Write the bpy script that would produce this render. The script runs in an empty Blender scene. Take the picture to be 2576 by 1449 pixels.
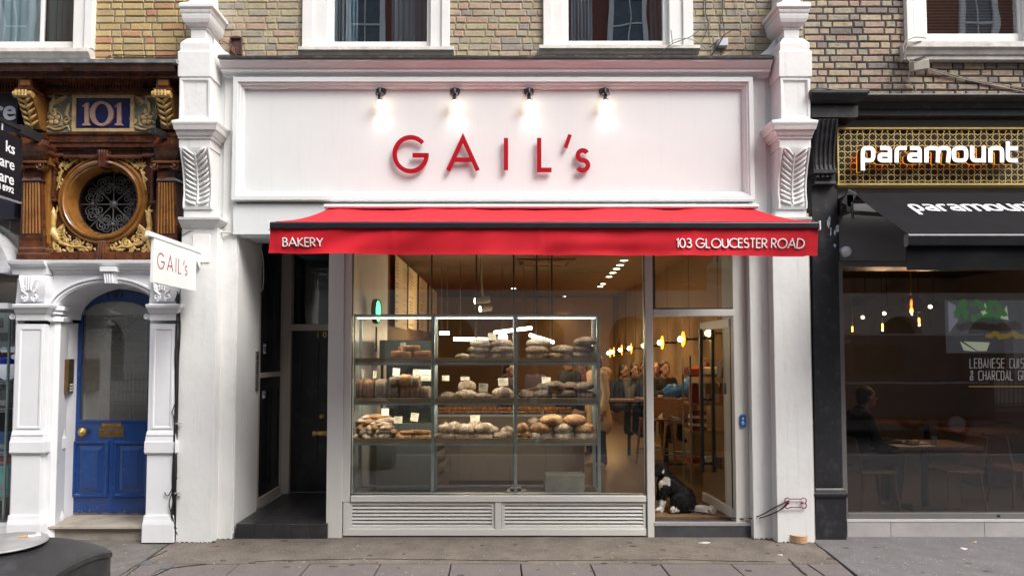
import bpy, bmesh, math, random
from mathutils import Vector, Matrix, noise
random.seed(11)
SC = bpy.context.scene
COL = SC.collection
PI = math.pi
# ---------------------------------------------------------------- camera
F, CX, CY, CAMZ, DIST, PITCH = 1687.0, 1250.0, 818.4, 1.85, 7.0, math.radians(2.6)
cd = bpy.data.cameras.new("camera")
cd.sensor_width = 36
cd.lens = 36 * F / 2576
cd.shift_x = (1288 - CX) / 2576
cd.shift_y = (CY - 724.5) / 2576
cd.clip_start = 0.05
cd.clip_end = 2000
cam = bpy.data.objects.new("camera", cd)
COL.objects.link(cam)
cam.location = (0, -DIST, CAMZ)
cam.rotation_euler = (PI / 2 + PITCH, 0, 0)
SC.camera = cam
# ---------------------------------------------------------------- sky, sun, exposure
SUN_EL, SUN_AZ = math.radians(52), math.radians(48)      # azimuth measured from the camera side towards +X
W = bpy.data.worlds.new("World")
SC.world = W
W.use_nodes = True
nt = W.node_tree
sky = nt.nodes.new('ShaderNodeTexSky')
sky.sky_type = 'NISHITA'
sky.sun_disc = False
sky.sun_elevation = SUN_EL
sky.sun_rotation = PI - SUN_AZ
sky.air_density = 1.0
sky.dust_density = 5.0
sky.ozone_density = 0.6
hs = nt.nodes.new('ShaderNodeHueSaturation')
hs.inputs['Saturation'].default_value = 0.55
bg = nt.nodes['Background']
nt.links.new(sky.outputs[0], hs.inputs['Color'])
nt.links.new(hs.outputs[0], bg.inputs[0])
bg.inputs[1].default_value = 0.15
sl = bpy.data.lights.new("sun", 'SUN')
sl.energy = 1.2
sl.angle = math.radians(26)
sl.color = (1.0, 0.98, 0.955)
so = bpy.data.objects.new("sun", sl)
COL.objects.link(so)
so.location = (5, -30, 40)
sdir = Vector((math.sin(SUN_AZ) * math.cos(SUN_EL), -math.cos(SUN_AZ) * math.cos(SUN_EL), math.sin(SUN_EL)))
so.rotation_euler = (-sdir).to_track_quat('-Z', 'Y').to_euler()
SC.view_settings.view_transform = 'Standard'
SC.view_settings.look = 'None'
SC.view_settings.gamma = 1
SC.view_settings.exposure = 1.12
SC.cycles.use_denoising = True
SC.cycles.max_bounces = 10
SC.cycles.transparent_max_bounces = 16
SC.cycles.sample_clamp_indirect = 6

# ---------------------------------------------------------------- helpers
CP, SP = math.cos(PITCH), math.sin(PITCH)
def P(px, py, Y=0.0):
    """survey point: place seen at photo position (px, py) lying on the plane Y"""
    a = (px - CX) / F; b = (CY - py) / F
    dy = CP - b * SP; dz = SP + b * CP
    t = (Y + DIST) / dy
    return Vector((a * t, Y, CAMZ + dz * t))
def XZ(px, py, Y=0.0):
    p = P(px, py, Y); return p.x, p.z
def SCALE(Y): return (Y + DIST) / F          # metres per photo unit at depth Y

class MB:
    def __init__(s): s.v = []; s.f = []; s.mi = []; s.cur = 0
    def add(s, vs, fs):
        o = len(s.v); s.v += [tuple(v) for v in vs]
        for f in fs: s.f.append(tuple(i + o for i in f)); s.mi.append(s.cur)
        return s
    def box(s, x0, x1, y0, y1, z0, z1):
        x0, x1 = sorted((x0, x1)); y0, y1 = sorted((y0, y1)); z0, z1 = sorted((z0, z1))
        return s.add([(x0,y0,z0),(x1,y0,z0),(x1,y1,z0),(x0,y1,z0),(x0,y0,z1),(x1,y0,z1),(x1,y1,z1),(x0,y1,z1)],
              [(0,3,2,1),(4,5,6,7),(0,1,5,4),(1,2,6,5),(2,3,7,6),(3,0,4,7)])
    def pbox(s, a, b, c, d, Yf, Yb):
        """box whose front face (plane Yf) covers the photo rectangle a,b - c,d"""
        p = P(a, (b + d) / 2, Yf); q = P(c, (b + d) / 2, Yf); m = (a + c) / 2
        return s.box(p.x, q.x, Yf, Yb, P(m, d, Yf).z, P(m, b, Yf).z)
    def obox(s, c, size, rot):
        hx, hy, hz = size[0]/2, size[1]/2, size[2]/2
        M = rot if isinstance(rot, Matrix) else Matrix.Rotation(rot, 3, 'Z')
        vs = [Vector(c) + M @ Vector((x*hx, y*hy, z*hz)) for z in (-1,1) for (x,y) in ((-1,-1),(1,-1),(1,1),(-1,1))]
        return s.add(vs, [(0,3,2,1),(4,5,6,7),(0,1,5,4),(1,2,6,5),(2,3,7,6),(3,0,4,7)])
    def loft(s, secs, closed=False, caps=True):
        n = len(secs[0]); o = len(s.v)
        for r in secs: s.v += [tuple(p) for p in r]
        m = len(secs)
        for i in range(m - (0 if closed else 1)):
            a = o + i * n; b = o + ((i + 1) % m) * n
            for j in range(n):
                k = (j + 1) % n
                s.f.append((a + j, a + k, b + k, b + j)); s.mi.append(s.cur)
        if caps and not closed:
            s.f.append(tuple(o + j for j in reversed(range(n)))); s.mi.append(s.cur)
            s.f.append(tuple(o + (m - 1) * n + j for j in range(n))); s.mi.append(s.cur)
        return s
    def rects(s, secs):
        """stack of horizontal rectangles (x0,x1,y0,y1,z)"""
        return s.loft([[(a,c,z),(b,c,z),(b,d,z),(a,d,z)] for (a,b,c,d,z) in secs])
    def prism(s, poly, y0, y1):
        """polygon in (x,z), counter-clockwise seen from the street, extruded along y"""
        n = len(poly)
        s.add([(x,y0,z) for x,z in poly] + [(x,y1,z) for x,z in poly],
              [tuple(range(n)), tuple(reversed(range(n,2*n)))] + [(i, i+n, (i+1)%n+n, (i+1)%n) for i in range(n)])
        return s
    def prism_x(s, poly, x0, x1):
        """profile in (y,z) run along x"""
        n = len(poly)
        return s.add([(x0,y,z) for y,z in poly] + [(x1,y,z) for y,z in poly],
              [tuple(range(n)), tuple(reversed(range(n,2*n)))] + [(i, i+n, (i+1)%n+n, (i+1)%n) for i in range(n)])
    def prism_z(s, poly, z0, z1):
        n = len(poly)
        return s.add([(x,y,z0) for x,y in poly] + [(x,y,z1) for x,y in poly],
              [tuple(reversed(range(n))), tuple(range(n,2*n))] + [(i, (i+1)%n, (i+1)%n+n, i+n) for i in range(n)])
    def tube(s, pts, r, n=8, closed=False, caps=True):
        pts = [Vector(p) for p in pts]; m = len(pts)
        rs = r if isinstance(r, (list, tuple)) else [r] * m
        T = []
        for i in range(m):
            a = pts[i-1] if (i > 0 or closed) else pts[i]; b = pts[(i+1) % m] if (i < m-1 or closed) else pts[i]
            t = (b - a); T.append(t.normalized() if t.length > 1e-9 else Vector((0,0,1)))
        u = T[0].orthogonal().normalized(); secs = []
        for i in range(m):
            u = (u - T[i] * u.dot(T[i]))
            u = u.normalized() if u.length > 1e-6 else T[i].orthogonal().normalized()
            w = T[i].cross(u)
            secs.append([pts[i] + (u*math.cos(2*PI*j/n) + w*math.sin(2*PI*j/n)) * rs[i] for j in range(n)])
        return s.loft(secs, closed, caps)
    def lathe(s, prof, c=(0,0,0), n=24, axis='z', sq=None):
        """profile of (radius, height)"""
        c = Vector(c); secs = []
        for r, h in prof:
            ring = []
            for j in range(n):
                a = 2*PI*j/n; x, y = r*math.cos(a), r*math.sin(a)
                ring.append(c + (Vector((x,y,h)) if axis == 'z' else Vector((x,-h,y)) if axis == 'y' else Vector((h,x,y))))
            secs.append(ring)
        if axis == 'y': secs = [list(reversed(r)) for r in secs]; secs = [r for r in secs]
        return s.loft(secs, caps=False)
    def ell(s, c, rad, rot=None, nu=14, nv=9, fn=None):
        c = Vector(c); secs = []
        for i in range(nv + 1):
            th = PI * min(max(i / nv, 0.012), 0.988); ring = []
            for j in range(nu):
                ph = 2*PI*j/nu
                d = Vector((math.sin(th)*math.cos(ph), math.sin(th)*math.sin(ph), -math.cos(th)))
                p = Vector((d.x*rad[0], d.y*rad[1], d.z*rad[2]))
                if fn: p = fn(p, d)
                if rot is not None: p = rot @ p
                ring.append(c + p)
            secs.append(ring)
        return s.loft(secs)
    def ribbon(s, pts, w, y0, y1, closed=False):
        """flat stroke of width w along points (x,z), solid between y0 and y1"""
        n = len(pts); L = []; Rr = []
        for i in range(n):
            a = pts[i-1] if (i > 0 or closed) else None; b = pts[i]; c = pts[(i+1) % n] if (i < n-1 or closed) else None
            def nrm(p, q):
                d = Vector((q[0]-p[0], q[1]-p[1])); d.normalize(); return Vector((-d.y, d.x))
            if a is None: m = nrm(b, c)
            elif c is None: m = nrm(a, b)
            else:
                n1, n2 = nrm(a, b), nrm(b, c); m = n1 + n2
                if m.length < 1e-4: m = n1
                else: m.normalize(); m = m / max(0.35, m.dot(n1))
            h = w / 2
            L.append((b[0]+m.x*h, b[1]+m.y*h)); Rr.append((b[0]-m.x*h, b[1]-m.y*h))
        secs = [[(Rr[i][0],y0,Rr[i][1]),(L[i][0],y0,L[i][1]),(L[i][0],y1,L[i][1]),(Rr[i][0],y1,Rr[i][1])] for i in range(n)]
        return s.loft(secs, closed)
    def build(s, name, mat, parent=None, bevel=0, smooth=None, seg=2, loc=None):
        me = bpy.data.meshes.new(name)
        me.from_pydata(s.v, [], s.f)
        mats = mat if isinstance(mat, (list, tuple)) else [mat]
        for m in mats: me.materials.append(m)
        if len(mats) > 1: me.polygons.foreach_set('material_index', s.mi)
        bm = bmesh.new(); bm.from_mesh(me); bmesh.ops.recalc_face_normals(bm, faces=bm.faces); bm.to_mesh(me); bm.free()
        o = bpy.data.objects.new(name, me); COL.objects.link(o)
        if parent is not None:
            o.parent = parent
            o.matrix_parent_inverse = Matrix.Translation(-parent.location) if parent.type == 'EMPTY' and parent.parent is None else Matrix()
        if bevel:
            b = o.modifiers.new('bevel', 'BEVEL'); b.width = bevel; b.segments = seg; b.limit_method = 'ANGLE'; b.angle_limit = math.radians(40)
        if smooth:
            me.shade_smooth() if smooth is True else me.set_sharp_from_angle(angle=math.radians(smooth))
            if smooth is not True: me.polygons.foreach_set('use_smooth', [True]*len(me.polygons)); me.set_sharp_from_angle(angle=math.radians(smooth))
        return o

def tag(o, label, cat, group=None):
    o['label'] = label; o['category'] = cat
    if group: o['group'] = group
    return o
def structure(o, kind='structure'):
    o['kind'] = kind; return o
def thing(name, label, cat, loc=(0,0,0), group=None):
    o = bpy.data.objects.new(name, None); COL.objects.link(o); o.location = loc; o.empty_display_size = 0.1
    return tag(o, label, cat, group)
def copy_tree(o, loc, label, rot=None):
    """a copy of a thing, its parts and sub-parts"""
    r = o.copy(); COL.objects.link(r); r.location = loc; r['label'] = label
    if rot is not None: r.rotation_euler = rot
    for ch in list(o.children):
        c = ch.copy(); COL.objects.link(c); c.parent = r; c.matrix_parent_inverse = ch.matrix_parent_inverse.copy()
        for g in list(ch.children):
            d = g.copy(); COL.objects.link(d); d.parent = c; d.matrix_parent_inverse = g.matrix_parent_inverse.copy()
    return r
def ngon_frame(mb, a, b, c, d, w, Yf, Yb):
    """rectangular frame of four butted members, photo rectangle a,b - c,d, member width w (photo units)"""
    mb.pbox(a, b, c, b + w, Yf, Yb); mb.pbox(a, d - w, c, d, Yf, Yb)
    mb.pbox(a, b + w, a + w, d - w, Yf, Yb); mb.pbox(c - w, b + w, c, d - w, Yf, Yb)
    return mb
def bolection(mb, a, b, c, d, Yf, prof):
    """mitred picture-frame moulding; prof = list of (inset in photo units, y)"""
    secs = []
    for ins, y in prof:
        p = P(a + ins, b + ins, Yf); q = P(c - ins, d - ins, Yf)
        secs.append([(p.x, y, q.z), (q.x, y, q.z), (q.x, y, p.z), (p.x, y, p.z)])
    mb.loft(secs, caps=False); return mb
def arc(cx, cz, rx, rz, a0, a1, n=14, e=2.0):
    out = []
    for i in range(n + 1):
        a = math.radians(a0 + (a1 - a0) * i / n); c, s_ = math.cos(a), math.sin(a)
        out.append((cx + rx * math.copysign(abs(c) ** (2/e), c), cz + rz * math.copysign(abs(s_) ** (2/e), s_)))
    return out
def spiral(cx, cz, r0, r1, a0, turns, n=22):
    return [(cx + (r0+(r1-r0)*i/n)*math.cos(math.radians(a0)+2*PI*turns*i/n), cz + (r0+(r1-r0)*i/n)*math.sin(math.radians(a0)+2*PI*turns*i/n)) for i in range(n+1)]

# ---------------------------------------------------------------- materials
def srgb(r, g, b):
    f = lambda c: (c/255/12.92) if c/255 <= 0.04045 else ((c/255+0.055)/1.055)**2.4
    return (f(r), f(g), f(b))
MATS = {}
def mat(name, col, rough=0.6, var=0.08, scale=6.0, bump=0.0, bscale=60.0, metal=0.0, spec=0.5, stain=None, stain_amt=0.0, stain_scale=3.0, coat=0.0, sheen=0.0, streak=0.0):
    """paint/stone/etc with mottled tone, optional stains and surface grain"""
    if name in MATS: return MATS[name]
    m = bpy.data.materials.new(name); m.use_nodes = True; t = m.node_tree; N, L = t.nodes, t.links
    b = N['Principled BSDF']
    b.inputs['Roughness'].default_value = rough; b.inputs['Metallic'].default_value = metal
    b.inputs['Specular IOR Level'].default_value = spec
    if coat: b.inputs['Coat Weight'].default_value = coat; b.inputs['Coat Roughness'].default_value = 0.08
    if sheen: b.inputs['Sheen Weight'].default_value = sheen
    tc = N.new('ShaderNodeTexCoord')
    nz = N.new('ShaderNodeTexNoise'); nz.inputs['Scale'].default_value = scale; nz.inputs['Detail'].default_value = 6; nz.inputs['Roughness'].default_value = 0.65
    L.new(tc.outputs['Object'], nz.inputs['Vector'])
    rp = N.new('ShaderNodeValToRGB')
    lo = [max(0, c * (1 - var * 1.6)) for c in col]; hi = [min(1, c * (1 + var)) for c in col]
    rp.color_ramp.elements[0].position = 0.3; rp.color_ramp.elements[1].position = 0.7
    rp.color_ramp.elements[0].color = (*lo, 1); rp.color_ramp.elements[1].color = (*hi, 1)
    L.new(nz.outputs['Fac'], rp.inputs['Fac']); out = rp.outputs['Color']
    if stain is not None:
        n2 = N.new('ShaderNodeTexNoise'); n2.inputs['Scale'].default_value = stain_scale; n2.inputs['Detail'].default_value = 9; n2.inputs['Roughness'].default_value = 0.7
        L.new(tc.outputs['Object'], n2.inputs['Vector'])
        r2 = N.new('ShaderNodeValToRGB'); r2.color_ramp.elements[0].position = 0.52; r2.color_ramp.elements[1].position = 0.72
        r2.color_ramp.elements[0].color = (0,0,0,1); r2.color_ramp.elements[1].color = (stain_amt,)*3 + (1,)
        L.new(n2.outputs['Fac'], r2.inputs['Fac'])
        mx = N.new('ShaderNodeMix'); mx.data_type = 'RGBA'; L.new(r2.outputs['Color'], mx.inputs['Factor'])
        L.new(out, mx.inputs['A']); mx.inputs['B'].default_value = (*stain, 1); out = mx.outputs['Result']
    if streak:
        mp = N.new('ShaderNodeMapping'); mp.inputs['Scale'].default_value = (9, 9, .55); L.new(tc.outputs['Object'], mp.inputs['Vector'])
        n4 = N.new('ShaderNodeTexNoise'); n4.inputs['Scale'].default_value = 2.2; n4.inputs['Detail'].default_value = 8; n4.inputs['Roughness'].default_value = .68; L.new(mp.outputs[0], n4.inputs['Vector'])
        r4 = N.new('ShaderNodeValToRGB'); r4.color_ramp.elements[0].position = .54; r4.color_ramp.elements[1].position = .80; r4.color_ramp.elements[0].color = (0,0,0,1); r4.color_ramp.elements[1].color = (streak,)*3 + (1,); L.new(n4.outputs['Fac'], r4.inputs['Fac'])
        m4 = N.new('ShaderNodeMix'); m4.data_type = 'RGBA'; L.new(r4.outputs['Color'], m4.inputs['Factor']); L.new(out, m4.inputs['A']); m4.inputs['B'].default_value = (.30,.275,.235,1); out = m4.outputs['Result']
    L.new(out, b.inputs['Base Color'])
    rr = N.new('ShaderNodeMapRange'); rr.inputs['To Min'].default_value = max(0, rough-0.08); rr.inputs['To Max'].default_value = min(1, rough+0.1)
    L.new(nz.outputs['Fac'], rr.inputs['Value']); L.new(rr.outputs['Result'], b.inputs['Roughness'])
    if bump:
        n3 = N.new('ShaderNodeTexNoise'); n3.inputs['Scale'].default_value = bscale; n3.inputs['Detail'].default_value = 5
        L.new(tc.outputs['Object'], n3.inputs['Vector'])
        bp = N.new('ShaderNodeBump'); bp.inputs['Strength'].default_value = min(1, bump); bp.inputs['Distance'].default_value = 0.006
        L.new(n3.outputs['Fac'], bp.inputs['Height']); L.new(bp.outputs['Normal'], b.inputs['Normal'])
    MATS[name] = m; return m
def emit(name, col, strength):
    if name in MATS: return MATS[name]
    m = bpy.data.materials.new(name); m.use_nodes = True; b = m.node_tree.nodes['Principled BSDF']
    b.inputs['Base Color'].default_value = (*[min(1, c) for c in col], 1)
    b.inputs['Emission Color'].default_value = (*col, 1); b.inputs['Emission Strength'].default_value = strength
    MATS[name] = m; return m
def glass(name, tint=(0.95, 0.97, 0.96), f0=0.05, gain=1.0, wob=0.0, frost=0.0):
    """thin pane: clear with a Fresnel mirror on each face"""
    if name in MATS: return MATS[name]
    m = bpy.data.materials.new(name); m.use_nodes = True; t = m.node_tree; N, L = t.nodes, t.links
    N.remove(N['Principled BSDF'])
    g = N.new('ShaderNodeNewGeometry'); d = N.new('ShaderNodeVectorMath'); d.operation = 'DOT_PRODUCT'
    L.new(g.outputs['Normal'], d.inputs[0]); L.new(g.outputs['Incoming'], d.inputs[1])
    def M(op, a, b=None, c=None):
        n = N.new('ShaderNodeMath'); n.operation = op
        for i, x in enumerate((a, b)):
            if x is None: continue
            if isinstance(x, (int, float)): n.inputs[i].default_value = x
            else: L.new(x, n.inputs[i])
        return n.outputs[0]
    a = M('ABSOLUTE', d.outputs['Value']); k = M('POWER', M('SUBTRACT', 1.0, a), 5.0)
    fac = M('ADD', M('MULTIPLY', k, 1 - f0), f0 * gain)
    tr = N.new('ShaderNodeBsdfTransparent'); tr.inputs['Color'].default_value = (*tint, 1)
    gl = N.new('ShaderNodeBsdfGlossy'); gl.inputs['Roughness'].default_value = 0.0; gl.inputs['Color'].default_value = (1,1,1,1)
    if wob:
        tc = N.new('ShaderNodeTexCoord'); nz = N.new('ShaderNodeTexNoise'); nz.inputs['Scale'].default_value = 1.6; nz.inputs['Detail'].default_value = 1
        L.new(tc.outputs['Object'], nz.inputs['Vector']); bp = N.new('ShaderNodeBump'); bp.inputs['Strength'].default_value = wob; bp.inputs['Distance'].default_value = 0.02
        L.new(nz.outputs['Fac'], bp.inputs['Height']); L.new(bp.outputs['Normal'], gl.inputs['Normal'])
    mx = N.new('ShaderNodeMixShader'); L.new(fac, mx.inputs['Fac']); L.new(tr.outputs[0], mx.inputs[1]); L.new(gl.outputs[0], mx.inputs[2])
    last = mx.outputs[0]
    if frost:
        df = N.new('ShaderNodeBsdfDiffuse'); df.inputs['Color'].default_value = (.5,.49,.46,1); m2 = N.new('ShaderNodeMixShader'); m2.inputs['Fac'].default_value = frost
        L.new(last, m2.inputs[1]); L.new(df.outputs[0], m2.inputs[2]); last = m2.outputs[0]
    L.new(last, N['Material Output'].inputs['Surface'])
    MATS[name] = m; return m
def island_mat(name, cols, rough=0.85, stain=(0.05,0.045,0.04), stain_amt=0.5, bump=0.6, vscale=22):
    """every separate brick takes its own tone from the list"""
    if name in MATS: return MATS[name]
    m = bpy.data.materials.new(name); m.use_nodes = True; t = m.node_tree; N, L = t.nodes, t.links; b = N['Principled BSDF']
    b.inputs['Roughness'].default_value = rough
    g = N.new('ShaderNodeNewGeometry'); rp = N.new('ShaderNodeValToRGB'); rp.color_ramp.interpolation = 'CONSTANT'
    while len(rp.color_ramp.elements) < len(cols): rp.color_ramp.elements.new(0.5)
    for i, c in enumerate(cols): rp.color_ramp.elements[i].position = i/len(cols); rp.color_ramp.elements[i].color = (*c, 1)
    L.new(g.outputs['Random Per Island'], rp.inputs['Fac'])
    tc = N.new('ShaderNodeTexCoord')
    def nz(sc, p0, p1, amt):
        n = N.new('ShaderNodeTexNoise'); n.inputs['Scale'].default_value = sc; n.inputs['Detail'].default_value = 8; n.inputs['Roughness'].default_value = 0.7
        L.new(tc.outputs['Object'], n.inputs['Vector']); r = N.new('ShaderNodeValToRGB')
        r.color_ramp.elements[0].position = p0; r.color_ramp.elements[1].position = p1
        r.color_ramp.elements[0].color = (0,0,0,1); r.color_ramp.elements[1].color = (amt,)*3+(1,)
        L.new(n.outputs['Fac'], r.inputs['Fac']); return n, r.outputs['Color']
    n1, f1 = nz(vscale, 0.45, 0.75, stain_amt); n2, f2 = nz(1.3, 0.5, 0.7, stain_amt*0.8)
    c = rp.outputs['Color']
    for f, colr in ((f1, stain), (f2, stain)):
        mx = N.new('ShaderNodeMix'); mx.data_type = 'RGBA'; L.new(f, mx.inputs['Factor']); L.new(c, mx.inputs['A']); mx.inputs['B'].default_value = (*colr, 1); c = mx.outputs['Result']
    L.new(c, b.inputs['Base Color'])
    bp = N.new('ShaderNodeBump'); bp.inputs['Strength'].default_value = bump; bp.inputs['Distance'].default_value = 0.008
    n3 = N.new('ShaderNodeTexNoise'); n3.inputs['Scale'].default_value = 45; n3.inputs['Detail'].default_value = 6
    L.new(tc.outputs['Object'], n3.inputs['Vector']); L.new(n3.outputs['Fac'], bp.inputs['Height']); L.new(bp.outputs['Normal'], b.inputs['Normal'])
    MATS[name] = m; return m
def wood(name, c1, c2, rough=0.5, scale=3.0, axis=0):
    if name in MATS: return MATS[name]
    m = bpy.data.materials.new(name); m.use_nodes = True; t = m.node_tree; N, L = t.nodes, t.links; b = N['Principled BSDF']
    b.inputs['Roughness'].default_value = rough
    tc = N.new('ShaderNodeTexCoord'); mp = N.new('ShaderNodeMapping'); sc = [14, 14, 14]; sc[axis] = 1.2
    mp.inputs['Scale'].default_value = sc; L.new(tc.outputs['Object'], mp.inputs['Vector'])
    n = N.new('ShaderNodeTexNoise'); n.inputs['Scale'].default_value = scale; n.inputs['Detail'].default_value = 7; n.inputs['Distortion'].default_value = 0.6
    L.new(mp.outputs[0], n.inputs['Vector']); r = N.new('ShaderNodeValToRGB')
    r.color_ramp.elements[0].position = 0.35; r.color_ramp.elements[1].position = 0.68
    r.color_ramp.elements[0].color = (*c1, 1); r.color_ramp.elements[1].color = (*c2, 1)
    L.new(n.outputs['Fac'], r.inputs['Fac']); L.new(r.outputs['Color'], b.inputs['Base Color'])
    MATS[name] = m; return m

WHITE = mat('white_paint', (0.72, 0.72, 0.70), 0.45, 0.03, 2.5, 0.18, 26, stain=(0.55,0.52,0.47), stain_amt=0.25, stain_scale=2.2)
WHITEC = mat('white_render', (0.69, 0.70, 0.69), 0.5, 0.03, 2.0, 0.4, 18, stain=(0.52,0.5,0.47), stain_amt=0.3, stain_scale=2.6, streak=0.38)
SMOOTHW = mat('fascia_white', (0.655, 0.685, 0.685), 0.4, 0.025, 0.8, 0.06, 9, streak=0.10)
STONEW = mat('shopfront_grey_white', (0.56, 0.555, 0.525), 0.42, 0.03, 2.0, streak=0.2, stain=(0.4,0.38,0.34), stain_amt=0.15, stain_scale=4)
SILL = mat('sill_stone', (0.56, 0.53, 0.49), 0.8, 0.12, 7, 0.5, 40, streak=0.4, stain=(0.25,0.23,0.2), stain_amt=0.6, stain_scale=6)
LEAD = mat('lead_flashing', (0.22, 0.23, 0.24), 0.55, 0.25, 9, 0.4, 20, stain=(0.5,0.5,0.48), stain_amt=0.5, stain_scale=9)
TARRY = mat('black_flashing', (0.03,0.03,0.028), 0.8, 0.3, 14, 0.8, 30, stain=(0.2,0.2,0.17), stain_amt=0.6, stain_scale=12)
BLACKP = mat('black_paint', (0.008,0.008,0.010), 0.38, 0.2, 4, 0.15, 30, stain=(0.05,0.05,0.055), stain_amt=0.6, stain_scale=5)
CHAR = mat('charcoal_paint', (0.014,0.014,0.017), 0.42, 0.15, 4, 0.15, 25, stain=(0.09,0.09,0.1), stain_amt=0.5, stain_scale=9)
DARKMET = mat('dark_metal', (0.02,0.02,0.022), 0.35, 0.1, 10, spec=0.6)
GALV = mat('galvanised_steel', (0.30,0.36,0.36), 0.35, 0.12, 30, metal=0.6)
BRASS = mat('brass', (0.50,0.33,0.10), 0.3, 0.25, 20, metal=1.0)
BRONZE = mat('aged_bronze', (0.20,0.13,0.06), 0.42, 0.3, 20, metal=0.8)
BROWNT = mat('brown_glazed_tile', (0.085,0.026,0.010), 0.16, 0.5, 7, 0.08, 20, stain=(0.22,0.085,0.02), stain_amt=0.6, stain_scale=5, coat=0.6)
AMBERT = mat('amber_glazed_tile', (0.25,0.11,0.024), 0.16, 0.35, 6, 0.05, 20, stain=(0.10,0.03,0.01), stain_amt=0.6, stain_scale=6, coat=0.6)
GOLDT = mat('gold_glazed_relief', (0.54,0.36,0.12), 0.3, 0.3, 16, stain=(0.15,0.07,0.02), stain_amt=0.7, stain_scale=22, coat=0.3)
CREAMT = mat('cream_glazed_relief', (0.56,0.41,0.20), 0.28, 0.2, 12, stain=(0.25,0.14,0.05), stain_amt=0.5, stain_scale=14, coat=0.4)
SAGE = mat('sage_tile', (0.20,0.24,0.18), 0.3, 0.2, 9, coat=0.3)
NAVYT = mat('navy_tile', (0.010,0.016,0.10), 0.18, 0.3, 8, coat=0.5)
BLUED = mat('blue_door_paint', (0.004,0.038,0.17), 0.25, 0.12, 3, 0.06, 14, stain=(0.010,0.055,0.24), stain_amt=0.5, stain_scale=4, coat=0.25)
RED = mat('sign_red', (0.33,0.0008,0.010), 0.45, 0.04, 3, spec=0.2)
CABLE = mat('cable_black', (0.012,0.012,0.012), 0.5, 0.1, 20)
CABLEW = mat('cable_grey', (0.32,0.29,0.25), 0.6, 0.2, 20)
PANE = glass('window_pane', (0.93,0.96,0.95), 0.055, 1.0, 0.10)
PANED = glass('upper_pane', (0.80,0.86,0.88), 0.10, 2.6, 0.12)
# ================================================================ ground
def ground_poly(name, pts, z0, z1, m, label=None):
    mb = MB(); mb.prism_z(pts, z0, z1); o = mb.build(name, m); structure(o); return o
ASPH = mat('road_asphalt', (0.035,0.035,0.037), 0.85, 0.25, 12, 0.6, 80)
APRON = mat('apron_concrete', (0.13,0.112,0.095), 0.8, 0.25, 3, 0.7, 90, stain=(0.045,0.04,0.036), stain_amt=0.7, stain_scale=5)
SLABM = mat('paving_slab', (0.125,0.108,0.106), 0.8, 0.12, 5, 0.5, 110, stain=(0.10,0.085,0.08), stain_amt=0.5, stain_scale=5)
GREYP = mat('grey_asphalt', (0.125,0.122,0.124), 0.82, 0.14, 5, 0.5, 110, stain=(0.09,0.085,0.085), stain_amt=0.5, stain_scale=4)
OLDP = mat('old_paving', (0.12,0.11,0.10), 0.85, 0.25, 4, 0.7, 60, stain=(0.07,0.075,0.045), stain_amt=0.6, stain_scale=6)
def grit(m, sc, lo, colr):
    """pale aggregate chips scattered in the surface"""
    t = m.node_tree; N, L = t.nodes, t.links; b = N['Principled BSDF']
    src = b.inputs['Base Color'].links[0].from_socket
    tc = N.new('ShaderNodeTexCoord'); v = N.new('ShaderNodeTexVoronoi'); v.inputs['Scale'].default_value = sc
    L.new(tc.outputs['Object'], v.inputs['Vector'])
    c1 = N.new('ShaderNodeMath'); c1.operation = 'LESS_THAN'; c1.inputs[1].default_value = 0.33; L.new(v.outputs['Distance'], c1.inputs[0])
    s = N.new('ShaderNodeSeparateColor'); L.new(v.outputs['Color'], s.inputs[0])
    c2 = N.new('ShaderNodeMath'); c2.operation = 'GREATER_THAN'; c2.inputs[1].default_value = lo; L.new(s.outputs[0], c2.inputs[0])
    c3 = N.new('ShaderNodeMath'); c3.operation = 'MULTIPLY'; L.new(c1.outputs[0], c3.inputs[0]); L.new(c2.outputs[0], c3.inputs[1])
    c4 = N.new('ShaderNodeMath'); c4.operation = 'MULTIPLY'; c4.inputs[1].default_value = 0.75; L.new(c3.outputs[0], c4.inputs[0])
    mx = N.new('ShaderNodeMix'); mx.data_type = 'RGBA'; L.new(c4.outputs[0], mx.inputs['Factor']); L.new(src, mx.inputs['A']); mx.inputs['B'].default_value = (*colr, 1)
    L.new(mx.outputs['Result'], b.inputs['Base Color'])
grit(APRON, 95, 0.72, (0.42,0.29,0.17)); grit(SLABM, 120, 0.9, (0.36,0.32,0.30)); grit(GREYP, 60, 0.965, (0.5,0.5,0.5)); grit(OLDP, 70, 0.95, (0.4,0.38,0.34))
structure(MB().box(-70,70,-70,60,-0.35,-0.14).build('road', ASPH))
KERBY = -5.6
structure(MB().box(-40,40,KERBY-0.15,KERBY,-0.35,-0.004).build('kerb', mat('granite_kerb', (0.3,0.29,0.28), 0.7, 0.15, 20)))
structure(MB().box(-40,40,KERBY+0.004,1.3,-0.34,-0.05).build('pavement_bed', mat('joint_dirt', (0.018,0.015,0.012), 0.95, 0.3, 9)))
g = lambda px, py: P(px, py, 0)  # only used for X
def gp(px, py, z=0.0):
    """point of the pavement seen at a photo position"""
    a = (px - CX) / F; b = (CY - py) / F; dy = CP - b*SP; dz = SP + b*CP; t = (z - CAMZ) / dz
    return (a*t, -DIST + dy*t)
xl0 = gp(452, 1352)[0]; xr0 = gp(2052, 1358)[0]
L0, L1 = gp(447, 1352), gp(318, 1449)
Rr0, Rr1, Rr2 = gp(2046, 1360), gp(2098, 1404), gp(2150, 1449)
slabY = -0.93
def ext(p, q, y): t = (y - p[1]) / (q[1] - p[1]); return (p[0] + (q[0]-p[0])*t, y)
La = ext(L0, L1, slabY); Ra = ext(Rr0, Rr2, slabY)
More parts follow.
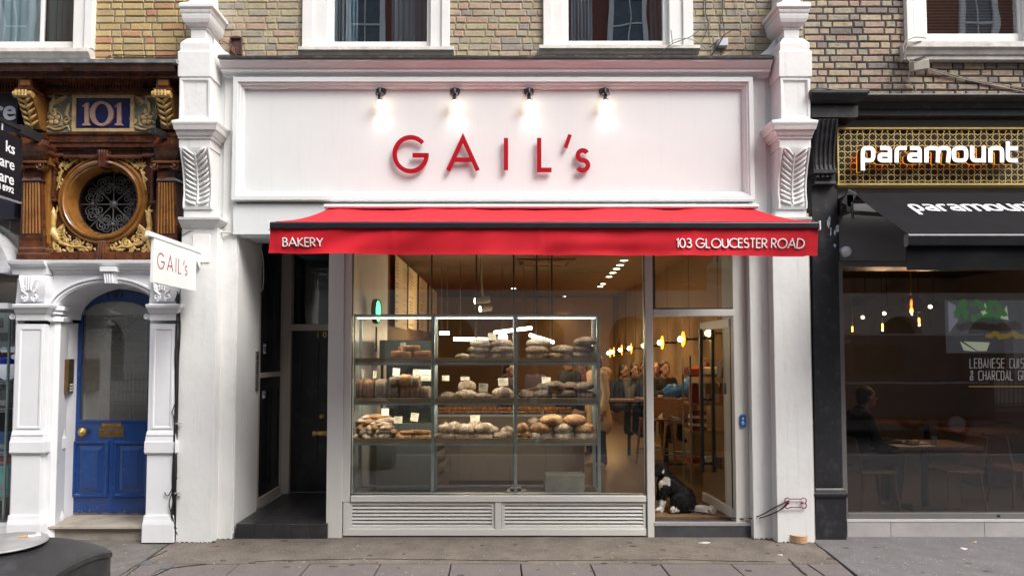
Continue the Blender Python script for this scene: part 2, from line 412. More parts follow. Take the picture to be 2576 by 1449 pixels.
ground_poly('apron', [(La[0],slabY+0.006), (Ra[0],slabY+0.006), (Rr0[0]+0.02,Rr0[1]), (Rr0[0],0.6), (L0[0],0.6), (L0[0],L0[1])], -0.06, 0.0, APRON)
Lb = ext(L0, L1, KERBY+0.01); Rb = ext(Rr0, Rr2, KERBY+0.01)
jl = [448,618,790,960,1133,1306,1480,1655,1830,2020,2150]
xs = [gp(x, 1404)[0] for x in (276, 446,620,793,965,1138,1308,1478,1650,1823,2010)]
mb = MB(); rng = random.Random(3)
yy = slabY; row = 0
while yy > KERBY + 0.1:
    y2 = max(yy - rng.choice((0.9, 0.75)), KERBY + 0.004)
    off = 0 if row == 0 else rng.uniform(-.3, .3); X = xs[0] + off - 0.62*8
    cuts = [X + 0.62*k for k in range(8)] + [x + off for x in xs] + [xs[-1] + off + 0.62*(k+1) for k in range(8)]
    for a, b in zip(cuts[:-1], cuts[1:]):
        ja, jb = ext(L0, L1, yy)[0], ext(Rr0, Rr2, yy)[0]; ka, kb = ext(L0, L1, y2)[0], ext(Rr0, Rr2, y2)[0]
        a0, b0 = max(a+0.007, ja), min(b-0.007, jb); a1, b1 = max(a+0.007, ka), min(b-0.007, kb)
        if b0 - a0 < 0.04 and b1 - a1 < 0.04: continue
        b0 = max(b0, a0 + 0.002); b1 = max(b1, a1 + 0.002)
        dz = rng.uniform(-0.003, 0.002)
        mb.prism_z([(a1,y2+0.005),(b1,y2+0.005),(b0,yy-0.005),(a0,yy-0.005)], -0.06, dz)
    yy = y2; row += 1
structure(mb.build('pavement', SLABM, bevel=0.004, seg=1))
def past(p, s): return (p[0] + s*0.008, p[1])
# neighbours' paving with irregular broken edges
le = [past(L0, -1)]; n = 9
for i in range(1, n+1):
    q = ext(L0, L1, L0[1] + (KERBY+0.01-L0[1]) * i / n); le.append((q[0] - 0.01 + (rng.uniform(-.02,.012) if i < n else 0), q[1]))
ground_poly('pavement_stone', [(-40,KERBY+0.01)] + list(reversed(le)) + [(L0[0]-0.008,1.2),(-40,1.2)], -0.06, 0.001, OLDP)
re_ = [past(Rr0, 1)]
for i in range(1, n+1):
    q = ext(Rr0, Rr2, Rr0[1] + (KERBY+0.01-Rr0[1]) * i / n); re_.append((q[0] + 0.012 + (rng.uniform(-.012,.03) if i < n else 0), q[1]))
ground_poly('pavement_asphalt', re_ + [(40,KERBY+0.01),(40,1.2),(Rr0[0]+0.008,1.2)], -0.06, 0.002, GREYP)

# ================================================================ brickwork
def cut_intervals(a, b, holes):
    seg = [(a, b)]
    for h0, h1 in holes:
        out = []
        for s0, s1 in seg:
            if h1 <= s0 or h0 >= s1: out.append((s0, s1)); continue
            if h0 > s0: out.append((s0, h0))
            if h1 < s1: out.append((h1, s1))
        seg = out
    return seg
def brick_wall(parent, x0, x1, z0, z1, holes, bm_, mm, Y=0.0, seed=1, joint=0.011):
    r = random.Random(seed); mb = MB(); z = z0; k = 0; H = 0.0752
    while z < z1:
        x = x0 - r.uniform(0, .05) - (0.165 if k % 2 else 0.0); i = k % 2
        hs_ = [(h[0], h[1]) for h in holes if h[2] < z + H*0.6 and h[3] > z + H*0.4]
        while x < x1:
            w = (0.215 if i % 2 == 0 else 0.1025) + r.uniform(-.006, .006)
            for a, b in cut_intervals(max(x, x0), min(x + w, x1), hs_):
                if b - a < 0.02: continue
                d = r.uniform(-0.003, 0.004); t = r.uniform(-.0025, .0025); c = 0.006 + r.uniform(0, .003)
                zz0, zz1 = z + joint/2 + r.uniform(-.002,.002), z + H - joint/2 + r.uniform(-.002,.002)
                yf = Y - 0.008 + d
                mb.loft([[(a,Y+0.05,zz0),(b,Y+0.05,zz0+t),(b,Y+0.05,zz1+t),(a,Y+0.05,zz1)],
                         [(a,yf+c,zz0),(b,yf+c,zz0+t),(b,yf+c,zz1+t),(a,yf+c,zz1)],
                         [(a+c,yf,zz0+c),(b-c,yf,zz0+t+c),(b-c,yf,zz1+t-c),(a+c,yf,zz1-c)]])
            x += w + joint; i += 1
        z += H; k += 1
    o = mb.build('brick_wall', bm_, parent)
    mo = MB(); xs_ = sorted({x0, x1, *[min(max(h[0],x0),x1) for h in holes], *[min(max(h[1],x0),x1) for h in holes]})
    for a, b in zip(xs_[:-1], xs_[1:]):
        if b - a < 1e-4: continue
        for s0, s1 in cut_intervals(z0, z1 + 5, [(h[2], h[3]) for h in holes if h[0] < (a+b)/2 < h[1]]): mo.box(a, b, Y, Y + 0.09, s0, s1)
    mo.build('mortar', mm, o)
    return o
MORT_A = mat('mortar_brown', (0.20,0.165,0.115), 0.95, 0.3, 14, 0.8, 60)
MORT_B = mat('mortar_buff', (0.33,0.285,0.19), 0.95, 0.3, 10, 0.8, 60, stain=(0.12,0.10,0.08), stain_amt=0.7, stain_scale=5)
MORT_C = mat('mortar_black', (0.045,0.04,0.042), 0.95, 0.3, 14, 0.8, 60)
BR_A = island_mat('stock_brick_yellow', [(0.42,0.31,0.14),(0.48,0.34,0.145),(0.43,0.25,0.13),(0.37,0.28,0.14),(0.48,0.36,0.17),(0.44,0.22,0.12),(0.40,0.32,0.17)], stain_amt=0.28)
BR_B = island_mat('stock_brick_grey', [(0.38,0.32,0.22),(0.41,0.32,0.24),(0.32,0.28,0.22),(0.40,0.35,0.22),(0.41,0.29,0.21),(0.29,0.26,0.22),(0.37,0.33,0.25)], stain_amt=0.42)
BR_C = island_mat('stock_brick_tan', [(0.40,0.32,0.22),(0.36,0.28,0.21),(0.28,0.23,0.18),(0.38,0.27,0.20),(0.43,0.35,0.24),(0.22,0.18,0.155),(0.34,0.30,0.22)], stain=(0.035,0.03,0.03), stain_amt=0.62)
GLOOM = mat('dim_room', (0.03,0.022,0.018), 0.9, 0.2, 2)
CURT_G = mat('grey_green_curtain', (0.30,0.34,0.30), 0.85, 0.1, 3); CURT_W = mat('net_curtain', (0.80,0.86,0.85), 0.9, 0.05, 3); CURT_B = mat('blue_curtain', (0.42,0.54,0.60), 0.9, 0.1, 3)

def curtain(parent, pxa, pxb, Y, m, z0, z1, waves=7, amp=0.03, name='curtain'):
    xa, xb = P(pxa, 50, Y).x, P(pxb, 50, Y).x; mb = MB(); n = waves * 8; secs = []
    for i in range(n + 1):
        t = i / n; y = Y + amp * math.sin(t * waves * 2 * PI) + 0.4*amp*math.sin(t*waves*3.7+1)
        secs.append([(xa+(xb-xa)*t, y-0.002, z0), (xa+(xb-xa)*t, y+0.002, z0), (xa+(xb-xa)*t, y+0.002, z1), (xa+(xb-xa)*t, y-0.002, z1)])
    mb.loft(secs); return mb.build(name, m, parent, smooth=50)
ZTOP = 6.5
def upper_window(b, outer, archi_in, pane, sill, top_mull=None, roomcol=GLOOM, sillm=SILL, frame_m=WHITE, archi_y=-0.055):
    """outer/archi_in/pane: (xL, xR) photo columns; pane has its bottom row third; sill = (xL,xR,yTop,yBot)"""
    zb = P(outer[0], sill[2], archi_y).z - 0.002
    fz = P(0, pane[2], 0.02).z
    xa, xb = P(archi_in[0], 60, 0.02).x, P(archi_in[1], 60, 0.02).x; pa, pb = P(pane[0], 60, 0.02).x, P(pane[1], 60, 0.02).x
    win = MB().box(pa-0.005, pb+0.005, 0.05, 0.054, fz-0.005, ZTOP).build('window', PANED, b)
    # architrave: stepped board, one each side
    for a, c, s in ((outer[0], archi_in[0], 1), (archi_in[1], outer[1], -1)):
        if abs(c - a) < 2: continue
        w = MB()
        def col(a, c, Yf, Yb, zb): w.box(P(a,60,Yf).x, P(c,60,Yf).x, Yf, Yb, zb, ZTOP)
        m1 = a + (c-a)*0.42 if s == 1 else a + (c-a)*0.58
        if s == 1: col(a, m1, archi_y, 0.06, zb); col(m1, c, archi_y+0.022, 0.06, zb)
        else: col(m1, c, archi_y, 0.06, zb); col(a, m1, archi_y+0.022, 0.06, zb)
        w.build('architrave', frame_m, win, bevel=0.004)
    s = MB()
    s.box(xa, pa, 0.02, 0.075, zb, ZTOP); s.box(pb, xb, 0.02, 0.075, zb, ZTOP); s.box(pa, pb, 0.025, 0.075, zb, fz)
    if top_mull: s.box(P(top_mull[0],60,0.03).x, P(top_mull[1],60,0.03).x, 0.03, 0.07, fz, ZTOP)
    s.build('sash', frame_m, win, bevel=0.003)
    sl_ = MB(); xa, xb = P(sill[0], sill[2], -0.12).x, P(sill[1], sill[2], -0.12).x
    z1, z0 = P(0, sill[2], -0.12).z, P(0, sill[3], -0.12).z; h = z1 - z0
    sl_.prism_x([(0.05,z1+0.012),(-0.125,z1),(-0.13,z1-h*0.35),(-0.105,z1-h*0.5),(-0.09,z1-h*0.72),(-0.075,z1-h*0.75),(-0.075,z0),(0.05,z0)], xa, xb)
    sl_.build('sill', sillm, win, bevel=0.003)
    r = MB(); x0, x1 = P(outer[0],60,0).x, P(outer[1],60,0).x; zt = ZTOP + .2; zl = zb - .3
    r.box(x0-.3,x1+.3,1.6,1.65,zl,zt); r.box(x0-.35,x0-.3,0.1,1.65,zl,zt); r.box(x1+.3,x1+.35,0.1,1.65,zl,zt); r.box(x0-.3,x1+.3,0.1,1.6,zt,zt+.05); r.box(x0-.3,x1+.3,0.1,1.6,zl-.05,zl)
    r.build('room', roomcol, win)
    return win, zb
def hole(a, c, d, Y=0.0):
    return (P(a, 60, Y).x, P(c, 60, Y).x, P(0, d, Y).z, ZTOP + 3)

# ================================================================ bakery building
BK = thing('bakery_building', 'white bakery shopfront with grey brick storey above and red awning across its window', 'building', (0, 0, 0))
XBL, XBR = P(500, 500, 0).x - 0.17, P(1990, 500, 0).x + 0.17
brick_wall(BK, XBL, XBR, 4.86, ZTOP, [hole(800, 1100, 121), hole(1405, 1705, 119)], BR_B, MORT_B, seed=5)
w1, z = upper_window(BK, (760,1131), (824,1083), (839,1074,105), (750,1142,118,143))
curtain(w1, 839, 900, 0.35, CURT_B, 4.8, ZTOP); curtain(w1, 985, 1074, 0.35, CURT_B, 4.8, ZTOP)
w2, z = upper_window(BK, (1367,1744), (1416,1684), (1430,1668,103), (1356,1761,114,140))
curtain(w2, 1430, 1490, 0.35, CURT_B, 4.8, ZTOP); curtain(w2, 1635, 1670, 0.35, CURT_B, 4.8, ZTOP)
# structural wall behind the fascia
m = MB(); zf = P(0, 592, -0.1).z
m.box(XBL, XBR, 0.002, 0.35, zf + 0.12, 4.86)
m.build('wall', WHITEC, BK)
# fascia: cornice, flashing, moulded frame and panel
xa, xb = P(548, 170, -0.3).x, P(1947, 170, -0.3).x
zc = lambda py, Y=-0.3: P(0, py, Y).z
cm = MB()
cm.prism_x([(0.0, zc(149,-.27)), (-0.272, zc(149,-.27)), (-0.272, zc(155,-.27)), (-0.266, zc(157.5,-.26)), (-0.252, zc(162,-.25)), (-0.235, zc(166.5,-.24)), (-0.226, zc(171,-.23)),
            (-0.215, zc(171.5,-.22)), (-0.215, zc(182,-.2)), (-0.175, zc(182.5,-.2)), (-0.17, zc(192,-.17)), (0.0, zc(192,-.17))], xa, xb)
cm.build('cornice', SMOOTHW, BK, smooth=32)
fl = MB(); rr = random.Random(2); xx = xa - 0.01; prevz = 0
while xx < xb:
    x2 = min(xx + rr.uniform(0.05, 0.2), xb + 0.01); dz = rr.uniform(0, 0.008)
    fl.box(xx, x2, -0.288 - rr.uniform(0, .006), 0.02, zc(149,-.27) + 0.001, zc(144,-.27) + dz); xx = x2
fl.build('flashing', TARRY, BK)
fs = MB(); fs.pbox(545, 190, 1952, 597, -0.10, 0.0); fs.build('fascia', SMOOTHW, BK)
bo = MB(); bolection(bo, 586, 194, 1900, 505, -0.2, [(0,-.09),(0,-.198),(2,-.205),(12,-.205),(13,-.192),(17,-.188),(19,-.170),(22,-.166),(24.5,-.145),(25,-.112)])
bo.build('fascia_frame', SMOOTHW, BK, smooth=35)
fp = MB(); fp.pbox(606, 214, 1880, 486, -0.128, -0.101); fp.build('fascia_panel', SMOOTHW, BK)
lb = MB(); lb.pbox(586, 513, 1905, 590, -0.16, -0.101)
p0 = P(586, 590, -0.16); p1 = P(1905, 590, -0.16)
lb.box(p0.x, p1.x, -0.101, 0.40, p0.z, p0.z + 0.05)
lb.build('fascia_board', SMOOTHW, BK, bevel=0.004)
# ---- pilasters
def pil_x(px, side): return px if side < 0 else 2490 - px
def pilaster(side):
    def sec(a, c, py, Yf):
        a_, c_ = (a, c) if side < 0 else (2490 - c, 2490 - a)
        m_ = (a_ + c_) / 2
        return (P(a_, py, Yf).x, P(c_, py, Yf).x, Yf, 0.02, P(m_, py, Yf).z)
    zg = -0.03
    s = MB()
    q = sec(449, 541, 960, -0.25)
    s.rects([(q[0],q[1],-0.25,0.02,zg), (q[0],q[1],-0.25,0.02,P(0,572,-.25).z)])
    # return strip beside it
    a_, c_ = (541, 590) if side < 0 else (1889, 1949)
    x0, x1 = P(a_, 960, -.12).x, P(c_, 960, -.12).x
    if side < 0: x0 = q[1] - 0.01
    else: x1 = q[0] + 0.01
    s.box(x0, x1, -0.125, 0.02, zg, P(0, 192, -.12).z)
    pl = s.build('pilaster', WHITEC, BK, bevel=0.006)
    c = MB()
    c.rects([sec(*t) for t in ((455,540,574,-.26),(455,540,570,-.265),(452,545,563,-.29),(450,549,560,-.30),(449,551,556,-.31),(447,553,552,-.325),(447,553,546,-.33))])
    c.rects([sec(*t) for t in ((462,540,546,-.24),(462,540,530,-.24))])
    c.build('capital', WHITEC, pl, bevel=0.003)
    # console scroll
    cs = MB(); prof = [(528,-.245),(524,-.262),(518,-.268),(508,-.262),(490,-.25),(470,-.252),(450,-.262),(430,-.28),(410,-.305),(392,-.33),(380,-.345),(372,-.352)]
    xm0, xm1 = sec(452,527,372,-.35)[0], sec(452,527,372,-.35)[1]
    def yz(py, Yv): return (Yv, P(0, py, Yv).z)
    cs.prism_x([(0.02, yz(372,-.35)[1]), (0.02, yz(528,-.24)[1])] + [yz(*t) for t in prof], xm0, xm1)
    con = cs.build('console', WHITEC, pl, bevel=0.006)
    lf = MB(); cxm = (xm0 + xm1) / 2; hw = (xm1 - xm0) / 2
    pts = [yz(*t) for t in prof]
    def front(z):
        for (y0, z0), (y1, z1) in zip(pts[:-1], pts[1:]):
            if z0 <= z <= z1: return y0 + (y1-y0)*(z-z0)/max(1e-6, z1-z0)
        return pts[-1][0]
    zb, zt = pts[1][1], pts[-1][1]
    lf.tube([(cxm, front(zb+(zt-zb)*t/12)-0.006, zb+(zt-zb)*t/12) for t in range(1,12)], [0.012-0.0005*t for t in range(1,12)], 6)
    for sgn in (-1, 1):
        lf.tube([(cxm+sgn*(hw-0.012), front(zb+(zt-zb)*t/12)-0.004, zb+(zt-zb)*t/12) for t in range(0,13)], 0.011, 6)
        for k in range(11):
            z0 = zb + (zt-zb)*(0.06 + 0.082*k); L_ = 0.050 + 0.006*k + .012*(k % 2)
            path = []
            for t in range(6):
                u = t/5; zz = min(z0 + L_*u, zt - 0.01); path.append((cxm + sgn*(0.014 + (hw-0.045)*math.sin(u*1.5)), front(zz) - 0.005 - 0.010*math.sin(u*PI), zz))
            lf.tube(path, [0.006,0.011,0.014,0.013,0.010,0.005], 6)
    lf.build('acanthus_leaf', WHITEC, con, smooth=60)
    # block, cornice, panelled pedestal, upper block
    b2 = MB()
    b2.rects([sec(*t) for t in ((450,529,372,-.35),(450,529,350,-.35),(447,533,348,-.365),(447,533,343,-.365),(444,536,340,-.38),(441,540,330,-.395),(441,540,328,-.395),(437,543,326,-.41),(434,545,316,-.42),(432,547,309,-.43),(431,548,306,-.43),(431,548,303,-.43),(450,529,300,-.36))])
    b2.build('cornice_block', WHITEC, pl, bevel=0.003)
    pd = MB()
    pd.rects([sec(*t) for t in ((451,528,303,-.35),(451,528,194,-.35))])
    a_, c_ = (464,516) if side < 0 else (1974,2026)
    o = pd.build('pedestal', WHITEC, pl, bevel=0.004)
    pn = MB(); bolection(pn, a_-11, 198, c_+11, 301, -.36, [(0,-.349),(0,-.366),(4,-.366),(9,-.352),(11,-.349)]); pn.build('pedestal_panel', WHITEC, pl, smooth=30)
    bk = MB()
    bk.rects([sec(*t) for t in ((447,530,193,-.365),(447,530,130,-.365),(453,528,128,-.35),(453,528,108,-.35),(456,526,107,-.34),(464,523,101,-.32),(470,521,98,-.31),(477,520,97,-.30))])
    # shoulder sweeping down beside the block onto the cornice
    bk.build('block', WHITEC, pl, bevel=0.005)
    sh = MB(); x_in = sec(453,530,110,-.2)[1] if side < 0 else sec(453,530,110,-.2)[0]
    zl, zh = P(0,143,-.1).z, P(0,100,-.1).z; d = 0.17
    poly = [(x_in, zl), (x_in + d, zl), (x_in + d*0.94, zl+0.015), (x_in + d*.45, zl + (zh-zl)*.42), (x_in, zh)]
    if side > 0: poly = [(2*x_in - x, zz) for x, zz in reversed(poly)]
    sh.prism(poly, -0.14, 0.02); sh.build('shoulder', WHITEC, pl, bevel=0.004)
    u = MB()
    u.rects([sec(*t) for t in ((480,518,97,-.30),(480,518,76,-.30),(478,521,75,-.305),(478,521,72,-.31),(481,518,71,-.30),(476,521,68,-.31),(468,524,63,-.33),(462,526,56,-.345),(458,528,47,-.355),(456,529,38,-.36),(456,529,35,-.36),(454,530,32,-.365),(453,531,27,-.37),(453,531,24,-.37),(451,534,19,-.38),(449,536,17,-.385),(449,536,9,-.385),(455,528,7,-.37),(476,522,5,-.32),(480,519,-6,-.31),(482,517,-60,-.31))])
    u.build('urn', WHITEC, pl, bevel=0.003)
    return pl
pilaster(-1); pilaster(1)
_r = random.Random(41); _g = MB()
for px0, px1, Yg in ((443,540,-.252),(541,590,-.127),(1890,1948,-.127),(1951,2046,-.252)):
    x = P(px0,1352,Yg).x
    while x < P(px1,1352,Yg).x - .02:
        w_ = _r.uniform(.015,.06); h_ = _r.uniform(.003,.014); _g.prism([(x,0),(x+w_,0),(x+w_*.8,h_*_r.uniform(.5,1)),(x+w_*.35,h_)], Yg-.0015, Yg+.02); x += w_*_r.uniform(.8,1.3)
_g.build('base_grime', mat('damp_grime', (.045,.045,.035), .9, .4, 30), BK)
# ---- shopfront frame, stall riser, louvres
zh = P(0, 600, -0.05).z            # head of the openings, hidden by the awning
def up(mb, a, c, Yf, Yb, pyb, pym=960, zt=None):
    zt = zh if zt is None else zt
    mb.box(P(a,pym,Yf).x, P(c,pym,Yf).x, Yf, Yb, P(0,pyb,Yf).z if pyb else -0.03, zt)
fr = MB()
up(fr, 824, 863, -0.075, 0.10, None); up(fr, 863, 882, -0.055, 0.09, 1262)
up(fr, 1626, 1644, -0.055, 0.09, None, 960); up(fr, 1847, 1890, -0.04, 0.3, 1320)
fr.pbox(882, 1247, 1626, 1262, -0.06, 0.09)
fr.pbox(863, 1330, 1626, 1347, -0.05, 0.09); fr.pbox(863, 1262, 878, 1330, -0.05, 0.09); fr.pbox(1245, 1262, 1262, 1330, -0.05, 0.09)
fr.pbox(1644, 778, 1847, 795, -0.05, 0.07)
fr.box(P(863,700,-.05).x, P(1890,700,-.05).x, -0.05, 0.35, zh, zh+0.3)
sf = fr.build('shopfront_frame', STONEW, BK, bevel=0.004)
bd = MB()   # slim glazing beads
for a, b, c, d in ((882,600,1626,1247),(1644,600,1847,778)):
    ngon_frame(bd, a, b, c, d, 3.5, -0.02, 0.02)
bd.build('glazing_bead', DARKMET, sf)
MB().pbox(883, 601, 1625, 1246, 0.0, 0.008).build('pane', glass('shop_glass', (0.95,0.97,0.955), 0.05, 1.05, 0.02), sf)
MB().pbox(1646, 601, 1845, 777, 0.0, 0.008).build('pane', MATS['shop_glass'], sf)
for a, c in ((878,1245),(1262,1626)):
    lv = MB(); ngon_frame(lv, a+1, 1263, c-1, 1329, 7, -0.035, 0.05)
    p0, p1 = P(a+8,1296,-.03), P(c-8,1296,-.03)
    for k in range(6):
        py = 1272.5 + k*9.0; z0 = P(0, py+6.5, -.03).z; z1 = P(0, py, -.03).z
        lv.prism_x([(-0.034,z0),(-0.03,z0+0.012),(0.03,z1+0.022),(0.036,z1+0.012),(-0.024,z0-0.002)], p0.x, p1.x)
    lg = lv.build('louvre_grille', STONEW, BK)
    MB().pbox(a+4, 1266, c-4, 1327, 0.055, 0.06).build('backing', DARKMET, lg)
# fixed white gaps: base plinth under post and steps
STEPM = mat('black_step_tile', (0.022,0.021,0.023), 0.35, 0.3, 5, 0.2, 30, stain=(0.07,0.065,0.06), stain_amt=0.5, stain_scale=6)
GROUT = mat('grout', (0.16,0.15,0.14), 0.9, 0.1, 10)
xs0 = P(592, 1328, -0.12).x; xs1 = P(823, 1328, -0.12).x; zs = 0.148
XRL = P(592, 960, -0.12).x       # inner face of the pier
st = MB(); st.box(xs0, xs1, -0.10, 0.0, -0.03, zs - 0.004); st.box(xs0, xs1 + 0.05, 0.0, 1.5, -0.03, zs - 0.004)
so_ = st.build('step', GROUT, BK)
tl = MB(); nx = 5; tw = (xs1 - xs0)/nx
for i in range(nx):
    tl.box(xs0 + i*tw + .002, xs0+(i+1)*tw - .002, -0.108, -0.098, -0.03, zs - 0.002)
    y = -0.108; k = 0
    while y < 1.42:
        y2 = min(y + (0.10 if k == 0 else 0.145), 1.42); tl.box(xs0 + i*tw + .002, xs0+(i+1)*tw - .002, y + .002, y2 - .002, zs - 0.006, zs + 0.001); y = y2; k += 1
tl.build('step_tile', STEPM, so_, bevel=0.002, seg=1)
# recess side wall (white), cupboard doors, flat entrance door
TRIM = mat('recess_trim', (0.42,0.38,0.33), 0.5, 0.05, 3)
m = MB(); m.box(XRL - 0.1, XRL, -0.10, 0.55, zs - 0.1, zf); m.build('recess_wall', WHITEC, BK)
xw = XRL - 0.012
cf = MB()
for (y0, y1, z0, z1) in ((0.55,0.60,zs,zf+.1),(1.36,1.415,zs,zf+.1),(0.60,1.36,zs,zs+0.10),(0.60,1.36,1.60,1.655)):
    cf.box(xw - 0.05, xw + 0.012, y0, y1, z0, z1)
cup = cf.build('cupboard_frame', TRIM, BK, bevel=0.003)
for z0, z1, pan in ((zs+0.105,1.595,((0.16,1.30),)), (1.66,zf+.1,((1.74,2.9),))):
    d = MB(); d.box(xw-0.045, xw-0.005, 0.605, 1.355, z0, z1)
    for ya, yb in ((0.66,0.95),(1.01,1.30)):
        a, b = z0+0.1, min(z1-0.12, z0+1.25)
        for (q0,q1,r0,r1) in ((ya,yb,a,a+.025),(ya,yb,b-.025,b),(ya,ya+.025,a+.025,b-.025),(yb-.025,yb,a+.025,b-.025)): d.box(xw-0.006, xw+0.008, q0,q1,r0,r1)
    dd = d.build('cupboard_door', BLACKP, cup, bevel=0.002)
NOTW = mat('notice_white', (0.75,0.76,0.78), 0.5, 0.02); NOTB = mat('notice_blue', (0.01,0.05,0.30), 0.5, 0.05)
for zc_ in (1.42, 1.93):
    s = MB(); s.cur = 0; s.box(xw+0.0005, xw+0.003, 0.72, 0.80, zc_-0.055, zc_+0.055); s.cur = 1
    s.lathe([(0.0,0.003),(0.033,0.003),(0.033,0.0045),(0.0,0.0045)], (xw,0.76,zc_), 20, 'x')
    s.cur = 0
    for k in range(3): s.box(xw+0.0045, xw+0.0052, 0.742, 0.778, zc_-0.018+0.015*k, zc_-0.013+0.015*k)
    s.build('fire_notice', [NOTW, NOTB], cup)
# intercom plate on the recess wall
ip = MB(); ip.box(XRL, XRL+0.012, 0.44, 0.52, 1.46, 1.90)
it = ip.build('intercom', mat('brushed_steel', (0.28,0.27,0.27), 0.4, 0.1, 20, metal=0.7), BK, bevel=0.003)
bt = MB(); bt.box(XRL+0.012, XRL+0.0135, 0.455, 0.505, 1.81, 1.85)
for k in range(4): bt.lathe([(0,0.012),(0.008,0.012),(0.008,0.016),(0,0.016)], (XRL,0.48,1.77-0.035*k), 12, 'x')
bt.build('intercom_button', DARKMET, it)
# flat entrance
YD = 1.44
ef = MB(); xd0 = P(733, 1000, YD).x; xd1 = XRL + 1.0
jx0 = P(713, 1000, YD).x
ef.box(jx0, xd0, YD-0.06, YD+0.06, zs, zf+.2); ef.box(xd0, xd1, YD-0.06, YD+0.06, P(0,832,YD).z, P(0,816,YD).z); ef.box(xd1, xd1+.06, YD-0.06, YD+0.06, zs, zf+.2)
fe = ef.build('entrance_frame', TRIM, BK, bevel=0.004)
dr = MB(); dr.box(xd0, xd1, YD, YD+0.045, zs+0.012, P(0,832,YD).z - .003)
zt = P(0,832,YD).z
for (x0,x1,z0,z1) in ((xd0+.1,xd0+.34,zs+.36,zs+.80),(xd0+.1,xd0+.34,zs+.98,zt-.14),(xd0+.50,xd0+.74,zs+.36,zs+.80),(xd0+.50,xd0+.74,zs+.98,zt-.14)):
    for t in ((x0,x1,z0,z0+.022),(x0,x1,z1-.022,z1),(x0,x0+.022,z0+.022,z1-.022),(x1-.022,x1,z0+.022,z1-.022)): dr.box(t[0],t[1],YD-.012,YD+.001,t[2],t[3])
ed = dr.build('entrance_door', BLACKP, BK, bevel=0.003)
kb = MB(); p = P(811, 1046, YD); kb.lathe([(0,-.0),(0.03,-.0),(0.03,.008),(0.012,.012),(0.012,.03),(0.028,.04),(0.032,.055),(0.024,.068),(0,.072)], (p.x,YD,p.z), 20, 'y'); kb.build('knob', BRASS, ed, smooth=40)
ls = MB(); q = P(790, 1090, YD); ls.box(q.x-.02, q.x+.22, YD-.008, YD, q.z-.028, q.z+.028); ls.box(q.x+.005, q.x+.195, YD-.014, YD-.008, q.z-.016, q.z+.016); ls.build('letter_box', BRASS, ed, bevel=0.003)
tg = MB(); tg.box(xd0, xd1, YD+.02, YD+.026, P(0,816,YD).z, zf+.2); tg.build('transom_pane', PANE, fe)
hb = MB(); hb.box(jx0-.3, P(868,960,.05).x-.11, YD+1.2, YD+1.25, 0, zf+.4); hb.box(jx0-.3, jx0-.26, YD+.06, YD+1.2, 0, zf+.4); _hx = P(868, 960, 0.05).x - .11; hb.box(_hx-.04, _hx, YD+.06, YD+1.2, 0, zf+.4); hb.box(jx0-.3,_hx, -0.05,YD+1.25, zf+.36, zf+.40)
hb.build('hall_wall', GLOOM, BK)
# wall between recess and shop, seen edge on behind the post
XSL = P(868, 960, 0.05).x
MB().box(XSL-0.10, XSL, 0.101, YD+1.3, 0.0, zf+.35).build('party_wall', WHITE, BK)
# door threshold
th = MB(); a_, c_ = P(1645,1330,-.05).x, P(1900,1330,-.05).x
th.box(a_, c_, -0.055, 0.12, -0.03, 0.146); th.build('threshold', mat('dark_slate_step', (0.05,0.05,0.055), 0.6, 0.25, 6, 0.2, 30), BK, bevel=0.003)
MB().box(a_, c_-.02, -0.062, -0.02, 0.115, 0.152).build('nosing', mat('steel_nosing', (0.45,0.45,0.46), 0.35, 0.1, 30, metal=0.5), BK, bevel=0.003)
# blue push pad
pp = P(1868, 1058, -0.04)
s = MB(); s.cur = 0; w_, h_ = 0.030, 0.066
s.prism([(pp.x+x*w_, pp.z+zz*h_) for x, zz in ((-1,-.8),(-.6,-1),(.6,-1),(1,-.8),(1,.8),(.6,1),(-.6,1),(-1,.8))], -0.058, -0.04)
pb_ = s.build('push_pad', mat('push_pad_blue', (0.006,0.10,0.30), 0.35, 0.05), BK, bevel=0.004)
s = MB(); s.lathe([(0,.058),(.008,.058),(.008,.06),(0,.06)], (pp.x,0,pp.z+.025), 12, 'y'); s.ribbon(arc(pp.x-.002, pp.z-.022, .011, .011, 60, 330, 10), 0.004, -0.0605, -0.058); s.ribbon([(pp.x-.003,pp.z+.004),(pp.x-.001,pp.z-.016),(pp.x+.008,pp.z-.018),(pp.x+.012,pp.z-.03)], 0.004, -0.061, -0.058)
s.build('push_pad_symbol', NOTW, pb_)
# open glazed door leaf, swung inwards on the jamb
hx, hy = P(1842, 1000, 0.04).x, 0.05
ang = math.radians(87); Lw = 0.86
def leaf(mb, u0, u1, z0, z1, t0=-.02, t1=.02):
    """box in the door leaf's own frame: u along the leaf from its hinge"""
    ux, uy = -math.cos(ang), math.sin(ang); nx_, ny_ = uy, -ux
    pts = [(hx+u*ux+t*nx_, hy+u*uy+t*ny_) for u, t in ((u0,t0),(u1,t0),(u1,t1),(u0,t1))]
    a2 = sum(pts[i][0]*pts[(i+1)%4][1]-pts[(i+1)%4][0]*pts[i][1] for i in range(4))
    if a2 < 0: pts.reverse()
    mb.prism_z(pts, z0, z1)
ztop = P(0, 800, 0.04).z
gl_ = MB(); leaf(gl_, 0.0, Lw, 0.22, ztop-.09, -.005, .005)
dl = gl_.build('glass_door', MATS['shop_glass'], BK)
for z0_, z1_ in ((0.165, 0.265), (ztop-.10, ztop-.005)):
    s = MB(); leaf(s, 0.0, Lw, z0_, z1_); s.build('door_rail', mat('door_rail_white', (0.66,0.65,0.62), 0.4, 0.03, 3), dl, bevel=0.003)
s = MB(); leaf(s, -0.004, 0.012, 0.265, ztop-.10, -.012, .012); s.build('door_stile', DARKMET, dl)
s = MB()
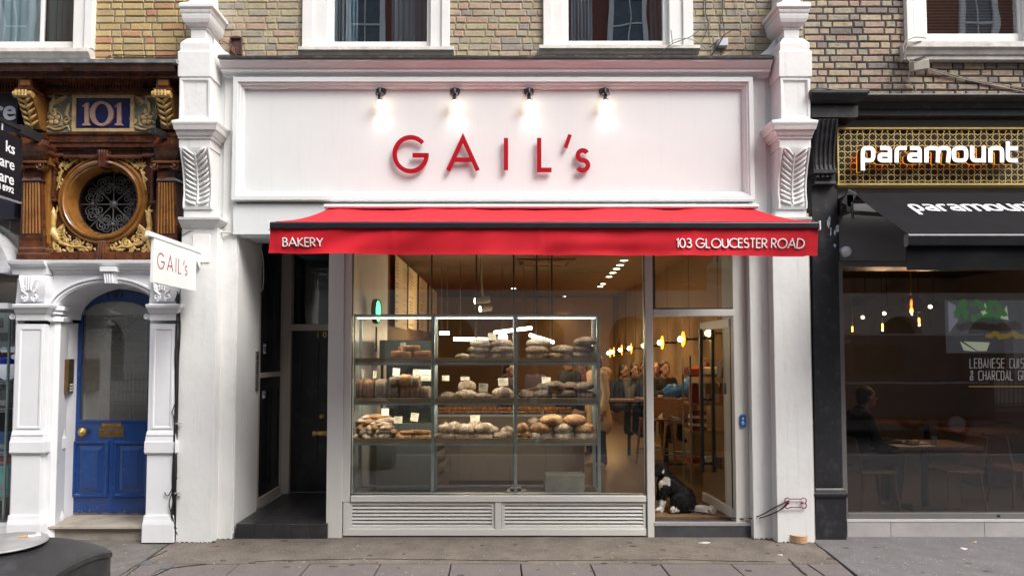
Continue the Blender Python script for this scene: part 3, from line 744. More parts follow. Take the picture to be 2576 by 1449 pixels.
for t0, t1 in ((-.085,-.05),(.05,.085)):
    leaf(s, Lw-.17, Lw-.135, 0.52, 2.16, t0, t1)
    for zz in (0.62, 1.35, 2.05): leaf(s, Lw-.163, Lw-.142, zz-.015, zz+.015, min(t0,0) if t0<0 else .005, -.005 if t0<0 else t0)
s.build('handle', DARKMET, dl)
for a_, m_ in (((.30,.50,.62,.74,-.012,-.006), DARKMET), ((.16,.22,1.44,1.56,-.01,-.006), mat('sticker_blue', (.02,.03,.16), .4, .05)), ((.25,.38,1.62,1.80,-.01,-.006), mat('sticker_brown', (.10,.05,.03), .5, .4, 30))):
    s = MB(); leaf(s, *a_); s.build('door_sticker', m_, dl)
# ================================================================ lettering (strokes, centre lines in a unit-high box)
def glyph(ch, e=2.0, k=1.0):
    """centre-line strokes of a capital; e = roundness, k = width factor. returns (width, strokes)"""
    A = lambda cx, cz, rx, rz, a0, a1, n=16: arc(cx*k, cz, rx*k, rz, a0, a1, n, e)
    q = lambda *p: [(x*k, z) for x, z in p]
    if ch == 'G': return .98*k, [A(.5,.5,.5,.5,42,352,30) + q((.995,.47),(.56,.47))]
    if ch == 'C': return .80*k, [A(.5,.5,.5,.5,48,312,26)]
    if ch == 'O': return 1.0*k, [A(.5,.5,.5,.5,0,354,34)+[A(.5,.5,.5,.5,0,354,34)[0]]]
    if ch == 'Q': return 1.0*k, [A(.5,.5,.5,.5,0,354,34)+[A(.5,.5,.5,.5,0,354,34)[0]]]
    if ch == '0': return .56*k, [A(.28,.5,.28,.5,0,354,30)+[A(.28,.5,.28,.5,0,354,30)[0]]]
    if ch == 'A': return .84*k, [q((0,0),(.42,1),(.84,0)), q((.15,.33),(.69,.33))]
    if ch == 'I': return 0.0, [q((0,0),(0,1))]
    if ch == 'L': return .44*k, [q((0,1),(0,0),(.44,0))]
    if ch == 'E': return .46*k, [q((.46,1),(0,1),(0,0),(.46,0)), q((0,.52),(.42,.52))]
    if ch == 'F': return .44*k, [q((.44,1),(0,1),(0,0)), q((0,.52),(.40,.52))]
    if ch == 'H': return .62*k, [q((0,0),(0,1)), q((.62,0),(.62,1)), q((0,.52),(.62,.52))]
    if ch == 'N': return .66*k, [q((0,0),(0,1),(.66,0),(.66,1))]
    if ch == 'T': return .56*k, [q((.28,0),(.28,1)), q((0,1),(.56,1))]
    if ch == 'Y': return .68*k, [q((.34,0),(.34,.46)), q((0,1),(.34,.46),(.68,1))]
    if ch == 'K': return .58*k, [q((0,0),(0,1)), q((.54,1),(.02,.47),(.58,0))]
    if ch == 'U': return .60*k, [q((0,1),(0,.3)) + A(.3,.3,.3,.3,180,360,14) + q((.6,1))]
    if ch == 'D': return .76*k, [q((0,0),(0,1),(.26,1)) + A(.26,.5,.5,.5,88,-88,20) + q((.26,0),(0,0))]
    if ch == 'B': return .50*k, [q((0,0),(0,1),(.2,1)) + A(.2,.77,.24,.23,88,-88,12) + q((.2,.54),(0,.54)), q((.02,.54),(.22,.54)) + A(.22,.27,.28,.27,88,-88,12) + q((.22,0),(0,0))]
    if ch == 'P': return .48*k, [q((0,0),(0,1),(.2,1)) + A(.2,.74,.28,.26,88,-88,12) + q((.2,.48),(0,.48))]
    if ch == 'R': return .54*k, [q((0,0),(0,1),(.2,1)) + A(.2,.74,.28,.26,88,-88,12) + q((.2,.48),(0,.48)), q((.16,.48),(.54,0))]
    if ch == 'S': return .50*k, [A(.25,.755,.23,.245,40,270,16) + A(.25,.255,.25,.255,88,-145,16)]
    if ch == 's': return .50*k, [A(.25,.755,.23,.245,30,270,16) + A(.25,.255,.25,.255,88,-150,16)]
    if ch == '1': return .20*k, [q((0,.86),(.2,.99),(.2,0))]
    if ch == '2': return .54*k, [A(.27,.73,.27,.27,170,-30,14) + q((0,0),(.54,0))]
    if ch == '3': return .52*k, [A(.25,.77,.22,.23,150,-88,14) + q((.2,.54)), q((.2,.541)) + A(.25,.27,.27,.27,88,-150,16)]
    if ch == '&': return .62*k, [q((.62,0),(.12,.72)) + A(.3,.8,.18,.2,200,-40,12) + q((.10,.42)) + A(.24,.24,.24,.24,150,330,12) + q((.62,.42))]
    return .3*k, []
def stroke_text(mb, txt, place, h, t, y0, y1, e=2.0, k=1.0, gap=.22, space=.4):
    """place(u, v) -> (x, z) for text running along u; returns total width"""
    u = 0.0; n = 0
    for ch in txt:
        if ch == ' ': u += space*k; continue
        w, strokes = glyph(ch, e, k)
        for s in strokes:
            pts = [place(u + a*1.0, b) for a, b in s]; dd = 0.0004 * (n % 3); n += 1
            mb.ribbon(pts, t, y0 - dd, y1)
        u += w + gap
    return u - gap
def text_width(txt, e=2.0, k=1.0, gap=.22, space=.4):
    u = 0
    for ch in txt:
        if ch == ' ': u += space*k; continue
        u += glyph(ch, e, k)[0] + gap
    return u - gap
_FONT = [None]
def font_text(name, txt, size, depth, offset, mtx, m, parent, align='LEFT', shear=0.0, sp=1.0):
    """lettering in Blender's built-in face, turned into a mesh"""
    c = bpy.data.curves.new(name, 'FONT'); c.body = txt; c.size = size; c.extrude = depth; c.offset = offset; c.align_x = align; c.shear = shear; c.space_character = sp; c.resolution_u = 4
    o = bpy.data.objects.new(name, c); COL.objects.link(o)
    dg = bpy.context.evaluated_depsgraph_get(); me = bpy.data.meshes.new_from_object(o.evaluated_get(dg)); me.name = name
    bpy.data.objects.remove(o); bpy.data.curves.remove(c)
    me.transform(mtx); me.materials.clear(); me.materials.append(m)
    o = bpy.data.objects.new(name, me); COL.objects.link(o)
    if parent is not None:
        o.parent = parent
        if parent.type == 'EMPTY': o.matrix_parent_inverse = Matrix.Translation(-parent.location)
    return o
FACE = Matrix.Rotation(PI/2, 4, 'X')      # text lying in the facade plane, read from the street

# ---- raised red shop name
SG = thing('shop_name_sign', "large raised red GAIL's letters on the white fascia panel", 'sign', P(1237, 433, -.15))
YL0, YL1 = -0.178, -0.158
def big(ch, x0, x1, yt, yb, t=10.8):
    hpx = (yb - yt) - t; k = ((x1 - x0) - t) / hpx; gw = glyph(ch, 2.0, 1.0)[0]
    k2 = k / gw if gw > 0 else 1
    pl = lambda u, v: XZ(x0 + t/2 + u*hpx, yb - t/2 - v*hpx, YL0)
    mb = MB(); w, st = glyph(ch, 2.0, k2)
    for i, s in enumerate(st): mb.ribbon([pl(a, b) for a, b in s], t * SCALE(YL0), YL0 - 0.0004*i, YL1)
    return mb
def pins(mb, pts):
    for a, b in pts:
        p = P(a, b, YL0); mb.tube([(p.x, YL1 - .002, p.z), (p.x, -0.126, p.z)], 0.006, 6)
for ch, x0, x1, yt, yb, pn in (('G',987,1077,340,436,((1000,370),(1000,405))),('A',1122,1207,342,434,((1147,380),(1184,380))),('I',1267.5,1278.5,342,433,((1273,360),(1273,415))),('L',1351,1393,342,433,((1356,360),(1356,415))),('s',1447,1485,373,434,((1456,390),(1476,418)))):
    mb = big(ch, x0, x1, yt, yb); pins(mb, pn); mb.build('letter', RED, SG)
mb = MB(); mb.ribbon([XZ(1434,339,YL0), XZ(1423,371,YL0)], 10*SCALE(YL0), YL0, YL1); mb.build('apostrophe', RED, SG)

# ---- wall lamps over the sign
LAMPB = mat('lamp_black', (0.02,0.02,0.022), 0.4, 0.08, 12)
LGLASS = glass('lamp_glass', (0.98,0.98,0.98), 0.04, 1.0)
BULB = emit('warm_bulb', (1.0, 0.82, 0.60), 12)
def wall_lamp(px, py):
    r = P(px + 3, py, -0.128); t = thing('wall_lamp', '', 'lamp', r, 'lamps along the fascia')
    x, z = r.x, r.z
    s = MB(); s.lathe([(0,.128),(.052,.128),(.052,.140),(.046,.148),(0,.150)], (x,0,z), 24, 'y'); s.build('rose', LAMPB, t, smooth=40)
    s = MB(); s.tube([(x,-.14,z+.005),(x,-.19,z+.006),(x,-.212,z-.004),(x,-.22,z-.022),(x,-.22,z-.055)], 0.013, 10); s.build('arm', LAMPB, t, smooth=50)
    yc = -.22
    s = MB(); s.lathe([(.0,-.05),(.03,-.052),(.044,-.056),(.044,-.070),(.0,-.072)], (x,yc,z), 24); s.lathe([(0,-.07),(.019,-.07),(.021,-.128),(0,-.128)], (x,yc,z), 16)
    s.build('socket', LAMPB, t, smooth=40)
    s = MB(); s.lathe([(.040,-.072),(.040,-.20),(.038,-.205),(.036,-.20),(.036,-.072)], (x,yc,z), 24); s.build('lamp_shade', LGLASS, t, smooth=40)
    s = MB(); s.ell((x,yc,z-.157), (.022,.022,.030)); b = s.build('bulb', BULB, t, smooth=True)
    l = bpy.data.lights.new('lamp_light', 'SPOT'); l.energy = .75; l.color = (1.0,.93,.84); l.spot_size = math.radians(150); l.spot_blend = .9; l.shadow_soft_size = .02
    lo = bpy.data.objects.new('lamp_light', l); COL.objects.link(lo); lo.location = (x, yc, z-.20); lo.parent = t; lo.matrix_parent_inverse = Matrix.Translation(-t.location)
    return t
wl = wall_lamp(956, 231); wl['label'] = 'small black wall lamp over the red G, first of the row'
pts = [(1142,'small black wall lamp over the letter A of the red sign'), (1327,'small black wall lamp over the gap between letters I and L'), (1516,'small black wall lamp beyond the small red s, last of the row')]
for px, lab in pts: copy_tree(wl, P(px + 3, 231, -0.128), lab)

# ---- red awning
AWM = mat('awning_red', (0.49,0.0085,0.019), 0.8, 0.06, 3, 0.15, 200, spec=.25, stain=(0.40,0.007,0.017), stain_amt=0.4, stain_scale=1.5)
AW = thing('red_awning', 'red fabric awning with BAKERY lettering pulled out over the bakery window', 'awning', P(1370, 520, -.2))
YB_ = -1.5
ca, cb = P(815, 518, -.3), P(1908, 518, -.3)
s = MB(); s.prism_x([(-.16,P(0,525,-.3).z),(-.30,P(0,524,-.3).z),(-.312,P(0,520,-.3).z),(-.30,P(0,514,-.3).z),(-.16,P(0,512,-.3).z)], ca.x, cb.x); s.build('cassette', mat('cassette_white', (0.8,0.8,0.8), 0.35, 0.03, 3), AW, bevel=0.004)
s = MB(); s.box(ca.x+.02, cb.x-.02, -.27, -.17, P(0,531,-.25).z, P(0,525,-.3).z-.002); s.build('roller', DARKMET, AW)
fa0, fa1 = P(826, 527, -.25), P(1897, 524, -.25); fb0, fb1 = P(690, 558, -1.47), P(2052, 558, -1.47)
s = MB(); NU, NV = 90, 14; vs = []; r = random.Random(4)
for j in range(NV+1):
    v = j/NV
    for i in range(NU+1):
        u = i/NU
        a = fa0.lerp(fa1, u); b = fb0.lerp(fb1, u); p = a.lerp(b, v)
        sag = -0.03*math.sin(v*PI); wv = 0.010*math.sin(u*23+2*math.sin(u*7))*(1-v)**1.5 + .004*math.sin(u*61)*(1-v)**4
        seam = 0.003 if (u*6) % 1 < 0.03 else 0
        vs.append((p.x, p.y, p.z + sag + wv + seam))
fs_ = [(j*(NU+1)+i, j*(NU+1)+i+1, (j+1)*(NU+1)+i+1, (j+1)*(NU+1)+i) for j in range(NV) for i in range(NU)]
n0 = len(vs); vs2 = vs + [(x,y,z-.003) for x,y,z in vs]
s.add(vs2, fs_ + [tuple(reversed([k+n0 for k in f])) for f in fs_]); s.build('canopy', AWM, AW, smooth=True)
b0, b1 = P(678, 566, YB_), P(2061, 568, YB_); zt_, zb_ = P(1370, 557.5, YB_).z, P(1370, 575, YB_).z
s = MB(); s.prism_x([(YB_+.012,zb_),(YB_,zb_+.004),(YB_,zt_-.012),(YB_+.012,zt_),(YB_+.05,zt_+.002),(YB_+.05,zb_)], b0.x, b1.x); fb_ = s.build('front_bar', mat('awning_bar', (0.012,0.012,0.018), 0.3, 0.1, 8, spec=0.6), AW, bevel=0.003)
CAPW = mat('cap_white_plastic', (0.7,0.7,0.72), 0.4, 0.03)
for x, sg in ((b0.x, -1), (b1.x, 1)):
    s = MB(); s.box(x, x+sg*.012, YB_-.004, YB_+.055, zb_-.012, zt_+.006); s.build('end_cap', CAPW, fb_, bevel=0.003)
# hanging valance
s = MB(); NU, NV = 160, 8; va0, va1 = P(680, 575, YB_+.02), P(2058, 576, YB_+.02); vb0, vb1 = P(675, 636.5, YB_+.02), P(2058, 643, YB_+.02); vs = []
for j in range(NV+1):
    v = j/NV
    for i in range(NU+1):
        u = i/NU; p = va0.lerp(va1, u).lerp(vb0.lerp(vb1, u), v)
        if 0.02 < u < .98: p.z -= .006*math.sin(min(u/.15, 1)*PI/2)*v
        y = 0.020*math.sin(u*29+1.3*math.sin(u*11))*v*v + .012*math.sin(u*53+v*2.2+2*math.sin(u*17))*v + .004*math.sin(u*90+v*5)*v + (.006*math.sin(v*9) * math.exp(-((u-.62)/.1)**2)) + .006*math.sin(v*6+u*40)*math.exp(-((u-.12)/.09)**2)
        seam = -.005 if min(abs(u - c) for c in (.017,.223,.496,.776,.983)) < .0036 else 0
        hem = -.005 if v > .9 else 0
        vs.append((p.x, p.y + y + seam + hem, p.z))
fs_ = [(j*(NU+1)+i, j*(NU+1)+i+1, (j+1)*(NU+1)+i+1, (j+1)*(NU+1)+i) for j in range(NV) for i in range(NU)]
n0 = len(vs); vs2 = vs + [(x,y+.003,z) for x,y,z in vs]
s.add(vs2, [tuple(reversed(f)) for f in fs_] + [tuple(k+n0 for k in f) for f in fs_]); va = s.build('valance', AWM, AW, smooth=35)
def val_y(x, z):
    u = (x - va0.x)/(va1.x - va0.x); v = (va0.z - z)/(va0.z - vb0.z)
    return YB_+.02 + 0.020*math.sin(u*29+1.3*math.sin(u*11))*v*v + .012*math.sin(u*53+v*2.2+2*math.sin(u*17))*v + .004*math.sin(u*90+v*5)*v + .006*math.sin(v*6+u*40)*math.exp(-((u-.12)/.09)**2)
AWT = mat('awning_lettering', (0.8,0.78,0.78), 0.7, 0.03)
def val_text(txt, xa, xb, yt, yb, t, name):
    h = (yb - yt) - t; W_ = text_width(txt, gap=.17, space=.34); k = ((xb - xa) - t)/h / W_
    mb = MB(); u = 0; n = 0
    for ch in txt:
        if ch == ' ': u += .34; continue
        w, st = glyph(ch)
        for sct in st:
            pts = [XZ(xa + t/2 + (u + a)*k*h, yb - t/2 - b*h, YB_) for a, b in sct]
            # follow the cloth
            b2 = MB(); b2.ribbon(pts, t*SCALE(YB_), 0, 1); dd = .0005*(n % 3); n += 1
            vv = [(x, val_y(x, z) - (.0095 + dd if y == 0 else .001), z) for x, y, z in b2.v]
            mb.add(vv, b2.f)
        u += w + .17
    mb.build(name, AWT, va)
val_text('BAKERY', 709, 812, 597, 620, 2.6, 'lettering'); val_text('103 GLOUCESTER ROAD', 1701, 2028, 599, 624, 2.6, 'lettering')
# folding arms under the cloth
for x, sg in ((ca.x+.5, 1), (cb.x-.5, -1)):
    s = MB(); z0 = P(0,533,-.25).z - .05; s.tube([(x,-.22,z0),(x+sg*.55,-.85,(z0+zb_)/2),(x+sg*.1,-1.45,zb_+.02)], 0.02, 8); s.build('arm', DARKMET, AW)

# ---- projecting hanging sign
XS = -3.005
HS = thing('hanging_sign', "white square hanging sign with thin red GAIL's lettering on a white bracket", 'sign', (XS, -.25, 2.5))
WS = mat('sign_white_metal', (0.79,0.785,0.775), 0.4, 0.03, 3)
s = MB(); s.pbox(484, 590, 527, 660, -.262, -.249); s.build('wall_plate', WS, HS, bevel=0.003)
zarm = 1.85 + (895-578)/F*5.75
s = MB(); s.box(XS-.02, XS+.02, -1.27, -.262, zarm-.05, zarm-.01); s.box(XS-.021, XS+.021, -1.274, -1.27, zarm-.052, zarm-.008)
s.prism_x([(-.262,zarm-.05),(-.262,zarm-.20),(-.275,zarm-.20),(-.45,zarm-.05)], XS-.012, XS+.012); s.build('bracket_arm', WS, HS, bevel=0.002)
zt0, zb0 = 2.888, 2.488
s = MB(); s.box(XS-.014, XS+.014, -1.19, -.36, zb0, zt0); bdm = s.build('board', WS, HS, bevel=0.002)
for y in (-1.02, -.50):
    s = MB(); s.tube([(XS,y,zt0-.002),(XS,y,zarm-.045)], .012, 8); s.build('hanger', WS, HS)
s = MB(); t = .009; Hh = .135; gl = [('G',0,1.0),('A',1.42,1),('I',2.72,1),('L',3.12,1)]
def side(pts, sx):  # (u,v) in metres -> board face
    return pts
b2 = MB(); y_start, z_base = -1.125, 2.625
for ch, u0, kk in gl:
    w, st = glyph(ch)
    for i, q in enumerate(st): b2.ribbon([(y_start + (u0 + a)*Hh*.93, z_base + b*Hh) for a, b in q], t, -.0005*i, .004)
w, st = glyph('s'); [b2.ribbon([(y_start + (4.18 + a*.66)*Hh*.93, z_base + b*Hh*.64) for a, b in q], t, 0, .004) for q in st]
b2.ribbon([(y_start+4.02*Hh*.93, z_base+Hh*1.02),(y_start+3.93*Hh*.93, z_base+Hh*.66)], t, 0, .004)
s.add([(XS + .0145 + (.0015 - y*.4 if y <= 0 else 0), x, z) for x, y, z in b2.v], b2.f)
s.build('lettering', RED, bdm)
# ================================================================ ornate glazed-brick building with the blue door
LB = thing('tiled_building', 'ornate brown and gold glazed house front numbered 101 with round window and blue door', 'building', (-4.2, 0, 0))
xe = P(446, 60, 0).x + .35
brick_wall(LB, -8.0, XBL - 0.004, 4.86, ZTOP, [hole(-60, 205, 121)], BR_A, MORT_A, seed=9)
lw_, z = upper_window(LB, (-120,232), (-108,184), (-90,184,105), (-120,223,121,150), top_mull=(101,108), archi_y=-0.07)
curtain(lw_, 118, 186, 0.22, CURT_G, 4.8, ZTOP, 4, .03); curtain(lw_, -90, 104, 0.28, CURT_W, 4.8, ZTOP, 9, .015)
_c = P(256,503,-.06); _w = MB(); _xe = P(447,500,0).x; _z0, _z1 = P(0,700,0).z, 4.9
_w.box(-8.0, _c.x-.365, .06, .4, _z0, _z1); _w.box(_c.x+.365, _xe, .06, .4, _z0, _z1); _w.box(_c.x-.365, _c.x+.365, .06, .4, _z0, _c.z-.365); _w.box(_c.x-.365, _c.x+.365, .06, .4, _c.z+.365, _z1); _w.build('wall', BROWNT, LB)
XR = 447     # right-hand end of the front in photo units
def xr(px, Y=0): return P(px, 500, Y).x
zz = lambda py, Y=0: P(250, py, Y).z
# cornice in glazed brown, lead on top
s = MB(); s.prism_x([(.05,zz(160,-.4)),(-.42,zz(160,-.4)),(-.425,zz(152,-.4)),(-.40,zz(150,-.4)),(.05,zz(146,-.2))], -8.0, xr(438,-.4)); s.build('lead_flashing', LEAD, LB)
s = MB(); s.prism_x([(.06,zz(161,-.4)),(-.40,zz(161,-.4)),(-.395,zz(170,-.4)),(-.36,zz(176,-.4)),(-.34,zz(177,-.36)),(-.34,zz(184,-.36)),(-.315,zz(185,-.34)),(-.315,zz(195,-.34)),(-.20,zz(197,-.3)),(-.16,zz(209,-.2)),(-.13,zz(211,-.2)),(-.13,zz(236,-.13)),(.06,zz(236,-.13))], -8.0, xr(434,-.36)); s.build('cornice', BROWNT, LB, smooth=25)
s = MB()
for a, b in ((-300,42),(102,388)):
    s = MB(); x = a
    while x < b: s.pbox(x, 212, x+4.6, 226, -.165, -.12); x += 7.2
    s.build('dentil_moulding', BROWNT, LB, bevel=.002, seg=1)
# frieze: number panel between dragon panels
s = MB(); s.pbox(96, 236, 392, 333, -.06, .06); s.build('frieze', SAGE, LB)
s = MB(); ngon_frame(s, 180, 237, 336, 332, 9, -.09, .0); nf = s.build('number_frame', CREAMT, LB, bevel=.004)
MB().pbox(189, 246, 327, 323, -.07, -.0).build('number_panel', NAVYT, nf)
DIG = mat('pinkish_glazed_digits', (0.45,0.29,0.24), .3, .15, 14, coat=.3)
def one(x):
    m = MB(); a = lambda u, v: XZ(x + u, 316 - v, -.09)
    m.prism([a(0,0),a(20,0),a(20,3.5),a(16.5,6),a(16.5,58),a(10,56.5),a(1.5,50),a(0,46.5),a(6,47.5),a(6,6),a(0,3.5)], -.092, -.069); return m
for x in (206, 288): one(x).build('numeral', DIG, nf, bevel=.003)
m = MB(); n = 34; secs = []
for i in range(n):
    a = 2*PI*i/n; c, q = math.cos(a), math.sin(a)
    pts = [XZ(255 + c*(30), 286 - q*31.5, -.09), XZ(255 + c*(17.5), 286 - q*25, -.09)]
    secs.append([(pts[0][0],-.092,pts[0][1]),(pts[1][0],-.092,pts[1][1]),(pts[1][0],-.069,pts[1][1]),(pts[0][0],-.069,pts[0][1])])
m.loft(secs, closed=True); m.build('numeral', DIG, nf, bevel=.002)
def relief_tube(mb, pts, r, Y):
    mb.tube([(p[0], Y - .004, p[1]) for p in (XZ(a, b, Y) for a, b in pts)], [v*SCALE(Y) for v in r] if isinstance(r, (list, tuple)) else r*SCALE(Y), 7)
def relief_leaf(mb, a, b, w, Y, h=.015):
    """pointed leaf from photo point a to b"""
    p, q = Vector(a), Vector(b); n = Vector((-(q-p).y, (q-p).x)).normalized() * w
    relief_tube(mb, [p, p.lerp(q,.3)+n*.25, p.lerp(q,.65)+n*.3, q], [w*.5, w, w*.75, w*.15], Y)
def flower(mb, cx, cy, r, Y):
    for k in range(5):
        a = math.radians(-90 + 72*k); c = XZ(cx + r*.6*math.cos(a), cy + r*.6*math.sin(a), Y)
        mb.ell((c[0], Y-.008, c[1]), (r*.42*SCALE(Y), .016, r*.42*SCALE(Y)), nu=10, nv=6)
    c = XZ(cx, cy, Y); mb.ell((c[0], Y-.018, c[1]), (r*.2*SCALE(Y), .014, r*.2*SCALE(Y)), nu=8, nv=6)
def wing_panel(parent, x0, x1, mir):
    fx = (lambda u: x0 + u) if not mir else (lambda u: x1 - u)
    mb = MB(); Y = -.062
    T = lambda pts, r: relief_tube(mb, [(fx(a), b) for a, b in pts], r, Y)
    T([(28,292),(22,280),(24,262),(30,252),(29,244),(20,242),(14,246)], [3,5,6,5.5,5,4,2.5])         # neck, head
    for k in range(5): T([(30,262),(44-2*k,250-2*k+k*3.5),(66-4*k,240+7*k)], [3.5,3.2,1.2])                # wing
    T([(30,276),(34,285),(30,296)], [6,5,3]); flower(mb, fx(30), 300, 17, Y)
    T(spiral(30, 300, 20, 20, 200, .8) , 1.6); T([(6,326),(16,320),(34,328),(52,324),(66,318),(70,330)], [2,3,3.4,3.6,3,1.5]); T([(6,300),(4,285),(8,270),(6,262)], [1.5,1.8,1.6,1])
    for u, v in ((44,318),(58,312),(10,312),(66,306)): relief_leaf(mb, (fx(u), v), (fx(u+9), v-9), 3, Y)
    T(spiral(64, 305, 8, 2, 90, 1.3), 2)
    T([(70,262),(66,275),(62,290),(70,300)], [3,5,5,3])
    mb.build('relief_panel', CREAMT, parent, smooth=60)
fz = [c for c in LB.children if c.name.startswith('frieze')][0]
wing_panel(fz, 106, 180, False); wing_panel(fz, 336, 400, True)
# gold scroll consoles
def gold_console(xa, xb):
    s = MB(); s.pbox(xa+8, 196, xb-4, 222, -.30, -.02); s.pbox(xa, 222, xb+1, 228, -.33, -.02)
    c = s.build('console', BROWNT, LB, bevel=.004)
    s = MB(); s.pbox(xa+12, 201, xb-8, 216, -.31, -.29); s.build('boss', AMBERT, c, bevel=.008)
    x0, x1 = P(xa+3,280,-.3).x, P(xb-2,280,-.3).x; s = MB()
    yz = lambda py, Y: (Y, P(60, py, Y).z)
    prof = [yz(326,-.15),yz(318,-.17),yz(300,-.19),yz(280,-.22),yz(262,-.26),yz(252,-.28),yz(248,-.30),yz(240,-.33),yz(233,-.335),yz(229,-.31)]
    s.prism_x([(-.03,prof[-1][1]),(-.03,prof[0][1])]+prof, x0, x1); b = s.build('scroll', AMBERT, c, bevel=.004)
    s = MB(); w = (x1-x0)
    s.tube([(x0-.012,-.312,yz(239,-.3)[1]),(x1+.012,-.312,yz(239,-.3)[1])], .034, 14)
    for k in range(4): s.tube([(x0+w*(.2+.2*k),-.352,yz(239,-.3)[1]-.03),(x0+w*(.2+.2*k),-.352,yz(239,-.3)[1]+.03)], .012, 6)
    xm = (x0+x1)/2
    for sg in (-1, 1):
        for k in range(5):
            py = 318 - 15*k; Yp = -.17 - .028*k
            s.tube([(xm+sg*.006,Yp-.01,yz(py,Yp)[1]),(xm+sg*w*.25,Yp-.03,yz(py-4,Yp)[1]),(xm+sg*w*.46,Yp-.022,yz(py-13,Yp)[1])],[.014,.018,.006],6)
    s.tube([(xm,prof[i][0]-.015,prof[i][1]) for i in range(0,6)], [.008,.012,.014,.014,.016,.016], 6)
    s.build('leaf_carving', GOLDT, c, smooth=60)
gold_console(37, 82); gold_console(385, 430)
# brown bands, pilasters
s = MB(); s.pbox(96, 334, 394, 339, -.10, .06); s.pbox(96, 339, 394, 354, -.085, .06); s.pbox(96, 354, 394, 358, -.095, .06); s.pbox(96, 358, 394, 371, -.08, .06); s.pbox(96,371,394,378,-.05,.06)
s.build('brown_band', BROWNT, LB, bevel=.003)
def brown_pilaster(xa, xb):
    Yf = -.17; s = MB()
    def q(a, c, py, Y=Yf): return (P(a,py,Y).x, P(c,py,Y).x, Y, .02, P((a+c)/2,py,Y).z)
    s.rects([q(xa+2,xb-2,345),q(xa+2,xb-2,334)])
    s.rects([q(xa+6,xb-6,404,-.18),q(xa+2,xb-2,396,-.20),q(xa-1,xb+1,380,-.24),q(xa-2,xb+2,368,-.25),q(xa-3,xb+3,366,-.255),q(xa-3,xb+3,362,-.255),q(xa+5,xb-5,346,-.18)])
    s.rects([q(xa+8,xb-8,443),q(xa+8,xb-8,430)]); s.rects([q(xa+4,xb-4,455,-.19),q(xa+8,xb-8,447,-.175),q(xa+8,xb-8,443,-.175)])
    s.rects([q(xa+2,xb-2,592),q(xa+6,xb-6,455)])
    s.rects([q(xa-9,xb+9,652,-.22),q(xa-8,xb+8,640,-.22),q(xa-4,xb+4,636,-.20),q(xa-4,xb+4,626,-.20),q(xa-2,xb+2,622,-.19),q(xa,xb,612,-.185),q(xa+2,xb-2,606,-.18),q(xa+3,xb-3,598,-.185),q(xa+2,xb-2,592,-.185)])
    p = s.build('brown_pilaster', BROWNT, LB, bevel=.003)
    s = MB(); n = 6
    for k in range(n):
        a = xa + 9 + (xb-xa-18)*(k+.5)/n; b = xa + 6 + (xb-xa-12)*(k+.5)/n
        p0, p1 = P(a, 460, Yf), P(b, 588, Yf); s.tube([(p1.x,Yf-.002,p1.z),(p0.x,Yf-.002,p0.z)], .010, 8)
    s.build('fluting', AMBERT, p, smooth=60)
    s = MB(); s.pbox(xa-4, 404, xb+4, 410, -.25, -.1); 
    p0, p1 = P(xa+4, 419, -.2), P(xb-4, 419, -.2)
    s.tube([(p0.x,-.205,p0.z),(p1.x,-.205,p1.z)], .02, 8)
    for pp_, sg in ((p0,1),(p1,-1)):
        s.lathe([(0,.16),(.044,.16),(.044,.235),(.036,.24),(.034,.225),(.02,.225),(.018,.245),(0,.248)], (pp_.x,0,pp_.z), 18, 'y')
    s.build('ionic_capital', mat('brown_glaze_light', (0.15,0.06,0.02), .2, .4, 9, coat=.5), p, bevel=.003, smooth=40)
    return p
brown_pilaster(49, 110); brown_pilaster(388, 447)
s = MB(); s.pbox(104, 378, 122, 640, -.12, .02); s.build('jamb_strip', AMBERT, LB, bevel=.006)
# round window panel
s = MB(); s.pbox(122, 378, 392, 640, .02, .03)
RC = (256, 503); Yr = -.06; rc = P(*RC, Yr); S_ = SCALE(Yr)
# square panel with a round hole
m = MB(); n = 64; outer = []; inner = []
zt1, zb1 = zz(378,-.02), zz(640,-.02); xl1, xr1 = xr(118,-.02), xr(396,-.02)
for i in range(n):
    a = 2*PI*i/n; c, q = math.cos(a), math.sin(a); inner.append((rc.x + c*.37, rc.z + q*.37))
    tx = ((xr1-rc.x) if c > 0 else (rc.x-xl1))/max(abs(c),1e-6); tz = ((zt1-rc.z) if q > 0 else (rc.z-zb1))/max(abs(q),1e-6); t = min(tx, tz)
    outer.append((rc.x+c*t, rc.z+q*t))
m.loft([[(outer[i][0],-.02,outer[i][1]),(inner[i][0],-.02,inner[i][1]),(inner[i][0],.05,inner[i][1]),(outer[i][0],.05,outer[i][1])] for i in range(n)], closed=True)
rw = m.build('round_window', BROWNT, LB)
m = MB(); prof = [(.462,-.02),(.462,.045),(.452,.06),(.438,.062),(.432,.05),(.42,.05),(.412,.075),(.395,.082),(.382,.07),(.378,.05),(.365,.05),(.355,.035),(.352,-.02),(.340,-.05),(.338,-.10),(.350,-.10),(.37,-.02)]
m.lathe(prof, (rc.x, -.005, rc.z), 64, 'y'); m.build('ring', AMBERT, rw, smooth=40)
m = MB(); m.lathe([(.350,-.10),(.350,-.16),(.362,-.16),(.362,-.10)], (rc.x,0,rc.z), 48, 'y'); m.build('iron_rim', DARKMET, rw, smooth=40)
m = MB(); m.lathe([(0,-.36),(.40,-.36)], (rc.x,0,rc.z), 40, 'y'); m.lathe([(.40,-.10),(.40,-.36)], (rc.x,0,rc.z), 40, 'y'); m.build('dark_room', mat('black_void', (0.008,0.007,0.007), .6, .1), rw)
m = MB(); IY = .155
def iron(pts, r=.006): m.tube([(a, IY, b) for a, b in pts], r, 6)
m.lathe([(0,-.13),(.03,-.135),(.045,-.15),(.045,-.165),(0,-.165)], (rc.x,0,rc.z), 14, 'y')
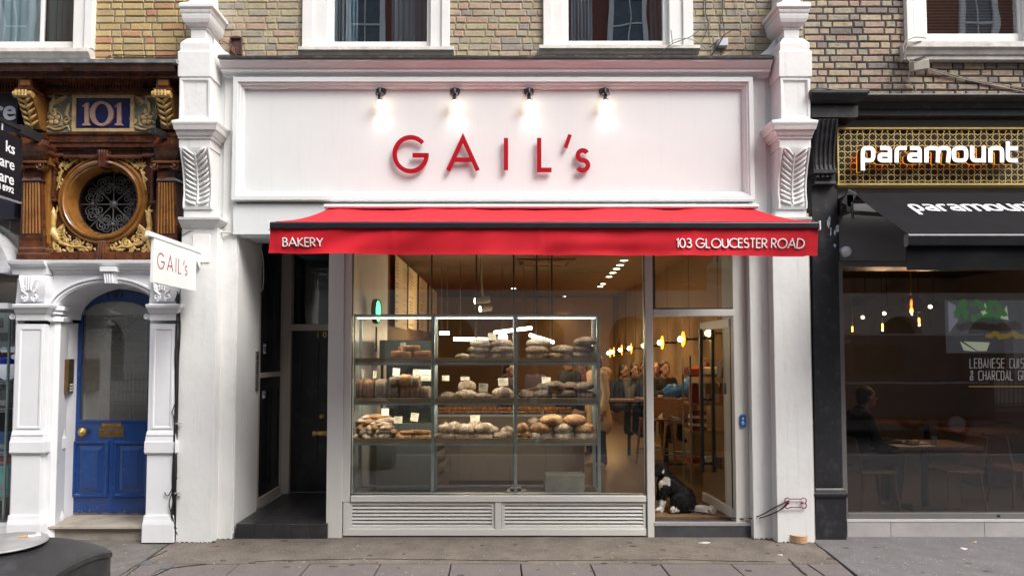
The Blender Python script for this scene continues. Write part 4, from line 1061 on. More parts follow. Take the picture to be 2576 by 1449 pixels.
for k in range(8):
    a = PI/4*k; ca_, sa_ = math.cos(a), math.sin(a); L_ = .35
    iron([(rc.x+ca_*.04, rc.z+sa_*.04), (rc.x+ca_*L_, rc.z+sa_*L_)], .007 if k % 2 == 0 else .006)
    for sg in (-1, 1):
        for d, rad in ((.15,.05),(.25,.055),(.205,.032)):
            off = .075 if d > .2 else .055
            if d == .205: off = .03
            cx_, cz_ = rc.x + ca_*d - sa_*off*sg, rc.z + sa_*d + ca_*off*sg
            iron(spiral(cx_, cz_, rad, .008, math.degrees(a) + 180 + (90 if sg > 0 else -90), 1.6*sg, 26), .0055)
    if k % 2 == 0: m.ell((rc.x+ca_*.22, IY-.012, rc.z+sa_*.22), (.02,.014,.02), nu=8, nv=5)
m.build('iron_grille', mat('iron_black', (0.10,0.10,0.11), .3, .2, 10, spec=.8), rw, smooth=60)
# keystones
for (a, b, c, d) in ((244,378,271,422),(242,606,270,655)):
    m = MB(); p = [XZ(a,b,-.13), XZ(c,b,-.13), XZ(c-4,d,-.11), XZ(a+5,d,-.11)]
    if d > 600: p = [XZ(a+6,b,-.13), XZ(c-5,b,-.13), XZ(c,d,-.11), XZ(a,d,-.11)]
    m.prism(list(reversed(p)), -.135, .0)
    for k in range(3):
        u = .25 + .25*k; m.tube([(p[0][0]*(1-u)+p[1][0]*u,-.138,p[0][1]),(p[3][0]*(1-u)+p[2][0]*u,-.136,p[3][1])], .010, 6)
    m.build('keystone', BROWNT, rw, smooth=40, bevel=.003)
# eared moulding round the top
m = MB()
def mould(a, b, c, d):
    m.pbox(a, b, c, d, -.075, -.02); m.pbox(a+2, b+2, c-2, d-2, -.092, -.07)
for t in ((128,386,158,396),(158,390,358,400),(358,386,388,396),(128,396,137,500),(379,396,388,505),(137,394,146,412),(126,500,141,508),(376,505,391,512)): mould(*t)
m.build('eared_moulding', BROWNT, rw, bevel=.004)
# gold spandrel carvings
def spandrel_top(mir):
    fx = (lambda u: u) if not mir else (lambda u: 513 - u)
    mb = MB(); Y = -.03
    for k in range(7):
        a = math.radians(175 - 32*k + 0); r0 = 17
        c = (160, 418); relief_leaf(mb, (fx(c[0]+3), c[1]+2), (fx(c[0]+r0*math.cos(a)), c[1]-r0*math.sin(a)), 3.4, Y)
    relief_tube(mb, [(fx(a), b) for a, b in ((172,420),(184,408),(196,402),(208,398),(222,396))], [4,3.4,3,2.4,1], Y)
    relief_tube(mb, [(fx(a), b) for a, b in ((158,428),(152,442),(150,456),(147,470),(144,480))], [4,3.4,3,2.4,1], Y)
    for (u, v) in ((184,402),(196,396),(206,402),(152,436),(146,452),(154,462)): relief_tube(mb, [(fx(x), y) for x, y in spiral(u, v, 5, 1, 0, 1.2, 12)], 1.8, Y)
    for (u, v, du, dv) in ((190,410,10,-3),(176,406,6,-10),(150,446,-8,6),(157,450,4,10),(148,468,6,8)): relief_leaf(mb, (fx(u), v), (fx(u+du), v+dv), 2.6, Y)
    rq = random.Random(23)
    for k in range(22):
        a_ = math.radians(rq.uniform(100, 172)); rr_q = rq.uniform(117, 138); u, v = 256 + rr_q*math.cos(a_), 503 - rr_q*math.sin(a_)
        if v < 398 or u < 148: continue
        b_ = rq.uniform(0, 2*PI); l_ = rq.uniform(5, 9); relief_leaf(mb, (fx(u), v), (fx(u+l_*math.cos(b_)), v+l_*math.sin(b_)), rq.uniform(1.8, 3), Y)
    mb.build('shell_carving', GOLDT, rw, smooth=60)
spandrel_top(False); spandrel_top(True)
def spandrel_beast(mir):
    fx = (lambda u: u) if not mir else (lambda u: 511 - u)
    mb = MB(); Y = -.035
    T = lambda pts, r: relief_tube(mb, [(fx(a), b) for a, b in pts], r, Y)
    T([(136,580),(133,566),(136,552),(137,540),(134,532),(126,531)], [6,7,7,7,6,3]); T([(137,534),(135,524),(131,516)], [4,3,1]); T([(140,538),(146,528),(144,518)], [3,2.5,1])   # neck, head, crest
    T([(134,575),(136,590),(144,602),(150,606)], [8,12,9,6])        # chest and body
    T([(136,590),(138,608),(136,622),(130,632)], [6,5,3.5,4])      # fore leg
    for k in range(6): T([(146,580),(155-1*k,572+7*k),(163,562+9*k),(160,578+8*k)], [3,4,3,1.2])   # wing
    T(spiral(143, 622, 9, 2, 0, 1.4), 2.6)
    T([(150,610),(166,616),(186,622),(204,620),(218,625),(232,624)], [5,4,4,4,3,1.4])
    T(spiral(192, 612, 13, 2, -90, 1.7), 2.8); T(spiral(228, 620, 7, 2, 90, 1.3), 2)
    for (u, v, du, dv) in ((168,612,-3,-14),(176,618,-10,10),(206,616,8,-12),(214,626,10,6),(170,622,6,12),(218,618,4,-10),(140,632,-8,2),(158,628,10,4)): relief_leaf(mb, (fx(u), v), (fx(u+du), v+dv), 3.6, Y)
    rq = random.Random(19)
    for k in range(30):
        u = rq.uniform(126, 238); rad = math.hypot(u-256, 0)
        lo_ = 503 + math.sqrt(max(0, 117**2 - (u-256)**2)) if abs(u-256) < 117 else 545
        v = rq.uniform(max(lo_+4, 560), 632); a_ = rq.uniform(0, 2*PI); l_ = rq.uniform(6, 11)
        relief_leaf(mb, (fx(u), v), (fx(u+l_*math.cos(a_)), min(633, v+l_*math.sin(a_))), rq.uniform(2, 3.4), Y)
    for (u, v, q_) in ((168,606,9),(212,626,6),(150,632,6),(180,628,7)): T(spiral(u, v, q_, 1.5, 40, 1.5), 2.2)
    mb.build('beast_carving', GOLDT, rw, smooth=60)
spandrel_beast(False); spandrel_beast(True)
s = MB(); x = 104
while x < 440:
    s.pbox(x+.6, 634, min(x+45.5, 446), 654, -.10, .05); x += 46.5
s.build('base_band', BROWNT, LB, bevel=.003)
# ---- white lower storey: entablature, arch, pilasters
WL = mat('white_gloss_paint', (0.71,0.72,0.745), .3, .03, 3, .12, 30, stain=(.55,.55,.55), stain_amt=.2, stain_scale=4)
s = MB()
s.prism_x([(.05,zz(653,-.3)),(-.30,zz(654,-.3)),(-.295,zz(662,-.3)),(-.26,zz(669,-.27)),(-.25,zz(671,-.25)),(-.25,zz(676,-.25)),(-.22,zz(677,-.23)),(-.22,zz(683,-.22)),(-.20,zz(684,-.2)),(-.20,zz(690,-.2)),(.05,zz(690,-.2))], xr(40,-.2), xr(446,-.2))
s.prism_x([(-.3,zz(654,-.36)),(-.34,zz(654,-.36)),(-.33,zz(664,-.35)),(-.29,zz(672,-.3)),(-.28,zz(690,-.3)),(-.2,zz(690,-.3))], xr(29,-.33), xr(116,-.33))
s.build('entablature', WL, LB, bevel=.002, smooth=30)
# elliptical arch
YA = -.19; ax0, ax1 = 137, 410; apx, rx_, top_, spr = 273, 137, 713, 800
ar = [XZ(apx + rx_*math.cos(math.radians(a)), spr - (spr-top_)*math.sin(math.radians(a)), YA) for a in range(0, 181, 6)]
m = MB(); ztp = zz(691, YA); n = len(ar)
xR_, xL_ = xr(446, YA), xr(118, YA)
poly = [(xR_,ar[0][1]),(xR_,ztp),(xL_,ztp),(xL_,ar[-1][1])] + list(reversed(ar))
for i in range(n-1):
    (xa_,za_),(xb_,zb_) = ar[i], ar[i+1]
    m.prism([(xb_,zb_),(xa_,za_),(xa_,ztp),(xb_,ztp)], YA, .28)
m.box(ar[0][0], xR_, YA, .28, ar[0][1], ztp); m.box(xL_, ar[-1][0], YA, .28, ar[-1][1], ztp)
aw = m.build('arch_wall', WL, LB)
m = MB()
for off, w_, y in ((9,7,-.21),(18,6,-.225),(4,5,-.20)):
    pts = [XZ(apx + (rx_+off)*math.cos(math.radians(a)), spr - (spr-top_+off*.75)*math.sin(math.radians(a)), YA) for a in range(0, 181, 6)]
    m.ribbon(pts, w_*SCALE(YA), y, YA+.01)
m.build('arch_moulding', WL, aw, bevel=.004, smooth=40)
m = MB(); a, b, c, d = 262, 683, 288, 714
p = [XZ(a-6,b,-.30), XZ(c-4,b,-.30), XZ(c+4,d,-.24), XZ(a+6,d,-.24)]
m.prism(list(reversed(p)), -.28, -.15); m.pbox(250, 671, 290, 683, -.31, -.15)
for k in range(4):
    u = .15 + .23*k; m.tube([(p[0][0]*(1-u)+p[1][0]*u,-.285,p[0][1]),(p[3][0]*(1-u)+p[2][0]*u,-.283,p[3][1])], .011, 6)
m.build('keystone', WL, aw, bevel=.003, smooth=40)
def white_pilaster(xa, xb, left):
    """square white pilaster with corbel, capital, panel and base"""
    Yf = -.28; s = MB()
    def q(a, c, py, Y=Yf, yb=.05): return (P(a,960,Y).x, P(c,960,Y).x, Y, yb, P((a+c)/2,py,Y).z)
    s.rects([q(xa,xb,1365),q(xa,xb,815)])
    s.rects([q(xa-9,xb+5,1365,-.31),q(xa-9,xb+5,1320,-.31),q(xa-7,xb+4,1312,-.305),q(xa-6,xb+3,1306,-.30),q(xa-5,xb+2,1296,-.295)])
    s.rects([q(xa-6,xb+5,1142,-.295),q(xa-8,xb+6,1138,-.305),q(xa-8,xb+6,1112,-.305),q(xa-6,xb+5,1108,-.30),q(xa-5,xb+4,1098,-.295),q(xa-4,xb+3,1094,-.30),q(xa-3,xb+2,1088,-.295),q(xa-1,xb+1,1084,-.29)])
    s.rects([q(xa-2,xb+2,806,-.29),q(xa-2,xb+2,790,-.29),q(xa-6,xb+4,786,-.31),q(xa-8,xb+6,778,-.325),q(xa-12,xb+9,773,-.345),q(xa-14,xb+10,766,-.35),q(xa-4,xb+2,764,-.30)])
    s.rects([q(xa-4,xb+2,764,-.26),q(xa+2,xb-2,690,-.26)])
    pl = s.build('white_pilaster', WL, LB, bevel=.004)
    s = MB(); bolection(s, xa+12, 824, xb-8, 1078, -.285, [(0,-.279),(0,-.287),(4,-.287),(7,-.281)]); s.build('panel_moulding', WL, pl)
    s = MB(); Yk = -.27; xm = (xa+xb)/2
    s.rects([q(xa+8,xb-6,758,-.28),q(xa+4,xb-2,740,-.31),q(xa+4,xb-2,700,-.32),q(xa+4,xb-2,692,-.30)])
    for sg in (-1,1):
        sp = [XZ(x,y,-.32) for x,y in spiral(xm+sg*13, 748, 9, 2, 90, 1.4*sg, 18)]; s.tube([(a,-.31,b) for a,b in sp], .012, 6)
        for k in range(4): 
            pts = [XZ(xm+sg*(4+3*k), 742-9*k, -.32), XZ(xm+sg*(16+2*k), 732-9*k, -.32), XZ(xm+sg*22, 722-9*k, -.32)]
            s.tube([(a,-.318,b) for a,b in pts], [.008,.016,.006], 6)
    for k in range(3): 
        c0, c1 = XZ(xm-6+6*k, 694, -.32), XZ(xm-6+6*k, 730, -.32); s.tube([(c0[0],-.322,c0[1]),(c1[0],-.322,c1[1])], .009, 6)
    s.build('corbel', WL, pl, smooth=50, bevel=.003)
    s = MB()
    for px_ in ((xa-6,) if not left else (xa-6, )):
        c0 = XZ(px_, 797, -.28); s.lathe([(0,.1),(.028,.1),(.028,.28),(.02,.284),(.016,.27),(.0,.285)], (c0[0],0,c0[1]), 16, 'y')
    s.build('volute', WL, pl, smooth=40)
    return pl
white_pilaster(36, 108, True); white_pilaster(374, 440, False)
# splayed reveal left of the door
Yd = .26
xA, xB = P(108,960,-.28).x, P(166,960,Yd-.05).x
s = MB(); s.prism_z([(xA,-.20),(xA+.05,-.20),(xA+.09,-.17),(xB,Yd+.1),(xA,Yd+.1)], -.03, zz(795, YA)); rv = s.build('reveal', WL, LB, bevel=.004)
s = MB()
for py, o_ in ((786,.0),(776,.02),(804,.01)):
    z_ = zz(py,-.2); s.prism_z([(xA,-.23-o_),(xA+.055,-.23-o_),(xA+.11+o_,-.17-o_*.5),(xB+.01+o_,Yd+.02),(xA,Yd+.02)], z_-.02, z_+.02)
s.build('impost_moulding', WL, rv, bevel=.003)
s = MB()
for k in range(8):
    c_ = Vector((xA+.09,-.17,0)) + Vector((xB-(xA+.09), (Yd+.1)+.17, 0)).normalized()*(.06+.045*k); s.tube([(c_.x, c_.y, zz(800,-.2)-.03), (c_.x, c_.y, zz(800,-.2)+.02)], .02, 8)
s.build('bead_moulding', WL, rv, smooth=50)
MB().box(P(374,960,-.1).x, P(446,960,-.1).x, -.1, .5, -.03, zz(795,YA)).build('jamb_wall', WL, LB)
MB().box(xB-.35, P(446,960,Yd).x+.2, Yd+.08, Yd+.14, zz(790,Yd), zz(690,Yd)).build('door_head_wall', WL, LB)
# step
s = MB(); x0, x1 = P(115,1330,-.2).x, P(372,1330,-.2).x; z1 = .155
s.prism_x([(Yd+.1,-.03),(-.16,-.03),(-.16,z1-.05),(-.19,z1-.045),(-.205,z1-.03),(-.20,z1-.012),(-.18,z1-.004),(Yd+.1,z1)], x0, x1)
s.build('step', mat('worn_stone_step', (0.30,0.265,0.22), .6, .25, 5, .4, 40, stain=(.07,.06,.05), stain_amt=.7, stain_scale=5), LB, smooth=40)
# intercom on the reveal
dirv = Vector((xB-(xA+.09), (Yd+.1)+.17, 0)).normalized(); nrm = Vector((dirv.y, -dirv.x, 0))
pc = P(154, 946, .06); z0_, z1_ = pc.z-.18, pc.z+.18
cc = Vector((xA+.09, -.17, 0)) + dirv*.27
M3 = Matrix((dirv, nrm, Vector((0,0,1)))).transposed()
s = MB(); s.obox((cc.x+nrm.x*.018, cc.y+nrm.y*.018, pc.z), (.20,.04,.36), M3); icm = s.build('intercom', BRONZE, LB, bevel=.004)
s = MB()
for k in range(3):
    for u, w_ in ((-.01,.045),(.05,.03)):
        c = cc + dirv*u + nrm*.041; s.obox((c.x,c.y,pc.z-.09-.03*k), (w_,.006,.016), M3)
s.build('intercom_button', mat('pale_button', (.6,.6,.58), .4, .05), icm)
# blue arched door
door_x0, door_x1 = P(166,1000,Yd).x, P(386,1000,Yd).x; dxm = (door_x0+door_x1)/2; zsp = zz(772, Yd); ztop_ = zz(727, Yd); zbt = .158
def arch_poly(x0, x1, zs_, zt_, n=18):
    r = (x1-x0)/2; c = (x0+x1)/2
    return [(c + r*math.cos(math.radians(a)), zs_ + (zt_-zs_)*(abs(math.sin(math.radians(a)))**.8)) for a in [180*i/n for i in range(n+1)]]
gx0, gx1 = P(203,900,Yd).x, P(377,900,Yd).x; gz0 = zz(1056,Yd); gzs, gzt = zz(795,Yd), zz(756,Yd)
m = MB(); ap = arch_poly(door_x0, door_x1, zsp, ztop_); ip_ = arch_poly(gx0, gx1, gzs, gzt)
for i in range(len(ap)-1): m.prism([ip_[i+1], ip_[i], ap[i], ap[i+1]], Yd, Yd+.05)
m.box(door_x0, gx0, Yd, Yd+.05, gz0, gzs); m.prism([(door_x0,gzs),ip_[-1],ap[-1]], Yd, Yd+.05); m.prism([ip_[0],(door_x1,gzs),ap[0]], Yd, Yd+.05)
m.box(gx1, door_x1, Yd, Yd+.05, gz0, gzs); m.box(door_x0, door_x1, Yd, Yd+.05, zbt, gz0)
bd_ = m.build('blue_door', BLUED, LB)
m = MB()   # arched stop around the glass, raised panels
m.ribbon([(gx0,gz0)] + list(reversed(ip_)) + [(gx1,gz0)], .022, Yd-.008, Yd+.004); m.box(gx0-.011, gx1+.011, Yd-.012, Yd, gz0-.025, gz0-.002)
m.build('glazing_stop', BLUED, bd_, bevel=.003)
for a, c in ((186,272),(287,372)):
    m = MB(); bolection(m, a, 1108, c, 1250, Yd, [(0,Yd+.001),(0,Yd-.012),(3,Yd-.026),(7,Yd-.022),(10,Yd-.002),(13,Yd-.002),(24,Yd-.022),(25,Yd-.022)])
    p_, q_ = P(a+24.5,1132.5,Yd), P(c-24.5,1225.5,Yd); m.box(p_.x, q_.x, Yd-.022, Yd+.0, q_.z, p_.z)
    m.build('door_panel', BLUED, bd_)
MB().box(gx0-.01, gx1+.01, Yd+.02, Yd+.026, gz0-.01, gzt).build('door_pane', glass('door_glass', (.80,.79,.75), .06, 1.8, .02, .09), bd_)
m = MB(); m.pbox(248, 1072, 311, 1099, Yd-.008, Yd); m.pbox(255, 1079, 304, 1092, Yd-.014, Yd-.008); m.build('letter_box', BRONZE, bd_, bevel=.003)
m = MB(); m.pbox(256, 1061, 304, 1073, Yd-.006, Yd); nl = m.build('notice_plate', mat('notice_brass', (.35,.19,.07), .4, .15, 20, metal=.6), bd_)
font_text('notice_lettering', 'NO free newspapers\nOR junk mail', .024, .0004, 0, Matrix.Translation((P(280,1067,Yd).x, Yd-.0075, P(280,1066,Yd).z)) @ FACE, DARKMET, nl, 'CENTER')
m = MB(); p_ = P(214, 1085, Yd); m.lathe([(0,0),(.036,0),(.036,.008),(.016,.014),(.018,.034),(.042,.042),(.046,.058),(.0,.09)], (p_.x,Yd,p_.z), 8, 'y'); m.build('knob', BRASS, bd_)
m = MB(); p_ = P(183, 985, Yd); m.prism([(p_.x,p_.z-.03),(p_.x+.024,p_.z),(p_.x+.022,p_.z+.02),(p_.x,p_.z+.028),(p_.x-.022,p_.z+.02),(p_.x-.024,p_.z)], Yd-.008, Yd); m.lathe([(0,.006),(.010,.006),(.010,.014),(0,.014)], (p_.x,Yd,p_.z), 12, 'y'); m.build('keyhole', BRONZE, bd_, bevel=.002)
font_text('door_number', '101', .115, .003, .002, Matrix.Translation((P(289,740,Yd).x, Yd-.004, P(289,749,Yd).z)) @ FACE, mat('dull_black_digits', (.01,.01,.012), .5, .1), bd_, 'CENTER', sp=1.25)
m = MB(); r_ = random.Random(8)
for k in range(26):
    px_ = r_.choice((r_.uniform(168,250), r_.uniform(168,360))); py_ = r_.choice((r_.uniform(1275,1303), r_.uniform(1296,1304), r_.uniform(1120,1300)))
    p_ = P(px_, py_, Yd); w_ = r_.uniform(.004,.02 if py_ > 1280 else .008); h_ = r_.uniform(.003,.010)
    m.prism([(p_.x+w_*math.cos(a)*r_.uniform(.6,1), p_.z+h_*math.sin(a)*r_.uniform(.6,1)) for a in [2*PI*i/8 for i in range(8)]], Yd-.0012, Yd+.01)
x = door_x0
while x < door_x1 - .05:
    w_ = r_.uniform(.02,.08); m.box(x, min(x+w_, door_x1), Yd-.001, Yd+.01, zbt, zbt+r_.uniform(.006,.02)); x += w_*r_.uniform(.9,1.1)
m.build('worn_patch', mat('bare_primer', (.16,.12,.085), .8, .3, 20), bd_)
m = MB()
for py in (800, 829, 858, 887, 920, 952, 985): 
    p_, q_ = P(206, py, Yd+.1), P(374, py, Yd+.1); m.tube([(p_.x,Yd+.1,p_.z),(q_.x,Yd+.1,q_.z)], .005, 6)
for px_ in (215, 250, 291, 333, 372):
    p_, q_ = P(px_, 1056, Yd+.1), P(px_, 925 if px_ not in (215, 372) else 775, Yd+.1); m.tube([(p_.x,Yd+.1,p_.z),(q_.x,Yd+.1,q_.z)], .007, 6)
for (cx_, cy_, r_0, a0, tn) in ((245,795,16,0,1.5),(220,815,18,180,-1.6),(285,825,17,90,1.6),(256,845,15,0,-1.6),(318,830,14,90,-1.5),(345,790,16,0,1.5),(280,870,14,0,1.4),(312,875,14,180,-1.4),(330,800,12,0,1.3)):
    m.tube([(a, Yd+.1, b) for a, b in (XZ(x,y,Yd+.1) for x,y in spiral(cx_, cy_, r_0, 3, a0, tn, 24))], .005, 6)
m.lathe([(0,-.085),(.05,-.09),(.05,-.11),(0,-.11)], (P(292,852,Yd+.1).x,Yd,P(292,852,Yd+.1).z), 18, 'y')
m.build('door_grille', DARKMET, bd_)
m = MB(); ch_ = mat('hall_pale', (.55,.52,.46), .8, .1, 3); m.box(door_x0-.2, door_x1+.2, Yd+1.5, Yd+1.55, 0, 3.3); m.box(door_x0-.25,door_x0-.2,Yd+.08,Yd+1.5,0,3.3); m.box(door_x1+.2,door_x1+.25,Yd+.08,Yd+1.5,0,3.3); m.box(door_x0-.2,door_x1+.2,Yd+.15,Yd+1.5,3.3,3.35)
m.build('hall', ch_, LB)
m = MB(); rr_ = .02
m.ribbon([(door_x0-.018,zbt)]+[(a-.018 if i>9 else a+.018,b+.018) for i,(a,b) in reversed(list(enumerate(ap)))]+[(door_x1+.018,zbt)], .036, Yd-.03, Yd+.06); m.build('door_frame', mat('cream_frame', (.52,.47,.40), .5, .1, 8), LB, bevel=.003)
# neighbour shop at the picture's edge: dark fascia, arch, window with goods
m = MB(); m.pbox(-420, 236, 40, 545, -.10, .05); sfb = m.build('shop_fascia', mat('navy_black_fascia', (.022,.022,.035), .35, .1, 3), LB)
font_text('fascia_lettering', 'hardware', .30, .004, .006, Matrix.Translation((P(40,300,-.11).x, -.106, P(40,301,-.11).z)) @ FACE, mat('silver_letters', (.55,.6,.66), .35, .05, metal=.2), sfb, 'RIGHT')
m = MB(); xa_, xb_ = P(-420,330,-.12).x, P(46,330,-.12).x
m.pbox(-420, 334, 40, 345, -.16, .0); m.build('shop_band', BROWNT, LB, bevel=.003)
cxs, czs, rs_ = P(-330,680,-.1).x, P(0,690,-.1).z, 0
m = MB(); pts = [(XZ(-330 + 372*math.cos(math.radians(a)), 690 - 200*math.sin(math.radians(a)), -.1)) for a in range(0, 91, 5)]
for i in range(len(pts)-1):
    (xa_,za_),(xb_,zb_) = pts[i], pts[i+1]; k = .92
    m.prism([(xb_*1.0-(xb_-cxs)*.08, zb_-(zb_-czs)*.12), (xa_-(xa_-cxs)*.08, za_-(za_-czs)*.12), (xa_,za_), (xb_,zb_)], -.2, .05)
m.build('shop_arch', WL, LB, bevel=.004)
m = MB(); m.pbox(-420, 762, 20, 776, -.12, .05); m.pbox(-420, 1322, 36, 1365, -.1, .05); m.pbox(33,700,38,1325,-.05,.08); m.build('shop_frame', WL, LB)
MB().pbox(-420, 545, 36, 1322, .02, .026).build('shop_pane', PANE, LB)
m = MB(); p_, q_ = P(-420, 500, .05), P(36, 1322, .05); m.box(p_.x, q_.x, .9, .95, 0, 3.6); m.box(q_.x+.04, q_.x+.08, .05, .9, 0, 3.6); m.box(p_.x, q_.x, .05, .95, 0, .12); m.box(p_.x,q_.x,.05,.95,3.6,3.65)
m.build('shop_interior', GLOOM, LB)
# ================================================================ restaurant building
RB = thing('restaurant_building', 'black fronted restaurant with tan brick storey above and large dark window', 'building', (5, 0, 0))
zz = lambda py, Y=0: P(2300, py, Y).z
XE = 8.6
brick_wall(RB, XBR + 0.004, XE, zz(246), ZTOP, [hole(2310, 2580, 112)], BR_C, MORT_C, seed=21, joint=.013)
rw2, z = upper_window(RB, (2282,2622), (2322,2582), (2332,2564,85), (2280,2640,105,146), archi_y=-.06)
s = MB(); x0, x1 = P(2335,60,.13).x, P(2561,60,.13).x; z = zz(84); 
while z < ZTOP: s.obox(((x0+x1)/2, .16, z), (x1-x0, .045, .003), Matrix.Rotation(math.radians(50), 3, 'X')); z += .034
s.build('blind', wood('blind_wood', (.17,.065,.03), (.27,.12,.055), .4), rw2)
MB().box(P(2043,500,0).x, XE, .06, .4, zz(670), zz(246)).build('wall', CHAR, RB)
# black cornice with a heavier end block
s = MB()
s.prism_x([(.02,zz(233,-.3)),(-.30,zz(236,-.3)),(-.31,zz(239,-.3)),(-.30,zz(245,-.3)),(-.26,zz(253,-.27)),(-.21,zz(262,-.2)),(-.20,zz(272,-.2)),(-.17,zz(276,-.17)),(-.17,zz(292,-.17)),(-.10,zz(293,-.15)),(-.08,zz(300,-.1)),(.02,zz(300,-.1))], P(2100,260,-.2).x, XE)
s.build('cornice', CHAR, RB, bevel=.003)
def sec(a, c, py, Y): return (P(a,py,Y).x, P(c,py,Y).x, Y, .02, P((a+c)/2,py,Y).z)
s = MB(); s.rects([sec(2045,2108,300,-.12),sec(2045,2108,297,-.2),sec(2041,2158,296,-.30),sec(2041,2159,283,-.30),sec(2041,2159,266,-.30),sec(2041,2155,264,-.29),sec(2041,2160,259,-.33),sec(2041,2170,250,-.37),sec(2041,2184,238,-.41),sec(2041,2188,233,-.42),sec(2041,2188,226,-.42),sec(2041,2170,223,-.38)])
s.build('cornice_block', CHAR, RB, bevel=.003)
# console and pilaster
s = MB(); s.rects([sec(2051,2121,1226,-.11),sec(2041,2106,440,-.11)])
s.rects([sec(2052,2130,1362,-.15),sec(2052,2130,1253,-.15),sec(2050,2132,1251,-.165),sec(2048,2134,1247,-.175),sec(2048,2134,1241,-.175),sec(2051,2131,1238,-.16),sec(2051,2126,1232,-.13),sec(2051,2123,1227,-.12)])
pl = s.build('pilaster', CHAR, RB, bevel=.004)
s = MB(); Yt = [(300,-.30),(318,-.285),(340,-.26),(365,-.235),(390,-.22),(415,-.215),(425,-.22)]
yz = lambda py, Y: (Y, P(2076, py, Y).z)
s.prism_x([(.0,yz(300,-.3)[1]),(.0,yz(425,-.2)[1])]+[yz(*t) for t in reversed(Yt)], P(2049,360,-.25).x, P(2104,360,-.25).x)
s.pbox(2047, 425, 2105, 436, -.225, 0); s.pbox(2051, 436, 2102, 460, -.17, 0); s.pbox(2049,458,2104,464,-.18,0)
for k in range(4): s.pbox(2053+12*k, 437, 2062+12*k, 447, -.205, -.1)
cn = s.build('console', CHAR, pl, bevel=.004)
s = MB()
for k in range(5):
    px = 2054 + 11.3*k; s.tube([(P(px,360,-.25).x, yz(py,Y)[0]-.002, yz(py,Y)[1]) for py, Y in Yt], .011, 8)
s.build('fluting', CHAR, cn, smooth=60)
s = MB(); r = random.Random(5)
for px, py, w, h in ((2085,562,5,18),(2090,580,3,14),(2106,575,8,14),(2100,585,5,10),(2100,618,4,6),(2088,552,3,10)):
    s.prism([XZ(px + w*math.cos(a)*r.uniform(.3,1), py - h*math.sin(a)*r.uniform(.5,1), -.112) for a in [2*PI*i/9 for i in range(9)]], -.1125, -.10)
s.build('paint_splash', mat('pale_splash', (.42,.47,.50), .6, .2, 30), pl)
# dirty strip where the white pier meets the black pilaster
MB().box(P(2033,960,-.18).x-.01, P(2044,960,-.18).x, -.17, .0, -.03, zz(535,-.2)).build('party_strip', mat('dirty_cream', (.42,.40,.35), .7, .2, 9, .4, 30, stain=(.12,.11,.09), stain_amt=.6, stain_scale=8), RB)
# grey fascia and head
GREYF = mat('fascia_grey', (.16,.155,.155), .5, .06, 2)
s = MB(); s.box(P(2106,400,-.06).x, XE, -.06, .06, zz(655,-.06), zz(299,-.06)); s.build('fascia', GREYF, RB)
FRM = mat('window_frame_grey', (.15,.145,.14), .4, .06, 4)
s = MB(); zh2 = zz(657,-.03); zs2 = zz(1291,-.03); xg0 = P(2126,960,-.03).x
s.box(P(2116,960,-.03).x-.01, xg0, -.03, .08, zz(1307,-.03), zh2); s.box(xg0, XE, -.03, .08, zz(1307,-.03), zs2); s.box(xg0, XE, -.02, .10, zz(672,-.02), zh2)
wf = s.build('window_frame', FRM, RB, bevel=.003)
rg = glass('restaurant_glass', (.72,.72,.72), .055, 1.0, .03)
MB().box(xg0, XE, .02, .028, zs2, zz(672,-.02)).build('window_pane', rg, wf)
s = MB(); p = P(2508, 1297, -.03); s.box(p.x-.0, p.x+.03, -.034,-.03,p.z-.012,p.z+.012); s.build('lock', DARKMET, wf)
s = MB(); x = P(2131,1330,-.05).x; first = P(2241,1330,-.05).x
xs_ = [x, first, P(2477,1330,-.05).x, P(2477,1330,-.05).x+1.0, XE]
for a, b in zip(xs_[:-1], xs_[1:]): s.box(a+.002, b-.002, -.05, .1, -.03, zz(1312,-.05))
rb_ = s.build('stall_riser', mat('pale_stone_tile', (.40,.385,.38), .5, .12, 2.2, .1, 20, stain=(.26,.24,.24), stain_amt=.5, stain_scale=3), RB, bevel=.002)
MB().box(x, XE, -.055, .1, zz(1312,-.05)+.001, zz(1306.5,-.05)).build('riser_cap', mat('riser_cap_white', (.55,.54,.53), .5, .06), rb_)
# glass lettering
LET = mat('vinyl_white', (.62,.64,.66), .6, .03)
def glass_text(txt, px, yt, yb, pitch):
    mb = MB(); h = yb - yt - 1.8; u = 0
    for i, ch in enumerate(txt):
        if ch == ' ': u += pitch*.85; continue
        kw = 7.4/h; w, st = glyph(ch, 4.0, 1.0); k = kw/max(w, .3) if w else 1
        w, st = glyph(ch, 4.0, k)
        for j, q in enumerate(st): mb.ribbon([XZ(px + u + a*h, yb - .9 - b*h, .019) for a, b in q], 1.9*SCALE(.02), .0185-.0003*j, .0198)
        u += (pitch if ch != 'I' else pitch*.5)
    return mb
a = glass_text('LEBANESE CUISINE', 2440, 901, 926, 11.3); a2 = glass_text('& CHARCOAL GRILL', 2441, 932, 956.5, 11.3)
a.v, n0 = a.v, len(a.v)
a.add(a2.v, a2.f); a.build('glass_lettering', LET, wf)
MB().box(P(2437,972,.02).x, P(2437,972,.02).x+.95, .0186, .0198, zz(973,.02), zz(971,.02)).build('gold_line', mat('vinyl_gold', (.55,.36,.03), .5, .03), wf)

